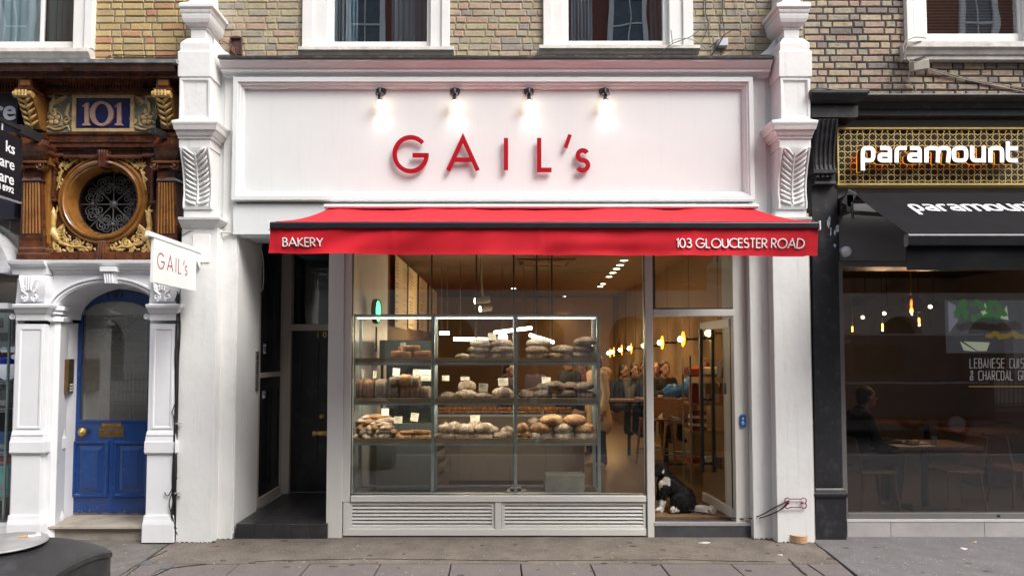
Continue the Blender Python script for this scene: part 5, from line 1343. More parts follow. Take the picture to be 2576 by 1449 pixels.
# ---- lattice sign with white lit letters
PS = thing('restaurant_sign', "gold star lattice sign with white lower-case letters reading paramount", 'sign', P(2340, 465, -.1))
Yp = -.13; gx1 = 2860
GOLDM = mat('sign_gold', (.62,.47,.17), .35, .08, 12, metal=.35)
s = MB(); s.pbox(2107, 321, gx1, 325, Yp-.01, -.06); s.pbox(2107, 461, gx1, 466, Yp-.01, -.06); s.pbox(2107, 325, 2110.5, 461, Yp-.01, -.06); s.pbox(2107, 466, gx1, 471, Yp+.02, -.06)
s.build('frame', GOLDM, PS)
MB().pbox(2110, 324, gx1, 462, Yp+.035, -.061).build('back_panel', mat('sign_black', (.008,.007,.007), .5, .1), PS)
s = MB(); ax_, ay_ = 15.55, 14.6; R_ = .5*math.hypot(ax_, ay_); x_l, y_t = 2117.5, 331
clipx = lambda v: max(2109.5, v)
n_c = int((gx1-2117)/ax_)
for i in range(-1, n_c):
    for j in range(-1, 10):
        if (i + j) % 2: continue
        cx_, cy_ = x_l + i*ax_, y_t + j*ay_
        for k in range(8):
            for sg in (-1, 1):
                a0 = PI/4*k; a1 = a0 + sg*PI/8
                p = (cx_ + R_*math.cos(a0)*1.0, cy_ + R_*math.sin(a0)*.94); q = (cx_ + R_*.765*math.cos(a1), cy_ + R_*.72*math.sin(a1))
                if min(p[0],q[0]) < 2109 or max(p[1],q[1]) > 463 or min(p[1],q[1]) < 322: continue
                s.ribbon([XZ(p[0],p[1],Yp), XZ(q[0],q[1],Yp)], 1.9*SCALE(Yp), Yp-.0002*((k*2+(sg>0)) % 7), Yp+.006)
s.build('lattice', GOLDM, PS)
def low(ch, w, h, t):
    """lower-case strokes in a box w x h (photo units), origin at baseline"""
    e = 3.4; a = t/2
    if ch == 'p': return [[(a,-20),(a,h*.55)] + arc(w/2, h/2, w/2-a, h/2-a, 165, -165, 26, e)[0:] + [(a,a+1)]]
    if ch == 'a': return [[(a+2, h-a)] + arc(w/2, h*.62, w/2-a, h*.38-a, 85, 0, 10, e) + [(w-a, 0)], arc(w*.52, h*.30, w*.52-a, h*.30-a, 60, 300, 18, e) + [(w-a, a)]]
    if ch == 'r': return [[(a,0),(a,h*.5)] + arc(w*.62, h*.55, w*.62-a, h*.45-a, 175, 80, 10, e) + [(w, h-a)]]
    if ch == 'm': return [[(a,0),(a,h-a)], [(a,h*.5)] + arc(w*.27+a*.5, h*.55, w*.27-a*.5, h*.45-a, 170, 10, 12, e) + [(w/2+a*.3,0)], [(w/2+a*.3,h*.5)] + arc(w*.75+a*.2, h*.55, w*.25-a*.6, h*.45-a, 170, 10, 12, e) + [(w-a,0)]]
    if ch == 'n': return [[(a,0),(a,h-a)], [(a,h*.5)] + arc(w/2, h*.55, w/2-a, h*.45-a, 170, 0, 14, e) + [(w-a,0)]]
    if ch == 'u': return [[(a,h),(a,h*.45)] + arc(w/2, h*.45, w/2-a, h*.45-a, 190, 360, 14, e) + [(w-a,h*.45)], [(w-a,h),(w-a,0)]]
    if ch == 'o': return [arc(w/2, h/2, w/2-a, h/2-a, 0, 354, 34, e) + [arc(w/2, h/2, w/2-a, h/2-a, 0, 354, 34, e)[0]]]
    if ch == 't': return [[(a+1,h+11),(a+1,h*.4)] + arc(w*.62, h*.4, w*.62-a-1, h*.4-a, 190, 300, 12, e), [(a,h-a-1),(w-2,h-a-1)]]
WORD = (('p',2166,2202),('a',2208,2244),('r',2251,2281),('a',2283,2319),('m',2326,2390),('o',2395,2436),('u',2441,2480),('n',2487,2526),('t',2530,2563))
FACEL = emit('letter_face_white', (.86,.87,.92), .35); HALO = emit('letter_halo', (1.0,.40,.03), .5)
SIDE = mat('letter_return_brown', (.05,.025,.012), .4, .1)
base, top = 409, 368; t = 9.8
for ch, xa, xb in WORD:
    st = low(ch, xb-xa, base-top, t); mb = MB(); mc = MB(); mh = MB()
    for j, q in enumerate(st):
        Yf = -.245
        pts = [XZ(xa + a, base - b, Yf) for a, b in q]
        mb.ribbon(pts, t*SCALE(Yf), Yf-.0006*j, Yf+.006)
        mc.ribbon(pts, t*SCALE(Yf)*1.03, Yf+.006, Yf+.075)
        mh.ribbon(pts, t*SCALE(Yf)*1.06, Yf+.077, Yf+.085)
    lt = mc.build('letter', SIDE, PS); mb.build('letter_face', FACEL, lt); mh.build('letter_halo', HALO, lt)

# ---- black awning
BA = thing('black_awning', 'black fabric awning with white lower-case lettering over the restaurant window', 'awning', P(2300, 490, -.2))
BF = mat('awning_black', (.008,.008,.0095), .9, .2, 4, .2, 120, spec=.12, stain=(.016,.016,.019), stain_amt=.5, stain_scale=3)
ta, ba = P(2149, 487, -.22), P(2283, 588, -1.10); dx = 3.4
s = MB(); NU, NV = 40, 10; vs = []
for j in range(NV+1):
    v = j/NV
    for i in range(NU+1):
        u = i/NU; p = ta.lerp(ba, v); vs.append((p.x + dx*u, p.y, p.z - .012*math.sin(v*PI) + .004*math.sin(u*30)*(1-v)))
fs_ = [(j*(NU+1)+i, j*(NU+1)+i+1, (j+1)*(NU+1)+i+1, (j+1)*(NU+1)+i) for j in range(NV) for i in range(NU)]; n0 = len(vs)
s.add(vs + [(x,y,z-.003) for x,y,z in vs], fs_ + [tuple(reversed([k+n0 for k in f])) for f in fs_]); s.build('canopy', BF, BA, smooth=True)
zb0, zb1 = P(2400,620,-1.1).z, ba.z
s = MB(); s.prism_x([(-1.09,zb0),(-1.115,zb0+.01),(-1.115,zb1-.02),(-1.10,zb1),(-1.04,zb1+.004),(-1.04,zb0)], ba.x, ba.x+dx); s.build('front_bar', mat('awning_bar_black', (.006,.006,.008), .22, .1, 8, spec=.7), BA, bevel=.005)
s = MB(); vs = []; NU, NV = 60, 6; zv0, zv1 = zb0, P(2400,679,-1.08).z
for j in range(NV+1):
    for i in range(NU+1):
        u, v = i/NU, j/NV; vs.append((ba.x + dx*u + .004, -1.07 + .014*math.sin(u*17+2*math.sin(u*7))*v + .006*math.sin(u*50+v*3)*v, zv0 + (zv1-zv0)*v))
fs_ = [(j*(NU+1)+i, j*(NU+1)+i+1, (j+1)*(NU+1)+i+1, (j+1)*(NU+1)+i) for j in range(NV) for i in range(NU)]; n0 = len(vs)
s.add(vs + [(x,y+.003,z) for x,y,z in vs], fs_ + [tuple(reversed([k+n0 for k in f])) for f in fs_]); s.build('valance', BF, BA, smooth=True)
xc = ta.x
s = MB(); s.tube([(xc-.02,-.2,ta.z-.05),(xc+dx,-.2,ta.z-.05)], .05, 12); s.build('roller', DARKMET, BA, smooth=50)
s = MB(); s.box(xc-.10,xc-.03,-.26,-.06,ta.z-.20,ta.z-.02); s.obox((xc-.07,-.24,ta.z-.06),(.10,.04,.16),Matrix.Rotation(.5,3,'Y')); s.tube([(xc-.05,-.25,ta.z-.10),(xc-.04,-.26,ta.z-.27)],.014,8); s.tube([(xc-.13,-.2,ta.z-.16),(xc+.0,-.24,ta.z+.02)],.012,8); s.build('bracket', DARKMET, BA, bevel=.004)
s = MB(); s.tube([(xc-.02,-.2,ta.z-.19),(xc+.55,-.55,ta.z-.33),(xc+.35,-1.04,zb0+.04)],.022,8); s.build('arm', DARKMET, BA)
# lettering lying on the slope
s = MB(); p = P(2273, 497, -.45)
cols = 2.0
u0 = p.x - ta.x; sc_ = 1.62*SCALE(-.5)
e1, e2 = Vector((1,0,0)), (ba - ta).normalized(); nn = e1.cross(e2); nn = nn if nn.z > 0 else -nn
vlen = (ba-ta).length
for ch, xa, xb in WORD:
    for j, q in enumerate(low(ch, xb-xa, base-top, 10)):
        bb = MB(); bb.ribbon([((xa-2166+a)*SCALE(-.4)*.83, b*SCALE(-.4)*1.2) for a, b in q], 10*SCALE(-.4)*.85, 0, 1)
        for_v = []
        for x, y, z in bb.v:
            v = (.16 + .30) * vlen - z*.95
            pt = ta + e1*(u0 + x + .06*0 ) + e2*v
            f_ = v/vlen; pt.z += -.012*math.sin(f_*PI)
            off = .009 + .0004*j if y == 0 else .002
            for_v.append(pt + nn*off)
        s.add(for_v, bb.f)
s.build('lettering', mat('awning_letter_white', (.72,.72,.74), .7, .03), BA)
# white dome sounder
d = P(2124, 634, -.06)
s = MB(); s.lathe([(0,.0),(.055,.0),(.057,.02),(.05,.05),(.03,.075),(.01,.085),(0,.086)], (d.x,-.06,d.z), 24, 'y'); so_ = s.build('dome_lamp', mat('dome_white', (.62,.63,.66), .5, .08, 20, .3, 60), smooth=40)
tag(so_, 'white plastic dome fixed on the grey fascia below the black awning', 'alarm')
# ---- dining room
s = MB(); X0, X1, Y1, Z0, Z1 = P(2116,960,.1).x, XE, 5.5, .10, 3.3
s.box(X0-.05, X0, .1, Y1, Z0, Z1); s.box(X1, X1+.05, .1, Y1, Z0, Z1); s.box(X0-.05, X1, Y1, Y1+.05, Z0, Z1)
s.build('dining_wall', mat('dining_wall_taupe', (.17,.145,.135), .8, .06, 1.5), RB)
MB().box(X0-.05, X1, .1, Y1, Z1, Z1+.05).build('dining_ceiling', mat('dining_ceiling', (.04,.03,.025), .8, .1, 2), RB)
MB().box(X0-.05, X1, .1, Y1, -.03, Z0).build('dining_floor', wood('dining_floor_wood', (.05,.04,.035), (.10,.08,.07), .45), RB)
WDK = wood('dark_walnut', (.10,.04,.02), (.19,.08,.04), .4)
def dining_table(x, y, label, w=.95, d=.65):
    t = thing('dining_table', label, 'table', (x,y,Z0), 'tables in the restaurant window')
    MB().box(x-w/2, x+w/2, y-d/2, y+d/2, Z0+.71, Z0+.745).build('tabletop', WDK, t, bevel=.004)
    s = MB(); s.tube([(x,y,Z0+.02),(x,y,Z0+.71)], .04, 12); s.build('leg', DARKMET, t)
    MB().box(x-.24, x+.24, y-.24, y+.24, Z0, Z0+.02).build('base', DARKMET, t, bevel=.004)
    return t
def chair(x, y, face, label, group='chairs in the restaurant'):
    """face: +1 sitter looks towards +X"""
    t = thing('dining_chair', label, 'chair', (x,y,Z0), group)
    s = MB(); s.loft([[(x+a*.21,y+b*.21,Z0+h) for a,b in ((-1,-1),(1,-1),(1,1),(-1,1))] for h in (.425,.455)]); s.build('seat', WDK, t, bevel=.012)
    for a in (-1,1):
        for b in (-1,1):
            s = MB(); s.tube([(x+a*.22,y+b*.2,Z0),(x+a*.17,y+b*.17,Z0+.43)], [.012,.019], 8); s.build('leg', WDK, t)
    s = MB(); bx = x-face*.2
    s.loft([[(bx-face*(.0+.06*u),y+.2*c_,Z0+.5+.33*u) for c_ in (-1,-.5,0,.5,1)]+[(bx-face*(.015+.06*u),y+.2*c_,Z0+.5+.33*u) for c_ in (1,.5,0,-.5,-1)] for u in (0,.5,1)])
    s.build('backrest', WDK, t, bevel=.004)
    for b in (-1,1):
        s = MB(); s.tube([(x-face*.18,y+b*.17,Z0+.44),(x-face*.25,y+b*.18,Z0+.8)], .012, 8); s.build('back_post', WDK, t)
    return t
TX = P(2330, 1110, .75).x
dining_table(TX, .80, 'walnut dining table holding a plate and water glass beside the restaurant pane')
dining_table(P(2480,1070,2.2).x, 2.2, 'bare walnut dining table farther back in the restaurant')
dining_table(P(2330,1040,3.6).x, 3.6, 'long pale topped table at the back of the dining room', 2.2, .6)
chair(P(2188,1180,.8).x, .8, 1, 'walnut chair under the seated man in the dark coat')
chair(P(2400,1185,.85).x, .85, -1, 'empty walnut chair facing the man across the plate')
chair(P(2560,1185,.95).x, .95, 1, 'empty walnut chair at the next table beneath the glass lettering')
pt = P(2300, 1104, .72)
t = thing('dinner_plate', 'white plate of food in front of the seated man', 'plate', (pt.x,.72,Z0+.745))
s = MB(); s.lathe([(0,0),(.07,0),(.135,.018),(.13,.021),(.07,.006),(0,.005)], (pt.x,.72,Z0+.746), 28); s.build('plate_dish', mat('porcelain', (.7,.7,.68), .2, .02), t, smooth=40)
r = random.Random(2)
s = MB()
for k in range(14): s.ell((pt.x+r.uniform(-.07,.07), .72+r.uniform(-.06,.06), Z0+.762+r.uniform(0,.018)), (r.uniform(.012,.03),r.uniform(.012,.03),.014), nu=8, nv=6)
s.build('food', mat('plate_food', (.36,.24,.12), .6, .5, 60, stain=(.30,.04,.03), stain_amt=.8, stain_scale=30), t)
gq = P(2349, 1108, .66)
s = MB(); s.lathe([(0,0),(.03,0),(.036,.10),(.034,.10),(.028,.006),(0,.006)], (gq.x,.66,Z0+.746), 20); o = s.build('water_glass', glass('tumbler', (.85,.9,.9), .12, 1.0), smooth=40); tag(o, 'clear tumbler of water on the walnut table', 'glass')
nk = MB(); nk.box(pt.x-.06, pt.x+.12, .52, .60, Z0+.7455, Z0+.75); o = nk.build('napkin', NOTW); tag(o, 'folded white napkin by the plate', 'napkin')
# pendants
FIL = emit('filament_amber', (1.0,.45,.08), 12)
AMB = glass('amber_glass', (.93,.74,.48), .08, 1.0)
def pend(px, py, Y, label):
    p = P(px, py, Y); t = thing('pendant_lamp', label, 'lamp', p, 'filament lamps in the restaurant')
    s = MB(); s.tube([(p.x,Y,p.z+.08),(p.x,Y,Z1)], .005, 6); s.tube([(p.x,Y,p.z+.045),(p.x,Y,p.z+.09)], .018, 8); s.build('cord', DARKMET, t)
    s = MB(); s.lathe([(.0,.06),(.035,.05),(.042,0),(.04,-.06),(.0,-.08)], (p.x,Y,p.z), 16); s.build('glass_shade', AMB, t, smooth=60)
    s = MB(); s.tube([(p.x,Y,p.z-.05),(p.x,Y,p.z+.03)], .011, 8); s.build('bulb', FIL, t)
    return t
pend(2144, 826, 3.6, 'slim filament lamp hanging lowest beside the restaurant window frame'); pend(2220, 820, 2.6, 'slim filament lamp between the window frame and the bell shade'); pend(2312, 806, 2.0, 'slim filament lamp hanging just under the bell shade')
p = P(2293, 782, 1.0); t = thing('bell_pendant', 'amber bell shaped pendant lamp on a chain in the restaurant window', 'lamp', p)
s = MB(); s.lathe([(.02,.17),(.06,.165),(.105,.12),(.125,.03),(.135,-.04),(.131,-.04),(.12,.03),(.10,.115),(.05,.158)], (p.x,1.0,p.z+.02), 24); s.build('lamp_shade', glass('bell_amber', (.86,.64,.46), .1, 1.0), t, smooth=60)
s = MB(); s.ell((p.x,1.0,p.z), (.05,.05,.055)); s.build('bulb_glass', AMB, t, smooth=True)
s = MB(); s.ell((p.x,1.0,p.z), (.018,.018,.024)); s.build('bulb', emit('bell_bulb', (1,.55,.15), 40), t, smooth=True)
s = MB(); k = 0; z = p.z+.19
while z < Z1: s.lathe([(.006,0),(.014,.012),(.006,.024)], (p.x,1.0,z), 8); z += .026
s.build('chain', BRASS, t)
for (px, py, Y, lab) in ((2178,793,4.2,'small angled spot lamp over the slim filament lamps'),(2232,783,3.8,'bright angled spot lamp beside the bell shade'),(2348,766,3.4,'tiny spot lamp between bell shade and food poster')):
    p = P(px, py, Y); t = thing('spot_lamp', lab, 'lamp', p, 'small spots in the restaurant')
    s = MB(); s.tube([(p.x-.05,Y,p.z-.03),(p.x+.05,Y-.02,p.z+.03)], .032, 10); s.tube([(p.x,Y,p.z+.02),(p.x,Y,Z1)], .01, 6); s.build('body', DARKMET, t)
    s = MB(); s.ell((p.x-.055,Y-.01,p.z-.035), (.03,.03,.03), nu=8, nv=6); s.build('bulb', emit('spot_bulb', (1,.75,.4), 7), t)
_pb = [P(2220,830,2.6), P(2312,818,2.0), P(2293,792,1.0)]
for (x, y, zl_), e in zip([tuple(q) for q in _pb], (14, 14, 7)):
    l = bpy.data.lights.new('dining_light', 'POINT'); l.energy = e; l.color = (1,.62,.36); l.shadow_soft_size = .015; o = bpy.data.objects.new('dining_light', l); COL.objects.link(o); o.location = (x,y,zl_-.06)
# backlit food poster
p0, p1 = P(2384, 755, .35), P(2384, 888, .35); pw = 1.25
PO = thing('food_poster', 'backlit poster of grilled food with green herbs and lemon in the restaurant window', 'poster', (p0.x, .35, p1.z))
hz = p0.z - p1.z
MB().box(p0.x, p0.x+pw, .355, .40, p1.z, p0.z).build('poster_panel', emit('poster_grey', (.10,.10,.11), .25), PO)
r = random.Random(6)
def blob(mb, cx, cz, rx, rz, y, rot=0, j=.25, n=11):
    pts = []
    for i in range(n):
        a = 2*PI*i/n; k = 1 + r.uniform(-j, j); x_, z_ = rx*k*math.cos(a), rz*k*math.sin(a)
        pts.append((cx + x_*math.cos(rot) - z_*math.sin(rot), cz + x_*math.sin(rot) + z_*math.cos(rot)))
    mb.prism(pts, y, .356)
L_ = [MB() for _ in range(5)]
U = lambda u, v: (p0.x + u*pw, p1.z + v*hz)
L_[0].prism([U(.005,.38),U(.09,.62),U(.07,.9),U(.005,.97)], .3545, .356); 
for k in range(9): a = U(.12+.06*k, .5+.02*math.sin(k)); blob(L_[1], a[0], a[1], .06, .045, .353-.0003*k, r.uniform(-.5,.5))
for k in range(26): a = U(r.uniform(.07,.5), r.uniform(.66,.97)); blob(L_[2], a[0], a[1], .045, .03, .3515-.0002*k, r.uniform(0,3))
for q in ([U(.10,.22),U(.13,.05),U(.24,.03)],[U(.13,.22),U(.36,.20),U(.33,.04),U(.25,.04)],[U(.46,.66),U(.52,.9),U(.53,.62)],[U(.28,.72),U(.33,.95),U(.36,.7)]): L_[3].prism(list(reversed(q)) if False else q[::-1], .3525, .356)
for k in range(10): a = U(.36+.05*k, .33+.03*math.sin(k*2)); blob(L_[4], a[0], a[1], .05, .03, .350-.0002*k, .2)
for mb, nm, c, e in zip(L_, ('poster_cloth','poster_grill','poster_herb','poster_lemon','poster_sauce'), ((.32,.32,.40),(.09,.06,.045),(.06,.22,.05),(.55,.62,.42),(.35,.24,.05)), (.25,.14,.24,.35,.25)):
    mb.build(nm, emit(nm, c, e), PO)
# ================================================================ bakery interior
IX0, IX1, IY0, IY1, IZ0, IZ1 = XSL + .002, 3.12, .102, 11.0, .148, 3.42
WARMW = mat('warm_plaster', (.20,.12,.055), .85, .05, 1.2); CEIL = mat('dark_ceiling', (.10,.062,.034), .8, .06, 1.5)
s = MB(); s.box(IX0-.05,IX0-.001,YD+1.3,IY1,IZ0,IZ1); s.box(IX1,IX1+.05,.36,IY1,IZ0,IZ1); s.box(IX0-.05,IX1+.05,IY1,IY1+.05,IZ0,IZ1)
s.box(P(1890,960,.3).x-.0,IX1+.05,.30,.36,IZ0,IZ1)
s.build('interior_wall', WARMW, BK)
MB().box(IX0-.12,IX1+.05,IY0,IY1+.05,IZ1,IZ1+.05).build('ceiling', CEIL, BK)
# window head from the openings up to the ceiling
FLW = wood('floor_oak', (.11,.066,.034), (.17,.105,.055), .38, 2.0)
MB().box(IX0-.05,IX1+.05,.125,IY1,-.03,IZ0).build('floor', FLW, BK)
dm = MB(); dm.box(P(1648,1300,.13).x, P(1890,1300,.13).x, .13, .95, IZ0+.001, IZ0+.014); o = dm.build('door_mat', mat('coir', (.16,.085,.035), .95, .25, 40, .8, 120)); tag(o, 'brown coir mat inside the glass door under the dog', 'mat')
MB().box(IX0, P(1626,1240,.1).x, .10, .13, IZ0-.1, P(1200,1247,.1).z).build('riser_wall', STONEW, BK)

# ---- bread rack
RY, RD = .16, .40
RK = thing('bread_rack', 'galvanised bread rack with wooden shelves filling the bakery window', 'shelf rack', P(1195,1244,RY))
zr = lambda py, Y=RY: P(1195, py, Y).z
xr_ = lambda px, Y=RY: P(px, 1000, Y).x
ZB, ZT = zr(1244), zr(790)
PXS = [(884.5,892.5),(1084.7,1092.7),(1293,1301),(1502.5,1510.5)]
for a, b in PXS:
    for y0 in (RY, RY+RD-.034):
        MB().box(xr_(a), xr_(b), y0, y0+.034, ZB, ZT+.002).build('post', GALV, RK, bevel=.002)
LEDM = emit('led_and_fill_glow', (1.0,.95,.88), 1.8)
WSH = wood('shelf_oak', (.17,.115,.06), (.25,.18,.10), .5)
spans = [(892.7,1084.5),(1092.9,1292.8),(1301.2,1502.3)]
for (t, b) in ((790.7,796),(913,918.5),(1013,1018.8),(1114,1120),(1238,1244)):
    for a, c in spans:
        MB().box(xr_(a), xr_(c), RY+.002, RY+.028, zr(b), zr(t)).build('rail', GALV, RK, bevel=.002)
        MB().box(xr_(a), xr_(c), RY+RD-.03, RY+RD-.004, zr(b), zr(t)).build('rail', GALV, RK, bevel=.002)
for px in PXS:
    for (t, b) in ((790.7,796),(913,918.5),(1013,1018.8),(1114,1120),(1238,1244)): MB().box(xr_(px[0])+.004, xr_(px[1])-.004, RY+.034, RY+RD-.034, zr(b), zr(t)).build('side_rail', GALV, RK)
for a, c in spans:
    MB().box(xr_(a)+.01, xr_(c)-.01, RY+.03, RY+.04, zr(801.2), zr(798.4)).build('light_and_fill_strip', LEDM, RK)
for (tt, bb) in ((918.5,0),(1018.8,0),(1120,0)):  # lower strips are added, tucked behind the rails to brighten the bread
    if tt > 1100: continue
    for a, c in spans:
        MB().box(xr_(a)+.01, xr_(c)-.01, RY+.034, RY+.044, zr(tt-1.2), zr(tt-3.2)).build('light_and_fill_strip', LEDM, RK)
for py in (803, 921, 1021.5):  # top row follows the visible strips; lower rows added unseen to light the loaves
    for a, c in spans:
        l = bpy.data.lights.new('strip_and_fill_light', 'AREA'); l.shape = 'RECTANGLE'; l.size = xr_(c)-xr_(a)-.04; l.size_y = .02; l.energy = 1.6; l.color = (1,.90,.76)
        o = bpy.data.objects.new('strip_and_fill_light', l); COL.objects.link(o); o.location = ((xr_(a)+xr_(c))/2, RY+.055, zr(py)); o.rotation_euler = (math.radians(28),0,0); o.parent = RK; o.matrix_parent_inverse = Matrix.Translation(-RK.location)
SHZ = []
for (t, b) in ((900.5,912.7),(1001,1012.7),(1102,1113.7)):
    SHZ.append(zr(912) if 0 else zr(b) + .035)
    for a, c in spans:
        s = MB(); s.box(xr_(a)+.002, xr_(c)-.002, RY-.004, RY+.018, zr(b), zr(t)); s.box(xr_(a)+.002, xr_(c)-.002, RY+.018, RY+RD-.03, zr(b), zr(b)+.035); s.box(xr_(a)+.002, xr_(c)-.002, RY+RD-.05, RY+RD-.032, zr(b)+.036, zr(t))
        s.build('shelf', WSH, RK, bevel=.002)

# ---- bread
def crust(name, c_dark, c_mid, flour, amt, sc=9):
    if name in MATS: return MATS[name]
    m = bpy.data.materials.new(name); m.use_nodes = True; t = m.node_tree; N, L = t.nodes, t.links; b = N['Principled BSDF']; b.inputs['Roughness'].default_value = .8
    tc = N.new('ShaderNodeTexCoord'); oi = N.new('ShaderNodeObjectInfo')
    ad = N.new('ShaderNodeVectorMath'); ad.operation = 'ADD'; L.new(tc.outputs['Object'], ad.inputs[0])
    ms = N.new('ShaderNodeMath'); ms.operation = 'MULTIPLY'; ms.inputs[1].default_value = 37.0; L.new(oi.outputs['Random'], ms.inputs[0]); L.new(ms.outputs[0], ad.inputs[1])
    def nz(s_, d=6, dist=0):
        n = N.new('ShaderNodeTexNoise'); n.inputs['Scale'].default_value = s_; n.inputs['Detail'].default_value = d; n.inputs['Distortion'].default_value = dist; L.new(ad.outputs[0], n.inputs['Vector']); return n
    n1 = nz(sc); r1 = N.new('ShaderNodeValToRGB'); r1.color_ramp.elements[0].position = .3; r1.color_ramp.elements[1].position = .68
    r1.color_ramp.elements[0].color = (*c_dark,1); r1.color_ramp.elements[1].color = (*c_mid,1); L.new(n1.outputs['Fac'], r1.inputs['Fac'])
    n2 = nz(sc*2.6, 8, .8); r2 = N.new('ShaderNodeValToRGB'); r2.color_ramp.elements[0].position = .64-.3*amt; r2.color_ramp.elements[1].position = .73-.3*amt; L.new(n2.outputs['Fac'], r2.inputs['Fac'])
    r2.color_ramp.elements[1].color = (.9,.9,.9,1)
    mx = N.new('ShaderNodeMix'); mx.data_type = 'RGBA'; L.new(r2.outputs['Color'], mx.inputs['Factor']); L.new(r1.outputs['Color'], mx.inputs['A']); mx.inputs['B'].default_value = (*flour,1)
    wv = N.new('ShaderNodeTexWave'); wv.inputs['Scale'].default_value = .32; wv.inputs['Distortion'].default_value = 5; wv.inputs['Detail'].default_value = 3; wv.inputs['Detail Scale'].default_value = 1.6; L.new(ad.outputs[0], wv.inputs['Vector'])
    rw_ = N.new('ShaderNodeValToRGB'); rw_.color_ramp.elements[0].position = .62; rw_.color_ramp.elements[1].position = .86; rw_.color_ramp.elements[1].color = (.5,.5,.5,1); L.new(wv.outputs['Fac'], rw_.inputs['Fac'])
    mx0 = mx; mx = N.new('ShaderNodeMix'); mx.data_type = 'RGBA'; L.new(rw_.outputs['Color'], mx.inputs['Factor']); L.new(mx0.outputs['Result'], mx.inputs['A']); mx.inputs['B'].default_value = (*[c*.7 for c in c_dark],1)
    hv = N.new('ShaderNodeHueSaturation'); mr = N.new('ShaderNodeMapRange'); mr.inputs['To Min'].default_value = .75; mr.inputs['To Max'].default_value = 1.2; L.new(oi.outputs['Random'], mr.inputs['Value']); L.new(mr.outputs[0], hv.inputs['Value'])
    L.new(mx.outputs['Result'], hv.inputs['Color']); L.new(hv.outputs[0], b.inputs['Base Color'])
    n3 = nz(14, 7); bp = N.new('ShaderNodeBump'); bp.inputs['Strength'].default_value = .8; bp.inputs['Distance'].default_value = .02; L.new(n3.outputs['Fac'], bp.inputs['Height']); L.new(bp.outputs['Normal'], b.inputs['Normal'])
    MATS[name] = m; return m
C_FLOUR = crust('floury_crust', (.10,.04,.014), (.34,.18,.075), (.70,.61,.48), .58); C_GOLD = crust('golden_crust', (.16,.055,.012), (.42,.19,.055), (.64,.50,.33), .35)
C_DARK = crust('dark_crust', (.08,.04,.018), (.20,.11,.055), (.45,.37,.27), .5, 12); C_SEED = crust('seeded_crust', (.05,.028,.015), (.15,.085,.045), (.32,.24,.16), .4, 34)
C_FOC = crust('focaccia_top', (.28,.09,.012), (.50,.22,.04), (.55,.38,.16), .25, 18); C_TIN = crust('tin_loaf_crust', (.15,.06,.02), (.28,.14,.05), (.40,.26,.12), .2, 8); C_WHT = crust('pale_crust', (.20,.11,.05), (.46,.32,.18), (.74,.67,.56), .68)
def loaf_mesh(kind, seed):
    r = random.Random(seed); sv = Vector((seed*3.1, seed*1.7, 0)); mb = MB()
    def fn(p, d):
        n1 = noise.noise(d*1.6 + sv)*.10 + noise.noise(d*5 + sv)*.035
        q = p * (1 + n1)
        if kind in ('boule','batard'):
            if q.z < -.30: q.z = -.30 - (q.z+.30)*-.15
            a = d.x*.8 + d.y*.5 if seed % 2 else d.x*.4 - d.y*.8
            for k in (-.28, .22): q.z -= .07*math.exp(-((a-k)/.07)**2) * max(0, d.z)
            q.z += .03*math.exp(-((a+.05)/.08)**2)*max(0, d.z)
        if kind == 'baguette':
            q.z = max(q.z, -.33); ph = (d.x*3.2 + d.y*.8) % 1
            q.z += .10*(math.exp(-((ph-.5)/.16)**2)-.4)*max(0, d.z)
        if kind == 'rough': q *= 1 + .16*noise.noise(d*2.6+sv*2) + .08*noise.noise(d*8+sv)
        return q
    if kind in ('tin','slab'):
        n = 5; secs = []
        for i in range(-n, n+1):
            x = i/n*.5; e = 1 - .16*abs(i/n)**6; ring = []
            for j in range(28):
                a = 2*PI*j/28; cx_ = math.copysign(abs(math.cos(a))**.35, math.cos(a))*.5*e; cz_ = math.copysign(abs(math.sin(a))**.35, math.sin(a))*.5*e
                if cz_ > .2 and kind == 'tin': cz_ += .10*math.cos(min(1,abs(cx_)*2)*PI/2); 
                w = noise.noise(Vector((x*4, cx_*4, cz_*4))+sv)*.05 + (noise.noise(Vector((x*14, cx_*14, cz_*9))+sv)*.08 if kind == 'slab' and cz_ > .2 else 0)
                ring.append((x, cx_, cz_+w))
            secs.append(ring)
        mb.loft(secs)
    else: mb.ell((0,0,0), (.5,.5,.5), None, 26, 16, fn)
    me_o = mb.build('loaf_source', C_GOLD, None, smooth=60); me = me_o.data; bpy.data.objects.remove(me_o); me.name = kind + '_loaf'; return me
LM = {}
def loaf(name, kind, px, pyb, wpx, hpx, Y, dep, m, label, group, rot=0, tilt=0, pitch=0):
    """one loaf sitting with its base at the photo row pyb"""
    v = random.randint(0, 3); key = (kind, v, m.name)
    if key not in LM:
        me = loaf_mesh(kind, v+1); me.materials.clear(); me.materials.append(m); LM[key] = me
    o = bpy.data.objects.new(name, LM[key]); COL.objects.link(o)
    q = P(px, pyb, Y); sc = SCALE(Y); h = hpx*sc
    o.scale = (wpx*sc, dep, h); o.location = (q.x, Y, q.z + h*.5*(.66 if kind in ('boule','batard') else 1) + (.0))
    if kind in ('boule','batard'): o.location.z = q.z + h*.36
    o.rotation_euler = (pitch, tilt, rot); tag(o, label, 'bread', group); return o
random.seed(31)
G1 = 'loaves on the top shelf'; G2 = 'loaves on the middle shelf'; G3 = 'loaves on the bottom bread shelf'
YS = .34
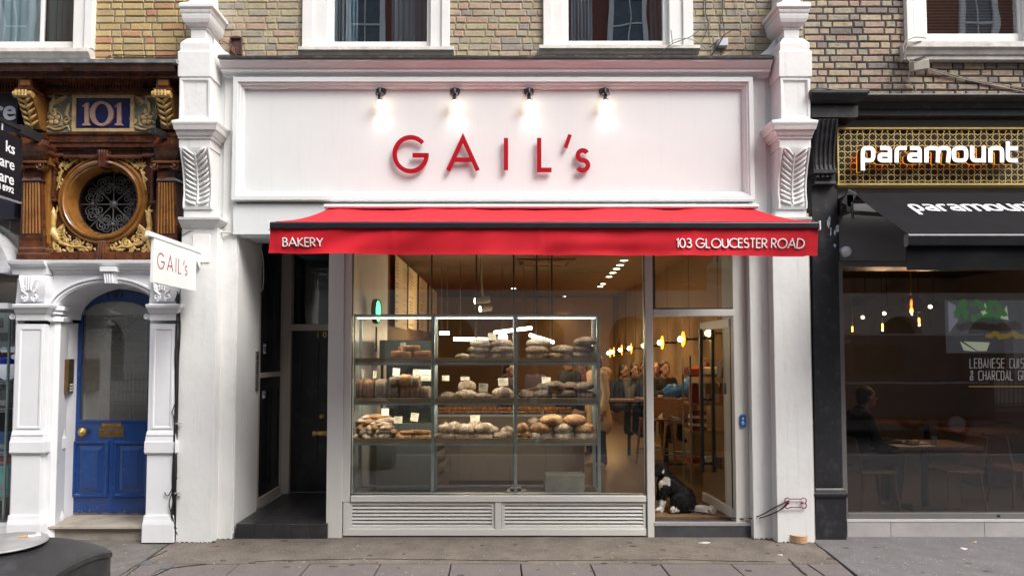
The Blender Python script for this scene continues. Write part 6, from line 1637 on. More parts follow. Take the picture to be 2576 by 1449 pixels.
# top shelf
for i, (x, yb, w, h, y, lab) in enumerate(((1012,901,52,19,.30,'golden focaccia slab on the top shelf beside the window frame'),(1060,901,50,19,.30,'golden focaccia slab on the top shelf against the first inner post'),(1037,884,40,15,.30,'browned focaccia slab lying on top of two others'),(1025,886,44,14,.44,'focaccia slab stacked behind the topmost one'))):
    loaf('focaccia', 'slab', x, yb, w, h, y, .16, C_FOC, lab, G1, .1*i-.1)
stack = lambda x, tops, pos, ms, w=55: [loaf('country_loaf', 'batard', x+random.uniform(-5,5), yb, w+random.uniform(-5,4), 25, YS+random.uniform(-.02,.02), .19, ms[i%len(ms)], f'{("floury","dark crusted")[ms[i%len(ms)] is C_DARK]} loaf, {("bottom","middle","top")[i] if len(tops)==3 else ("lower","upper")[i]} of the {pos} stack on the top shelf', G1, random.uniform(-.3,.3), random.uniform(-.06,.06)) for i, yb in enumerate(tops)]
stack(1208,(904,889,874),'flattened floury',[C_FLOUR,C_FLOUR,C_WHT]); stack(1265,(904,890,874),'second inner post side',[C_FLOUR,C_DARK,C_FLOUR],56)
stack(1350,(904,889,872),'pale leaning',[C_WHT,C_FLOUR,C_WHT],60); stack(1410,(904,889),'low two loaf',[C_FLOUR,C_FLOUR],60); stack(1468,(904,887,869),'tall outer post side',[C_FLOUR,C_DARK,C_DARK],62)
loaf('torn_loaf','rough',1163,905,34,16,.27,.12,C_WHT,'torn piece of pale loaf beside the flattened floury stack',G1)
for x, yb, w, h in ((1190,905,34,14),(1385,905,30,14),(1443,905,30,14)): loaf('torn_loaf','rough',x,yb,w,h,.42,.13,C_FLOUR,'rough loaf tucked behind the stacks above x'.replace(' above x', f' {"near the price card" if x<1200 else "between the pale and low stacks" if x<1400 else "between the low and tall stacks"}'),G1)
# middle shelf: tin loaves
for x, w, m, lab in ((905,23,C_TIN,'upright tan tin loaf nearest the window frame post'),(931,25,C_TIN,'upright tan tin loaf, second along from the window frame'),(960,27,C_DARK,'upright dark tin loaf beside the stacked rye loaves')):
    loaf('tin_loaf','tin',x,1004,w,46,.34,.24,m,lab,G2)
for x, yb, w, h, m, lab in ((995,1004,25,34,C_SEED,'floury rye tin loaf at the foot of the stack'),(995,971,26,22,C_SEED,'grey rye tin loaf on the rye stack'),(1021,1004,26,33,C_TIN,'reddish tin loaf under the tan domed one'),(1021,972,28,28,C_TIN,'tan domed tin loaf showing its square end'),(1046,1004,25,33,C_TIN,'reddish tin loaf under the dark brown square end'),(1047,972,24,26,C_DARK,'dark brown tin loaf showing its square end'),(1072,1004,22,30,C_DARK,'dark tin loaf behind the pair of price cards')):
    loaf('tin_loaf','tin',x,yb,w,h,.33,.24,m,lab,G2)
for x, yb, w, h, y, m, lab in ((1172,1004,54,29,.28,C_FLOUR,'speckled round loaf at the front of the middle shelf'),(1175,984,46,32,.40,C_FLOUR,'speckled round loaf leaning on the shelf behind'),(1214,1004,46,20,.27,C_DARK,'low dark round loaf under a price card'),(1265,1004,54,36,.28,C_FLOUR,'large pale cracked round loaf against the second inner post'),(1128,1004,40,22,.40,C_DARK,'dark round loaf in shadow beside the first inner post')):
    loaf('round_loaf','boule',x,yb,w,h,y,.22,m,lab,G2,random.uniform(-.5,.5))
for x, yb, w, h, y, lab in ((1328,1004,52,26,.40,'seeded loaf behind the second inner post'),(1366,1004,50,28,.30,'seeded dark loaf at the foot of the heap nearest the second inner post'),(1425,1004,54,28,.29,'seeded dark loaf in the centre of the heap base'),(1474,1004,56,26,.30,'seeded dark loaf at the heap base by the outer post'),(1372,982,46,24,.37,'seeded loaf behind the tilted one'),(1398,982,50,28,.30,'long seeded loaf tilted across the heap'),(1433,981,46,24,.36,'seeded loaf wedged in the heap behind'),(1468,982,54,24,.31,'flat seeded loaf topping the heap by the outer post')):
    loaf('seeded_loaf','batard',x,yb,w,h,y,.19,C_SEED,lab,G2,random.uniform(-.4,.4),random.uniform(-.12,.12))
# bottom shelf: baguette pile, long loaves, buns
nb = 0; ordn = ('first','second','third','fourth','fifth','sixth','seventh','eighth','ninth')
for row, (yb, xs_, y) in enumerate(((1105,(900,916,932,948,965,982,999),.24),(1094,(896,914,933,952,970,988),.27),(1084,(905,926,946,966,982),.29),(1075,(903,925,950,968),.32),(1066,(920,945,972),.34),(1057,(935,960),.36))):
    for k, x in enumerate(xs_):
        loaf('small_baguette','baguette',x+random.uniform(-3,3),yb,random.uniform(52,62) if row > 3 else 46,15.5,y,.072,random.choice((C_FLOUR,C_FLOUR,C_WHT,C_GOLD)),f'floury small baguette, {ordn[k]} along in row {("one","two","three","four","five","six")[row]} of the baguette heap',"baguettes heaped on the bottom shelf",(random.uniform(1.0,1.9) if row < 3 else random.uniform(.1,.8)),random.uniform(-.1,.1),0)
loaf('long_loaf','baguette',1045,1096,88,16,.26,.085,C_GOLD,'long golden loaf lying across small buns beside the baguettes',G3)
for k, x in enumerate((1008,1028,1048,1068,1082)): loaf('bun','boule',x,1106,22,15,.24,.09,C_GOLD,f'small golden bun under the long loaf, {ordn[k]} from the baguettes',"buns under the long golden loaf")
for k, (x, yb, w, h) in enumerate(((1120,1107,56,26),(1170,1107,54,24),(1217,1107,52,24),(1266,1107,56,26))): loaf('batard_loaf','batard',x,yb,w,h,.26,.2,C_FLOUR,f'floury scored loaf, {ordn[k]} along the bottom row of the middle bay','scored loaves on the bottom shelf',random.uniform(-.3,.3))
for k, (x, yb, w, h) in enumerate(((1123,1089,42,29),(1170,1090,52,29),(1219,1089,50,30))): loaf('batard_loaf','batard',x,yb,w,h,.27,.2,C_FLOUR,f'floury scored loaf, {ordn[k]} along the upper row of the middle bay','scored loaves on the bottom shelf',random.uniform(-.3,.3))
for x, yb, w, h, lab in ((1143,1084,34,24,'scored loaf peeping out behind the upper row'),(1197,1084,40,26,'dark topped scored loaf behind the upper row'),(1240,1092,30,20,'small torn loaf at the end of the upper row'),(1276,1094,32,22,'flaky torn loaf against the second inner post')): loaf('torn_loaf','rough',x,yb,w,h,.36,.16,C_FLOUR,lab,G3)
for k, (x, yb, w, h) in enumerate(((1318,1106,34,22),(1314,1090,30,26),(1334,1106,26,18))): loaf('torn_loaf','rough',x,yb,w,h,.26,.14,C_GOLD,('pale torn chunk low against the second inner post','upright torn chunk above the low one','small torn chunk beside the big round loaves')[k],G3)
for k, x in enumerate((1361,1416,1472)): loaf('country_round','boule',x,1107,58,28,.27,.25,C_WHT,f'pale floury round loaf, {ordn[k]} along the bottom of the big pile','round loaves in the big pile',random.uniform(-.4,.4))
for k, x in enumerate((1362,1416,1468)): loaf('country_round','boule',x,1089,58,30,.29,.25,C_GOLD if k != 1 else C_FLOUR,f'golden round loaf, {ordn[k]} along the middle of the big pile','round loaves in the big pile',random.uniform(-.4,.4))
for k, x in enumerate((1388,1446)): loaf('country_round','boule',x,1069,60,32,.31,.25,C_GOLD,f'golden topped round loaf, {ordn[k]} of the two crowning the pile','round loaves in the big pile',random.uniform(-.4,.4))
loaf('country_round','boule',1345,1072,36,26,.42,.2,C_DARK,'dark round loaf behind the crowning pair','round loaves in the big pile')
# price cards on wire pins
CARD = mat('card_cream', (.62,.56,.42), .7, .04, 8); INK = mat('card_ink', (.06,.05,.05), .7, .1)
cardn = 0
def card(px, py, w, h, Y, base_py, label, rot=0.0, lean=0.0):
    p = P(px, py, Y); sc = SCALE(Y); t = thing('price_card', label, 'price card', (p.x, Y, p.z), 'price cards among the bread')
    M3 = Matrix.Rotation(rot, 3, 'Z') @ Matrix.Rotation(lean, 3, 'Y')
    s = MB(); s.obox((p.x,Y,p.z), (w*sc,.003,h*sc), M3); s.build('card', CARD, t)
    s = MB(); r = random.Random(int(px))
    for k, (u0, u1) in enumerate(((-.42,.25),(-.42,.05),(-.42,.3))):
        c = Vector((p.x,Y,p.z)) + M3 @ Vector(((u0+u1)/2*w*sc, -.0022, (.34-.16*k)*h*sc)); s.obox(c, ((u1-u0)*w*sc,.001,h*sc*(.08 if k == 0 else .045)), M3)
    s.tube([Vector((p.x,Y,p.z)) + M3 @ Vector((math.cos(a)*.09*w*sc, -.0022, (-.28+.0*a)*h*sc + math.sin(a)*.09*w*sc)) for a in [2*PI*i/10 for i in range(11)]], .0007, 4); s.build('card_print', INK, t)
    zb = P(px, base_py, Y).z; s = MB(); s.tube([(p.x,Y+.003,p.z),(p.x,Y+.003,zb)], .002, 5); s.build('pin', DARKMET, t)
for a in ((1015,872,14,20,.30,884,'tilted price card on the focaccia',.5,-.2),(1238,847,20,18,.33,862,'price card standing above the top shelf loaves'),
    (913,939,9,18,.42,960,'narrow turned price card nearest the window frame',1.0),(943,942,11,18,.42,960,'price card with a leaf shaped clip over the tan tins',.8),(997,936,17,19,.34,952,'price card over the rye stack',.1,.1),(1050,938,22,18,.36,953,'wide price card over the domed tin loaf',0,.05),(1071,944,26,28,.30,960,'largest price card overlapping another by the first inner post'),
    (1121,951,18,13,.32,990,'small price card beside the first inner post in the middle bay'),(1170,952,22,9,.42,960,'half hidden price card behind the speckled loaf'),(1216,975,23,20,.26,992,'price card stuck in the low dark round loaf',0,.08),(1266,961,25,19,.30,978,'price card above the large cracked loaf',0,-.05),(1374,957,22,16,.33,965,'price card above the seeded loaves'),
    (969,1036,18,17,.34,1050,'price card above the crossed baguettes'),(1002,1056,20,17,.28,1080,'price card standing against the baguette heap'),(1043,1049,19,20,.38,1085,'tilted price card over the long golden loaf',.3,.15),(1195,1053,23,17,.33,1068,'price card above the scored loaves'),(1383,1048,23,9,.40,1055,'price card half hidden behind the crowning loaves')): card(*a)
# things on the floor of the rack
s = MB(); p0, p1 = P(1370,1240,.30), P(1468,1240,.30); r = random.Random(3); n = 13; zz0 = ZB
hh = (P(0,1190,.3).z - zz0)/n
for k in range(n):
    d = r.uniform(-.006,.006); s.loft([[(p0.x+d,.2,zz0+k*hh),(p1.x+d,.2,zz0+k*hh),(p1.x+d,.42,zz0+k*hh),(p0.x+d,.42,zz0+k*hh)],[(p0.x+d+.004,.198,zz0+(k+.85)*hh),(p1.x+d-.004,.198,zz0+(k+.85)*hh),(p1.x+d-.004,.42,zz0+(k+.85)*hh),(p0.x+d+.004,.42,zz0+(k+.85)*hh)]])
o = s.build('bag_bundle', mat('folded_bags', (.26,.24,.20), .8, .15, 12)); tag(o, 'stack of folded grey paper bags at the foot of the rack', 'bags')
s = MB(); q = P(1420,1234,.24); s.box(q.x-.42-.2, q.x-.20-.2, .22,.36, ZB, ZB+.02); s.box(q.x-.58, q.x-.46, .26,.38, ZB+.02, ZB+.045)
o = s.build('tray_clip', DARKMET, bevel=.004); tag(o, 'small black tray lying on the rack floor', 'tray')

# ---- service counter with rounded end
CT = thing('service_counter', 'curved taupe service counter behind the bread rack', 'counter', (0, 2.3, IZ0))
CX1 = P(1400,1100,1.95).x; pts = [(IX0+.75,1.95),(CX1,1.95)] + [(CX1+.42*math.sin(math.radians(a)), 2.37-.42*math.cos(math.radians(a))) for a in range(10,181,10)] + [(IX0+.75,2.79)]
s = MB(); s.prism_z(pts, IZ0+.06, 1.04); s.build('counter_front', mat('counter_taupe', (.17,.125,.085), .5, .05, 2), CT)
s = MB(); s.prism_z([(x-(.04 if x > 0 else 0), y+(.04 if y < 2.3 else -.04)) for x, y in pts], IZ0, IZ0+.06); s.build('counter_plinth', DARKMET, CT)
s = MB(); s.prism_z([(x+(.015 if x > 0 else 0), y+(-.02 if y < 2.3 else .02)) for x, y in pts], 1.04, 1.075); s.build('countertop', mat('counter_stone', (.36,.31,.26), .35, .08, 5), CT, bevel=.004)
s = MB()
for px in (1152, 1300, 1372): q = P(px,1150,1.94); s.box(q.x-.002,q.x+.002,1.946,1.955,IZ0+.07,1.035)
s.build('panel_joint', DARKMET, CT)
r = random.Random(12)
PST = crust('pastry_glaze', (.28,.06,.008), (.55,.19,.03), (.62,.35,.12), .3, 26)
for k, px in enumerate((1118,1156,1194,1232,1270,1308,1346,1386,1420)):
    q = P(px, 1040, 2.15); t = thing('pastry_tray', f'wooden tray of orange glazed pastries, {ordn[k]} along the counter', 'pastry tray', (q.x,2.15,1.076), 'pastry trays on the counter')
    s = MB(); s.box(q.x-.10,q.x+.10,2.02,2.3,1.10,1.115); s.box(q.x-.08,q.x-.06,2.04,2.28,1.076,1.10); s.box(q.x+.06,q.x+.08,2.04,2.28,1.076,1.10); s.build('tray', wood('tray_wood', (.24,.10,.04), (.36,.17,.07), .5), t)
    s = MB()
    for j in range(9):
        cx_, cy_, zz_ = q.x-.065+.065*(j%3), 2.08+.08*(j//3), 1.13
        s.ell((cx_+r.uniform(-.01,.01),cy_,zz_), (.036,.036,.022), None, 10, 6, lambda p, d: p*(1+.2*noise.noise(d*3+Vector((j,k,0)))))
    s.build('pastries', PST, t, smooth=60)
# chilled display beside the counter
DC = thing('chilled_display', 'grey chilled display cabinet with sloping glass beside the menu wall', 'cabinet', (IX0+.45, 1.7, IZ0))
s = MB(); x0, x1 = IX0+.10, IX0+.78; s.box(x0,x1,1.35,2.1,IZ0+.05,1.02); s.box(x0+.0,x1,1.5,2.1,1.75,2.05); s.build('body', mat('display_grey', (.13,.14,.13), .4, .05, 3), DC, bevel=.01)
s = MB(); s.box(x0+.02,x1-.02,1.40,2.08,IZ0,IZ0+.05); s.build('plinth', DARKMET, DC)
s = MB(); s.box(x0+.02,x0+.05,1.5,1.54,1.02,1.75); s.box(x1-.05,x1-.02,1.5,1.54,1.02,1.75); s.box(x0,x1,2.06,2.1,1.02,1.75); s.build('post', DARKMET, DC)
s = MB(); s.box(x0+.02,x1-.02,1.37,1.376,1.02,1.42); s.build('pane', MATS['shop_glass'], DC)
SB = thing('stair_bin', 'slatted wooden crate unit between display cabinet and counter', 'crate unit', (IX0+.9,2.2,IZ0))
s = MB()
for k in range(5): s.obox((x1+.10,1.6+.0*k,IZ0+.18+.16*k),(.14,.45,.05),Matrix.Rotation(-.5,3,'Y'))
s.build('slats', WSH, SB); MB().box(x1+.02,x1+.18,1.82,1.88,IZ0,1.02).build('back', WSH, SB)
# ---- menu boards on the side wall
BOARD = mat('menu_paper', (.60,.47,.30), .7, .04, 2)
for k, (ya, yb) in enumerate(((2.93,4.1),(4.42,5.5),(5.97,7.3),(7.92,9.6))):
    t = thing('menu_board', ('tall hanging menu sheet nearest the shop window','second tall menu sheet, lit bright from above','third tall menu sheet hanging on the warm wall','farthest tall menu sheet beside the black rod')[k], 'menu', (IX0+.06,ya,2.3), 'menu sheets on the warm wall')
    zt_, zb_ = 3.36+.02*k, 2.28+.04*k
    xb_ = IX0+.08; tw = .02
    s = MB(); s.loft([[(xb_+.0,ya,zb_),(xb_+tw,yb,zb_),(xb_+tw-.004,yb+.004,zb_),(xb_-.004,ya+.004,zb_)],[(xb_,ya,zt_),(xb_+tw,yb,zt_),(xb_+tw-.004,yb+.004,zt_),(xb_-.004,ya+.004,zt_)]]); s.build('sheet', BOARD, t)
    d = Vector((tw, yb-ya, 0)); dn = d.normalized(); nr = Vector((dn.y,-dn.x,0)); M3 = Matrix((dn, nr, Vector((0,0,1)))).transposed(); r = random.Random(k)
    s = MB(); z = zt_-.12
    while z > zb_+.06:
        if r.random() < .85:
            for a, b in ((.08, r.uniform(.35,.6)),) if k else ((.06,.22),(.68,.76),(.86,.93)): 
                c = Vector((xb_,ya,z)) + d*((a+b)/2) + nr*.003; s.obox(c, ((b-a)*d.length,.001,.013), M3)
        z -= .05 if r.random() < .8 else .09
    s.build('menu_print', INK, t)
# ---- green lit round sign
gp_ = P(947, 783, 1.2); t = thing('round_neon_sign', 'green glowing round sign on a black rim seen almost edge on', 'sign', gp_)
Mr = Matrix.Rotation(math.radians(86), 3, 'Z')
def rotd(mb): mb.v = [tuple(Mr @ Vector(v) + gp_) for v in mb.v]; return mb
s = MB(); s.lathe([(0,-.03),(.15,-.03),(.155,.0),(.15,.03),(.135,.03),(.13,.015),(0,.015)], (0,0,0), 32, 'y'); rotd(s).build('rim', DARKMET, t, smooth=40)
s = MB(); s.lathe([(.07,.016),(.125,.016),(.125,.022),(.07,.022)], (0,0,0), 32, 'y'); s.box(-.05,.05,-.022,-.016,-.05,.05); rotd(s).build('neon_face', emit('neon_green', (.04,1.0,.16), 3.5), t)
s = MB(); s.tube([(gp_.x,gp_.y,gp_.z-.19),(gp_.x,gp_.y,gp_.z-.5)], .012, 6); s.build('stem', DARKMET, t)
# ---- lamps overhead
TUBE = emit('tube_white', (1.0,.86,.68), 9)
for k, (a, b, c, d, Y, Y2) in enumerate(((1106,838,1130,838,4.6,4.6),(1141,853,1226,854,4.0,4.0),(1245,836,1336,825,4.6,4.0),(1334,843,1391,861,3.6,3.2))):
    p, q = P(a,b,Y), P(c,d,Y2); t = thing('tube_lamp', ('short white tube lamp beside the first inner rack post','level white tube lamp over the counter','slanting white tube lamp rising past the second inner post','white tube lamp sloping down over the pale loaf stack')[k], 'lamp', p, 'tube lamps over the counter')
    s = MB(); s.tube([p, q], .028, 10); s.build('tube', TUBE, t, smooth=50)
    s = MB(); s.tube([p.lerp(q,.2)+Vector((0,0,.02)), Vector((p.lerp(q,.2).x,Y,IZ1))], .004, 5); s.tube([p.lerp(q,.8)+Vector((0,0,.02)), Vector((p.lerp(q,.8).x,Y2,IZ1))], .004, 5); s.build('cord', DARKMET, t)
    l = bpy.data.lights.new('tube_light', 'POINT'); l.energy = 8; l.color = (1,.74,.44); l.shadow_soft_size = .02; o = bpy.data.objects.new('tube_light', l); COL.objects.link(o); o.location = p.lerp(q,.5) - Vector((0,0,.08)); o.parent = t; o.matrix_parent_inverse = Matrix.Translation(-t.location)
p = P(1265, 849, 4.8); t = thing('globe_lamp', 'white glowing globe lamp above the barista', 'lamp', p); s = MB(); s.ell(p, (.085,.085,.085)); s.build('globe', emit('globe_white', (1,.88,.7), 5), t, smooth=True); s = MB(); s.tube([(p.x,p.y,p.z+.08),(p.x,p.y,IZ1)], .005, 5); s.build('cord', DARKMET, t)
DOWN = emit('downlight', (1,.86,.64), 12)
dl_ = [(1570,655),(1560,666.5),(1551,676),(1542,686),(1532,696),(1517,714),(1510,721),(1418,746),(1292,726)]
for k, (px, py) in enumerate(dl_):
    a = (py-895)/1.0; Yd_ = (IZ1-.01-CAMZ)/((895-py)/F) - DIST; p = P(px, py, min(Yd_, 10.8))
    t = thing('downlight', f'recessed ceiling downlight, {ordn[k]} along the slanting row' if k < 7 else ('single recessed downlight near the back of the ceiling','single recessed downlight over the counter')[k-7], 'lamp', (p.x,p.y,IZ1), 'downlights in the bakery ceiling')
    s = MB(); s.lathe([(0,-.003),(.06,-.003),(.06,-.008),(0,-.008)], (p.x,p.y,IZ1), 18); s.build('lens', DOWN, t)
    s = MB(); s.lathe([(.061,-.001),(.075,-.001),(.075,-.01),(.061,-.01)], (p.x,p.y,IZ1), 18); s.build('ring', DARKMET, t)
    l = bpy.data.lights.new('downlight_beam', 'SPOT'); l.energy = 21; l.color = (1,.70,.38); l.spot_size = math.radians(100); l.spot_blend = .8; l.shadow_soft_size = .05; o = bpy.data.objects.new('downlight_beam', l); COL.objects.link(o); o.location = (p.x,p.y,IZ1-.03); o.parent = t; o.matrix_parent_inverse = Matrix.Translation(-t.location)
# wall lamps: disc reflector with bare bulb
WB = emit('amber_bulb', (1.0,.58,.16), 30); DISC = mat('brass_disc', (.75,.42,.08), .35, .1, 10, metal=.7)
for k, (px, py, Y) in enumerate(((1792,838,2.0),(1721,853,3.35),(1668,862,4.68),(1628,870,6.0),(1600,876,7.4),(1566,880,8.5),(1546,885,9.4),(1536,888,10.1))):
    p = P(px, py, Y); p.x = min(p.x, IX1-.22)
    t = thing('disc_lamp', f'brass disc wall lamp with bare amber bulb, {ordn[k]} from the glass door', 'lamp', p, 'disc lamps along the side wall')
    s = MB(); s.lathe([(0,.02),(.11,.0),(.125,-.01),(.12,-.015),(.10,.01),(0,.028)], p, 22, 'x'); s.v = [(2*p.x-x if False else x, y, z) for x, y, z in s.v]; s.build('disc', DISC, t, smooth=50)
    s = MB(); s.ell((p.x-.055,p.y,p.z), (.042,.042,.042)); s.build('bulb', WB, t, smooth=True)
    s = MB(); s.tube([(p.x+.02,p.y,p.z),(p.x+.10,p.y,p.z),(IX1,p.y,p.z)], [.02,.014,.02], 8); s.tube([(p.x+.08,p.y,p.z),(p.x+.08,p.y,IZ1)], .004, 5); s.build('arm', DARKMET, t)
    l = bpy.data.lights.new('disc_light', 'POINT'); l.energy = 6; l.color = (1,.58,.24); l.shadow_soft_size = .04; o = bpy.data.objects.new('disc_light', l); COL.objects.link(o); o.location = (p.x-.10,p.y,p.z); o.parent = t; o.matrix_parent_inverse = Matrix.Translation(-t.location)
# black rods from the ceiling carrying a shelf over the counter
for k, (px, Y) in enumerate(((1086,2.9),(1198,2.9),(1292,2.9),(1350,2.9),(1388,2.9))):
    q = P(px, 700, Y); s = MB(); s.tube([(q.x,Y,1.9),(q.x,Y,IZ1)], .013, 6); o = s.build('ceiling_rod', DARKMET); tag(o, f'thin black ceiling rod over the counter, {ordn[k]} from the menu sheets', 'rod', 'black rods over the counter')
# ceiling cassettes
for k, (px, py, w) in enumerate(((1370,661,.95),(1372,750,.95))):
    Yc = (IZ1-.02-CAMZ)/((895-py)/F) - DIST; q = P(px, py, Yc); t = thing('ceiling_vent', ('square air vent in the ceiling over the counter','square air vent farther back in the ceiling')[k], 'vent', (q.x,Yc,IZ1), 'air vents in the ceiling')
    s = MB(); s.box(q.x-w/2,q.x+w/2,Yc-.4,Yc+.4,IZ1-.02,IZ1-.001); s.build('panel', CEIL, t)
    s = MB()
    for (a,b,c,d) in ((-.3,.3,-.36,-.31),(-.3,.3,.31,.36),(-.42,-.37,-.25,.25),(.37,.42,-.25,.25)): s.box(q.x+a,q.x+b,Yc+c,Yc+d,IZ1-.026,IZ1-.02)
    s.build('slot', DARKMET, t)
# track spots
p = P(1215, 752, 3.2); t = thing('track_spot', 'cream ceiling spotlight pair hanging above the counter', 'lamp', p)
s = MB(); s.tube([(p.x-.12,3.2,p.z-.03),(p.x+.10,3.25,p.z)], .05, 14); s.tube([(p.x-.04,3.1,p.z-.16),(p.x+.12,3.2,p.z-.13)], .05, 14); s.build('head', mat('cream_metal', (.55,.47,.36), .5, .05), t, smooth=40)
s = MB(); s.tube([(p.x,3.2,p.z+.04),(p.x-.02,3.2,p.z+.2),(p.x-.03,3.2,IZ1)], [.02,.012,.008], 6); s.build('stem', MATS['cream_metal'], t)
s = MB(); s.ell((p.x-.125,3.2,p.z-.03), (.01,.04,.045), nu=10, nv=6); s.ell((p.x-.045,3.1,p.z-.16), (.01,.04,.045), nu=10, nv=6); s.build('lens', DOWN, t)
l = bpy.data.lights.new('track_beam', 'SPOT'); l.energy = 75; l.color = (1,.70,.36); l.spot_size = math.radians(50); l.spot_blend = .8; l.shadow_soft_size = .05; o = bpy.data.objects.new('track_beam', l); COL.objects.link(o); o.location = (p.x-.2,3.2,p.z-.03); o.rotation_euler = (Vector((IX0+.1,5.6,2.7))-o.location).to_track_quat('-Z','Y').to_euler(); o.parent = t; o.matrix_parent_inverse = Matrix.Translation(-t.location)
# back bar
s = MB(); s.box(-.9,1.2,4.9,5.3,IZ0,1.15); o = s.build('back_bar', wood('back_bar_wood', (.10,.05,.025), (.17,.09,.045), .5), bevel=.01); tag(o, 'dark wooden back bar behind the barista', 'counter')
# ---- tables, stools, rack by the door
STW = wood('stool_oak', (.20,.09,.035), (.31,.15,.065), .45)
def bar_stool(x, y, rz, label):
    t = thing('bar_stool', label, 'stool', (x,y,IZ0), 'tall wooden stools'); R3 = Matrix.Rotation(rz, 3, 'Z')
    W_ = lambda v: R3 @ Vector(v) + Vector((x,y,IZ0))
    def mk(n, s, **k): s.v = [tuple(W_(v)) for v in s.v]; s.build(n, STW, t, **k)
    s = MB(); s.loft([[(a*.20,b*.19,h) for a,b in ((-1,-1),(1,-1),(1,1),(-1,1))] for h in (.70,.735)]); mk('seat', s, bevel=.012)
    for a in (-1,1):
        for b in (-1,1):
            s = MB(); s.tube([(a*.23,b*.22,0),(a*.17,b*.17,.71)], [.015,.024], 8); mk('leg', s)
    s = MB(); s.loft([[(.22*c_,-.19-.05*(1-c_*c_)-.05*u,.78+.30*u) for c_ in (-1,-.5,0,.5,1)]+[(.22*c_,-.175-.05*(1-c_*c_)-.05*u,.78+.30*u) for c_ in (1,.5,0,-.5,-1)] for u in (0,.5,1)]); mk('backrest', s, bevel=.005)
    for a in (-1,1):
        s = MB(); s.tube([(a*.14,-.17,.68),(a*.15,-.24,1.02)], .016, 8); mk('back_post', s)
    s = MB(); s.tube([(-.2,-.2,.25),(.2,-.2,.25),(.2,.2,.25),(-.2,.2,.25)], .009, 6, closed=True); s.v = [tuple(W_(v)) for v in s.v]; s.build('foot_ring', GALV, t)
    return t
q = P(1706, 1177, 3.1); bar_stool(q.x, 3.1, -.25, 'tall wooden stool with a white cushion cloth near the doorway')
q2 = P(1652, 1170, 3.45); bar_stool(q2.x, 3.5, .2, 'tall wooden stool half hidden by the door mullion')
s = MB(); cq = Vector((q.x,3.1,IZ0+.745)); s.ell(cq+Vector((-.02,0,.05)), (.25,.22,.075), None, 18, 10, lambda p, d: p*(1+.35*noise.noise(d*2.2)) if True else p); o = s.build('cushion_cloth', mat('cream_cloth', (.58,.52,.44), .9, .06, 6), smooth=50); tag(o, 'crumpled cream cloth lying on the tall wooden stool', 'cloth')
tb = P(1660, 1004, 3.75); t = thing('bar_table', 'high wooden bar table with a white cup by the seated women', 'table', (tb.x,3.75,IZ0))
s = MB(); s.box(tb.x-.35,tb.x+.55,3.5,4.05,1.14,1.175); s.build('tabletop', STW, t, bevel=.006); s = MB(); s.tube([(tb.x+.1,3.78,IZ0),(tb.x+.1,3.78,1.14)], .035, 10); s.build('leg', DARKMET, t); MB().box(tb.x-.15,tb.x+.35,3.55,4.0,IZ0,IZ0+.02).build('base', DARKMET, t)
cu = P(1661, 1000, 3.6); POR = mat('porcelain', (.7,.7,.68), .2, .02)
t = thing('coffee_cup', 'white cup on a saucer on the high bar table', 'cup', (cu.x,3.6,1.176)); s = MB(); s.lathe([(0,0),(.07,.006),(.085,.012),(.07,.01),(0,.006)], (cu.x,3.6,1.176), 20); s.build('saucer', POR, t, smooth=40)
s = MB(); s.lathe([(0,.01),(.03,.012),(.045,.06),(.042,.06),(.028,.018),(0,.016)], (cu.x,3.6,1.176), 20); s.tube([(cu.x+.043,3.6,1.176+.05),(cu.x+.065,3.6,1.176+.045),(cu.x+.06,3.6,1.176+.025),(cu.x+.036,3.6,1.176+.025)], .005, 6); s.build('cup', POR, t, smooth=40)
BAGB = mat('blue_plastic_bag', (.03,.16,.42), .35, .15, 6, .3, 30)
for k, (px, py, Y, w, h, lab) in enumerate(((1694,985,3.55,.15,.12,'shiny blue plastic bag on the high bar table'),(1735,975,3.9,.14,.17,'upright blue plastic bag behind the shelf rack by the door'))):
    p = P(px, py, Y); s = MB(); s.ell(p, (w,.12,h), None, 26, 16, lambda q_, d: q_*(1+.22*noise.noise(d*3+Vector((k*5,0,0)))+.10*noise.noise(d*8)) if d.z > -.7 else q_*1.0); o = s.build('plastic_bag', BAGB, smooth=60); tag(o, lab, 'bag')
GR = thing('goods_rack', 'slim metal rack of packaged goods behind the open glass door', 'shelf rack', (P(1760,1190,2.1).x,2.1,IZ0))
gx_ = P(1737,1100,2.0).x
for x in (gx_, gx_+.62):
    for y in (2.0, 2.36): MB().box(x,x+.022,y,y+.022,IZ0,1.85).build('post', GALV, GR)
r = random.Random(9)
for k, z in enumerate((.42,.85,1.22,1.60)):
    MB().box(gx_,gx_+.64,1.99,2.39,z-.03,z).build('shelf', STW, GR)
cols_ = (mat('pack_red', (.22,.03,.02), .4, .1), mat('pack_white', (.55,.52,.46), .5, .1), mat('pack_brown', (.20,.10,.05), .5, .2), mat('pack_kraft', (.32,.22,.12), .7, .1))
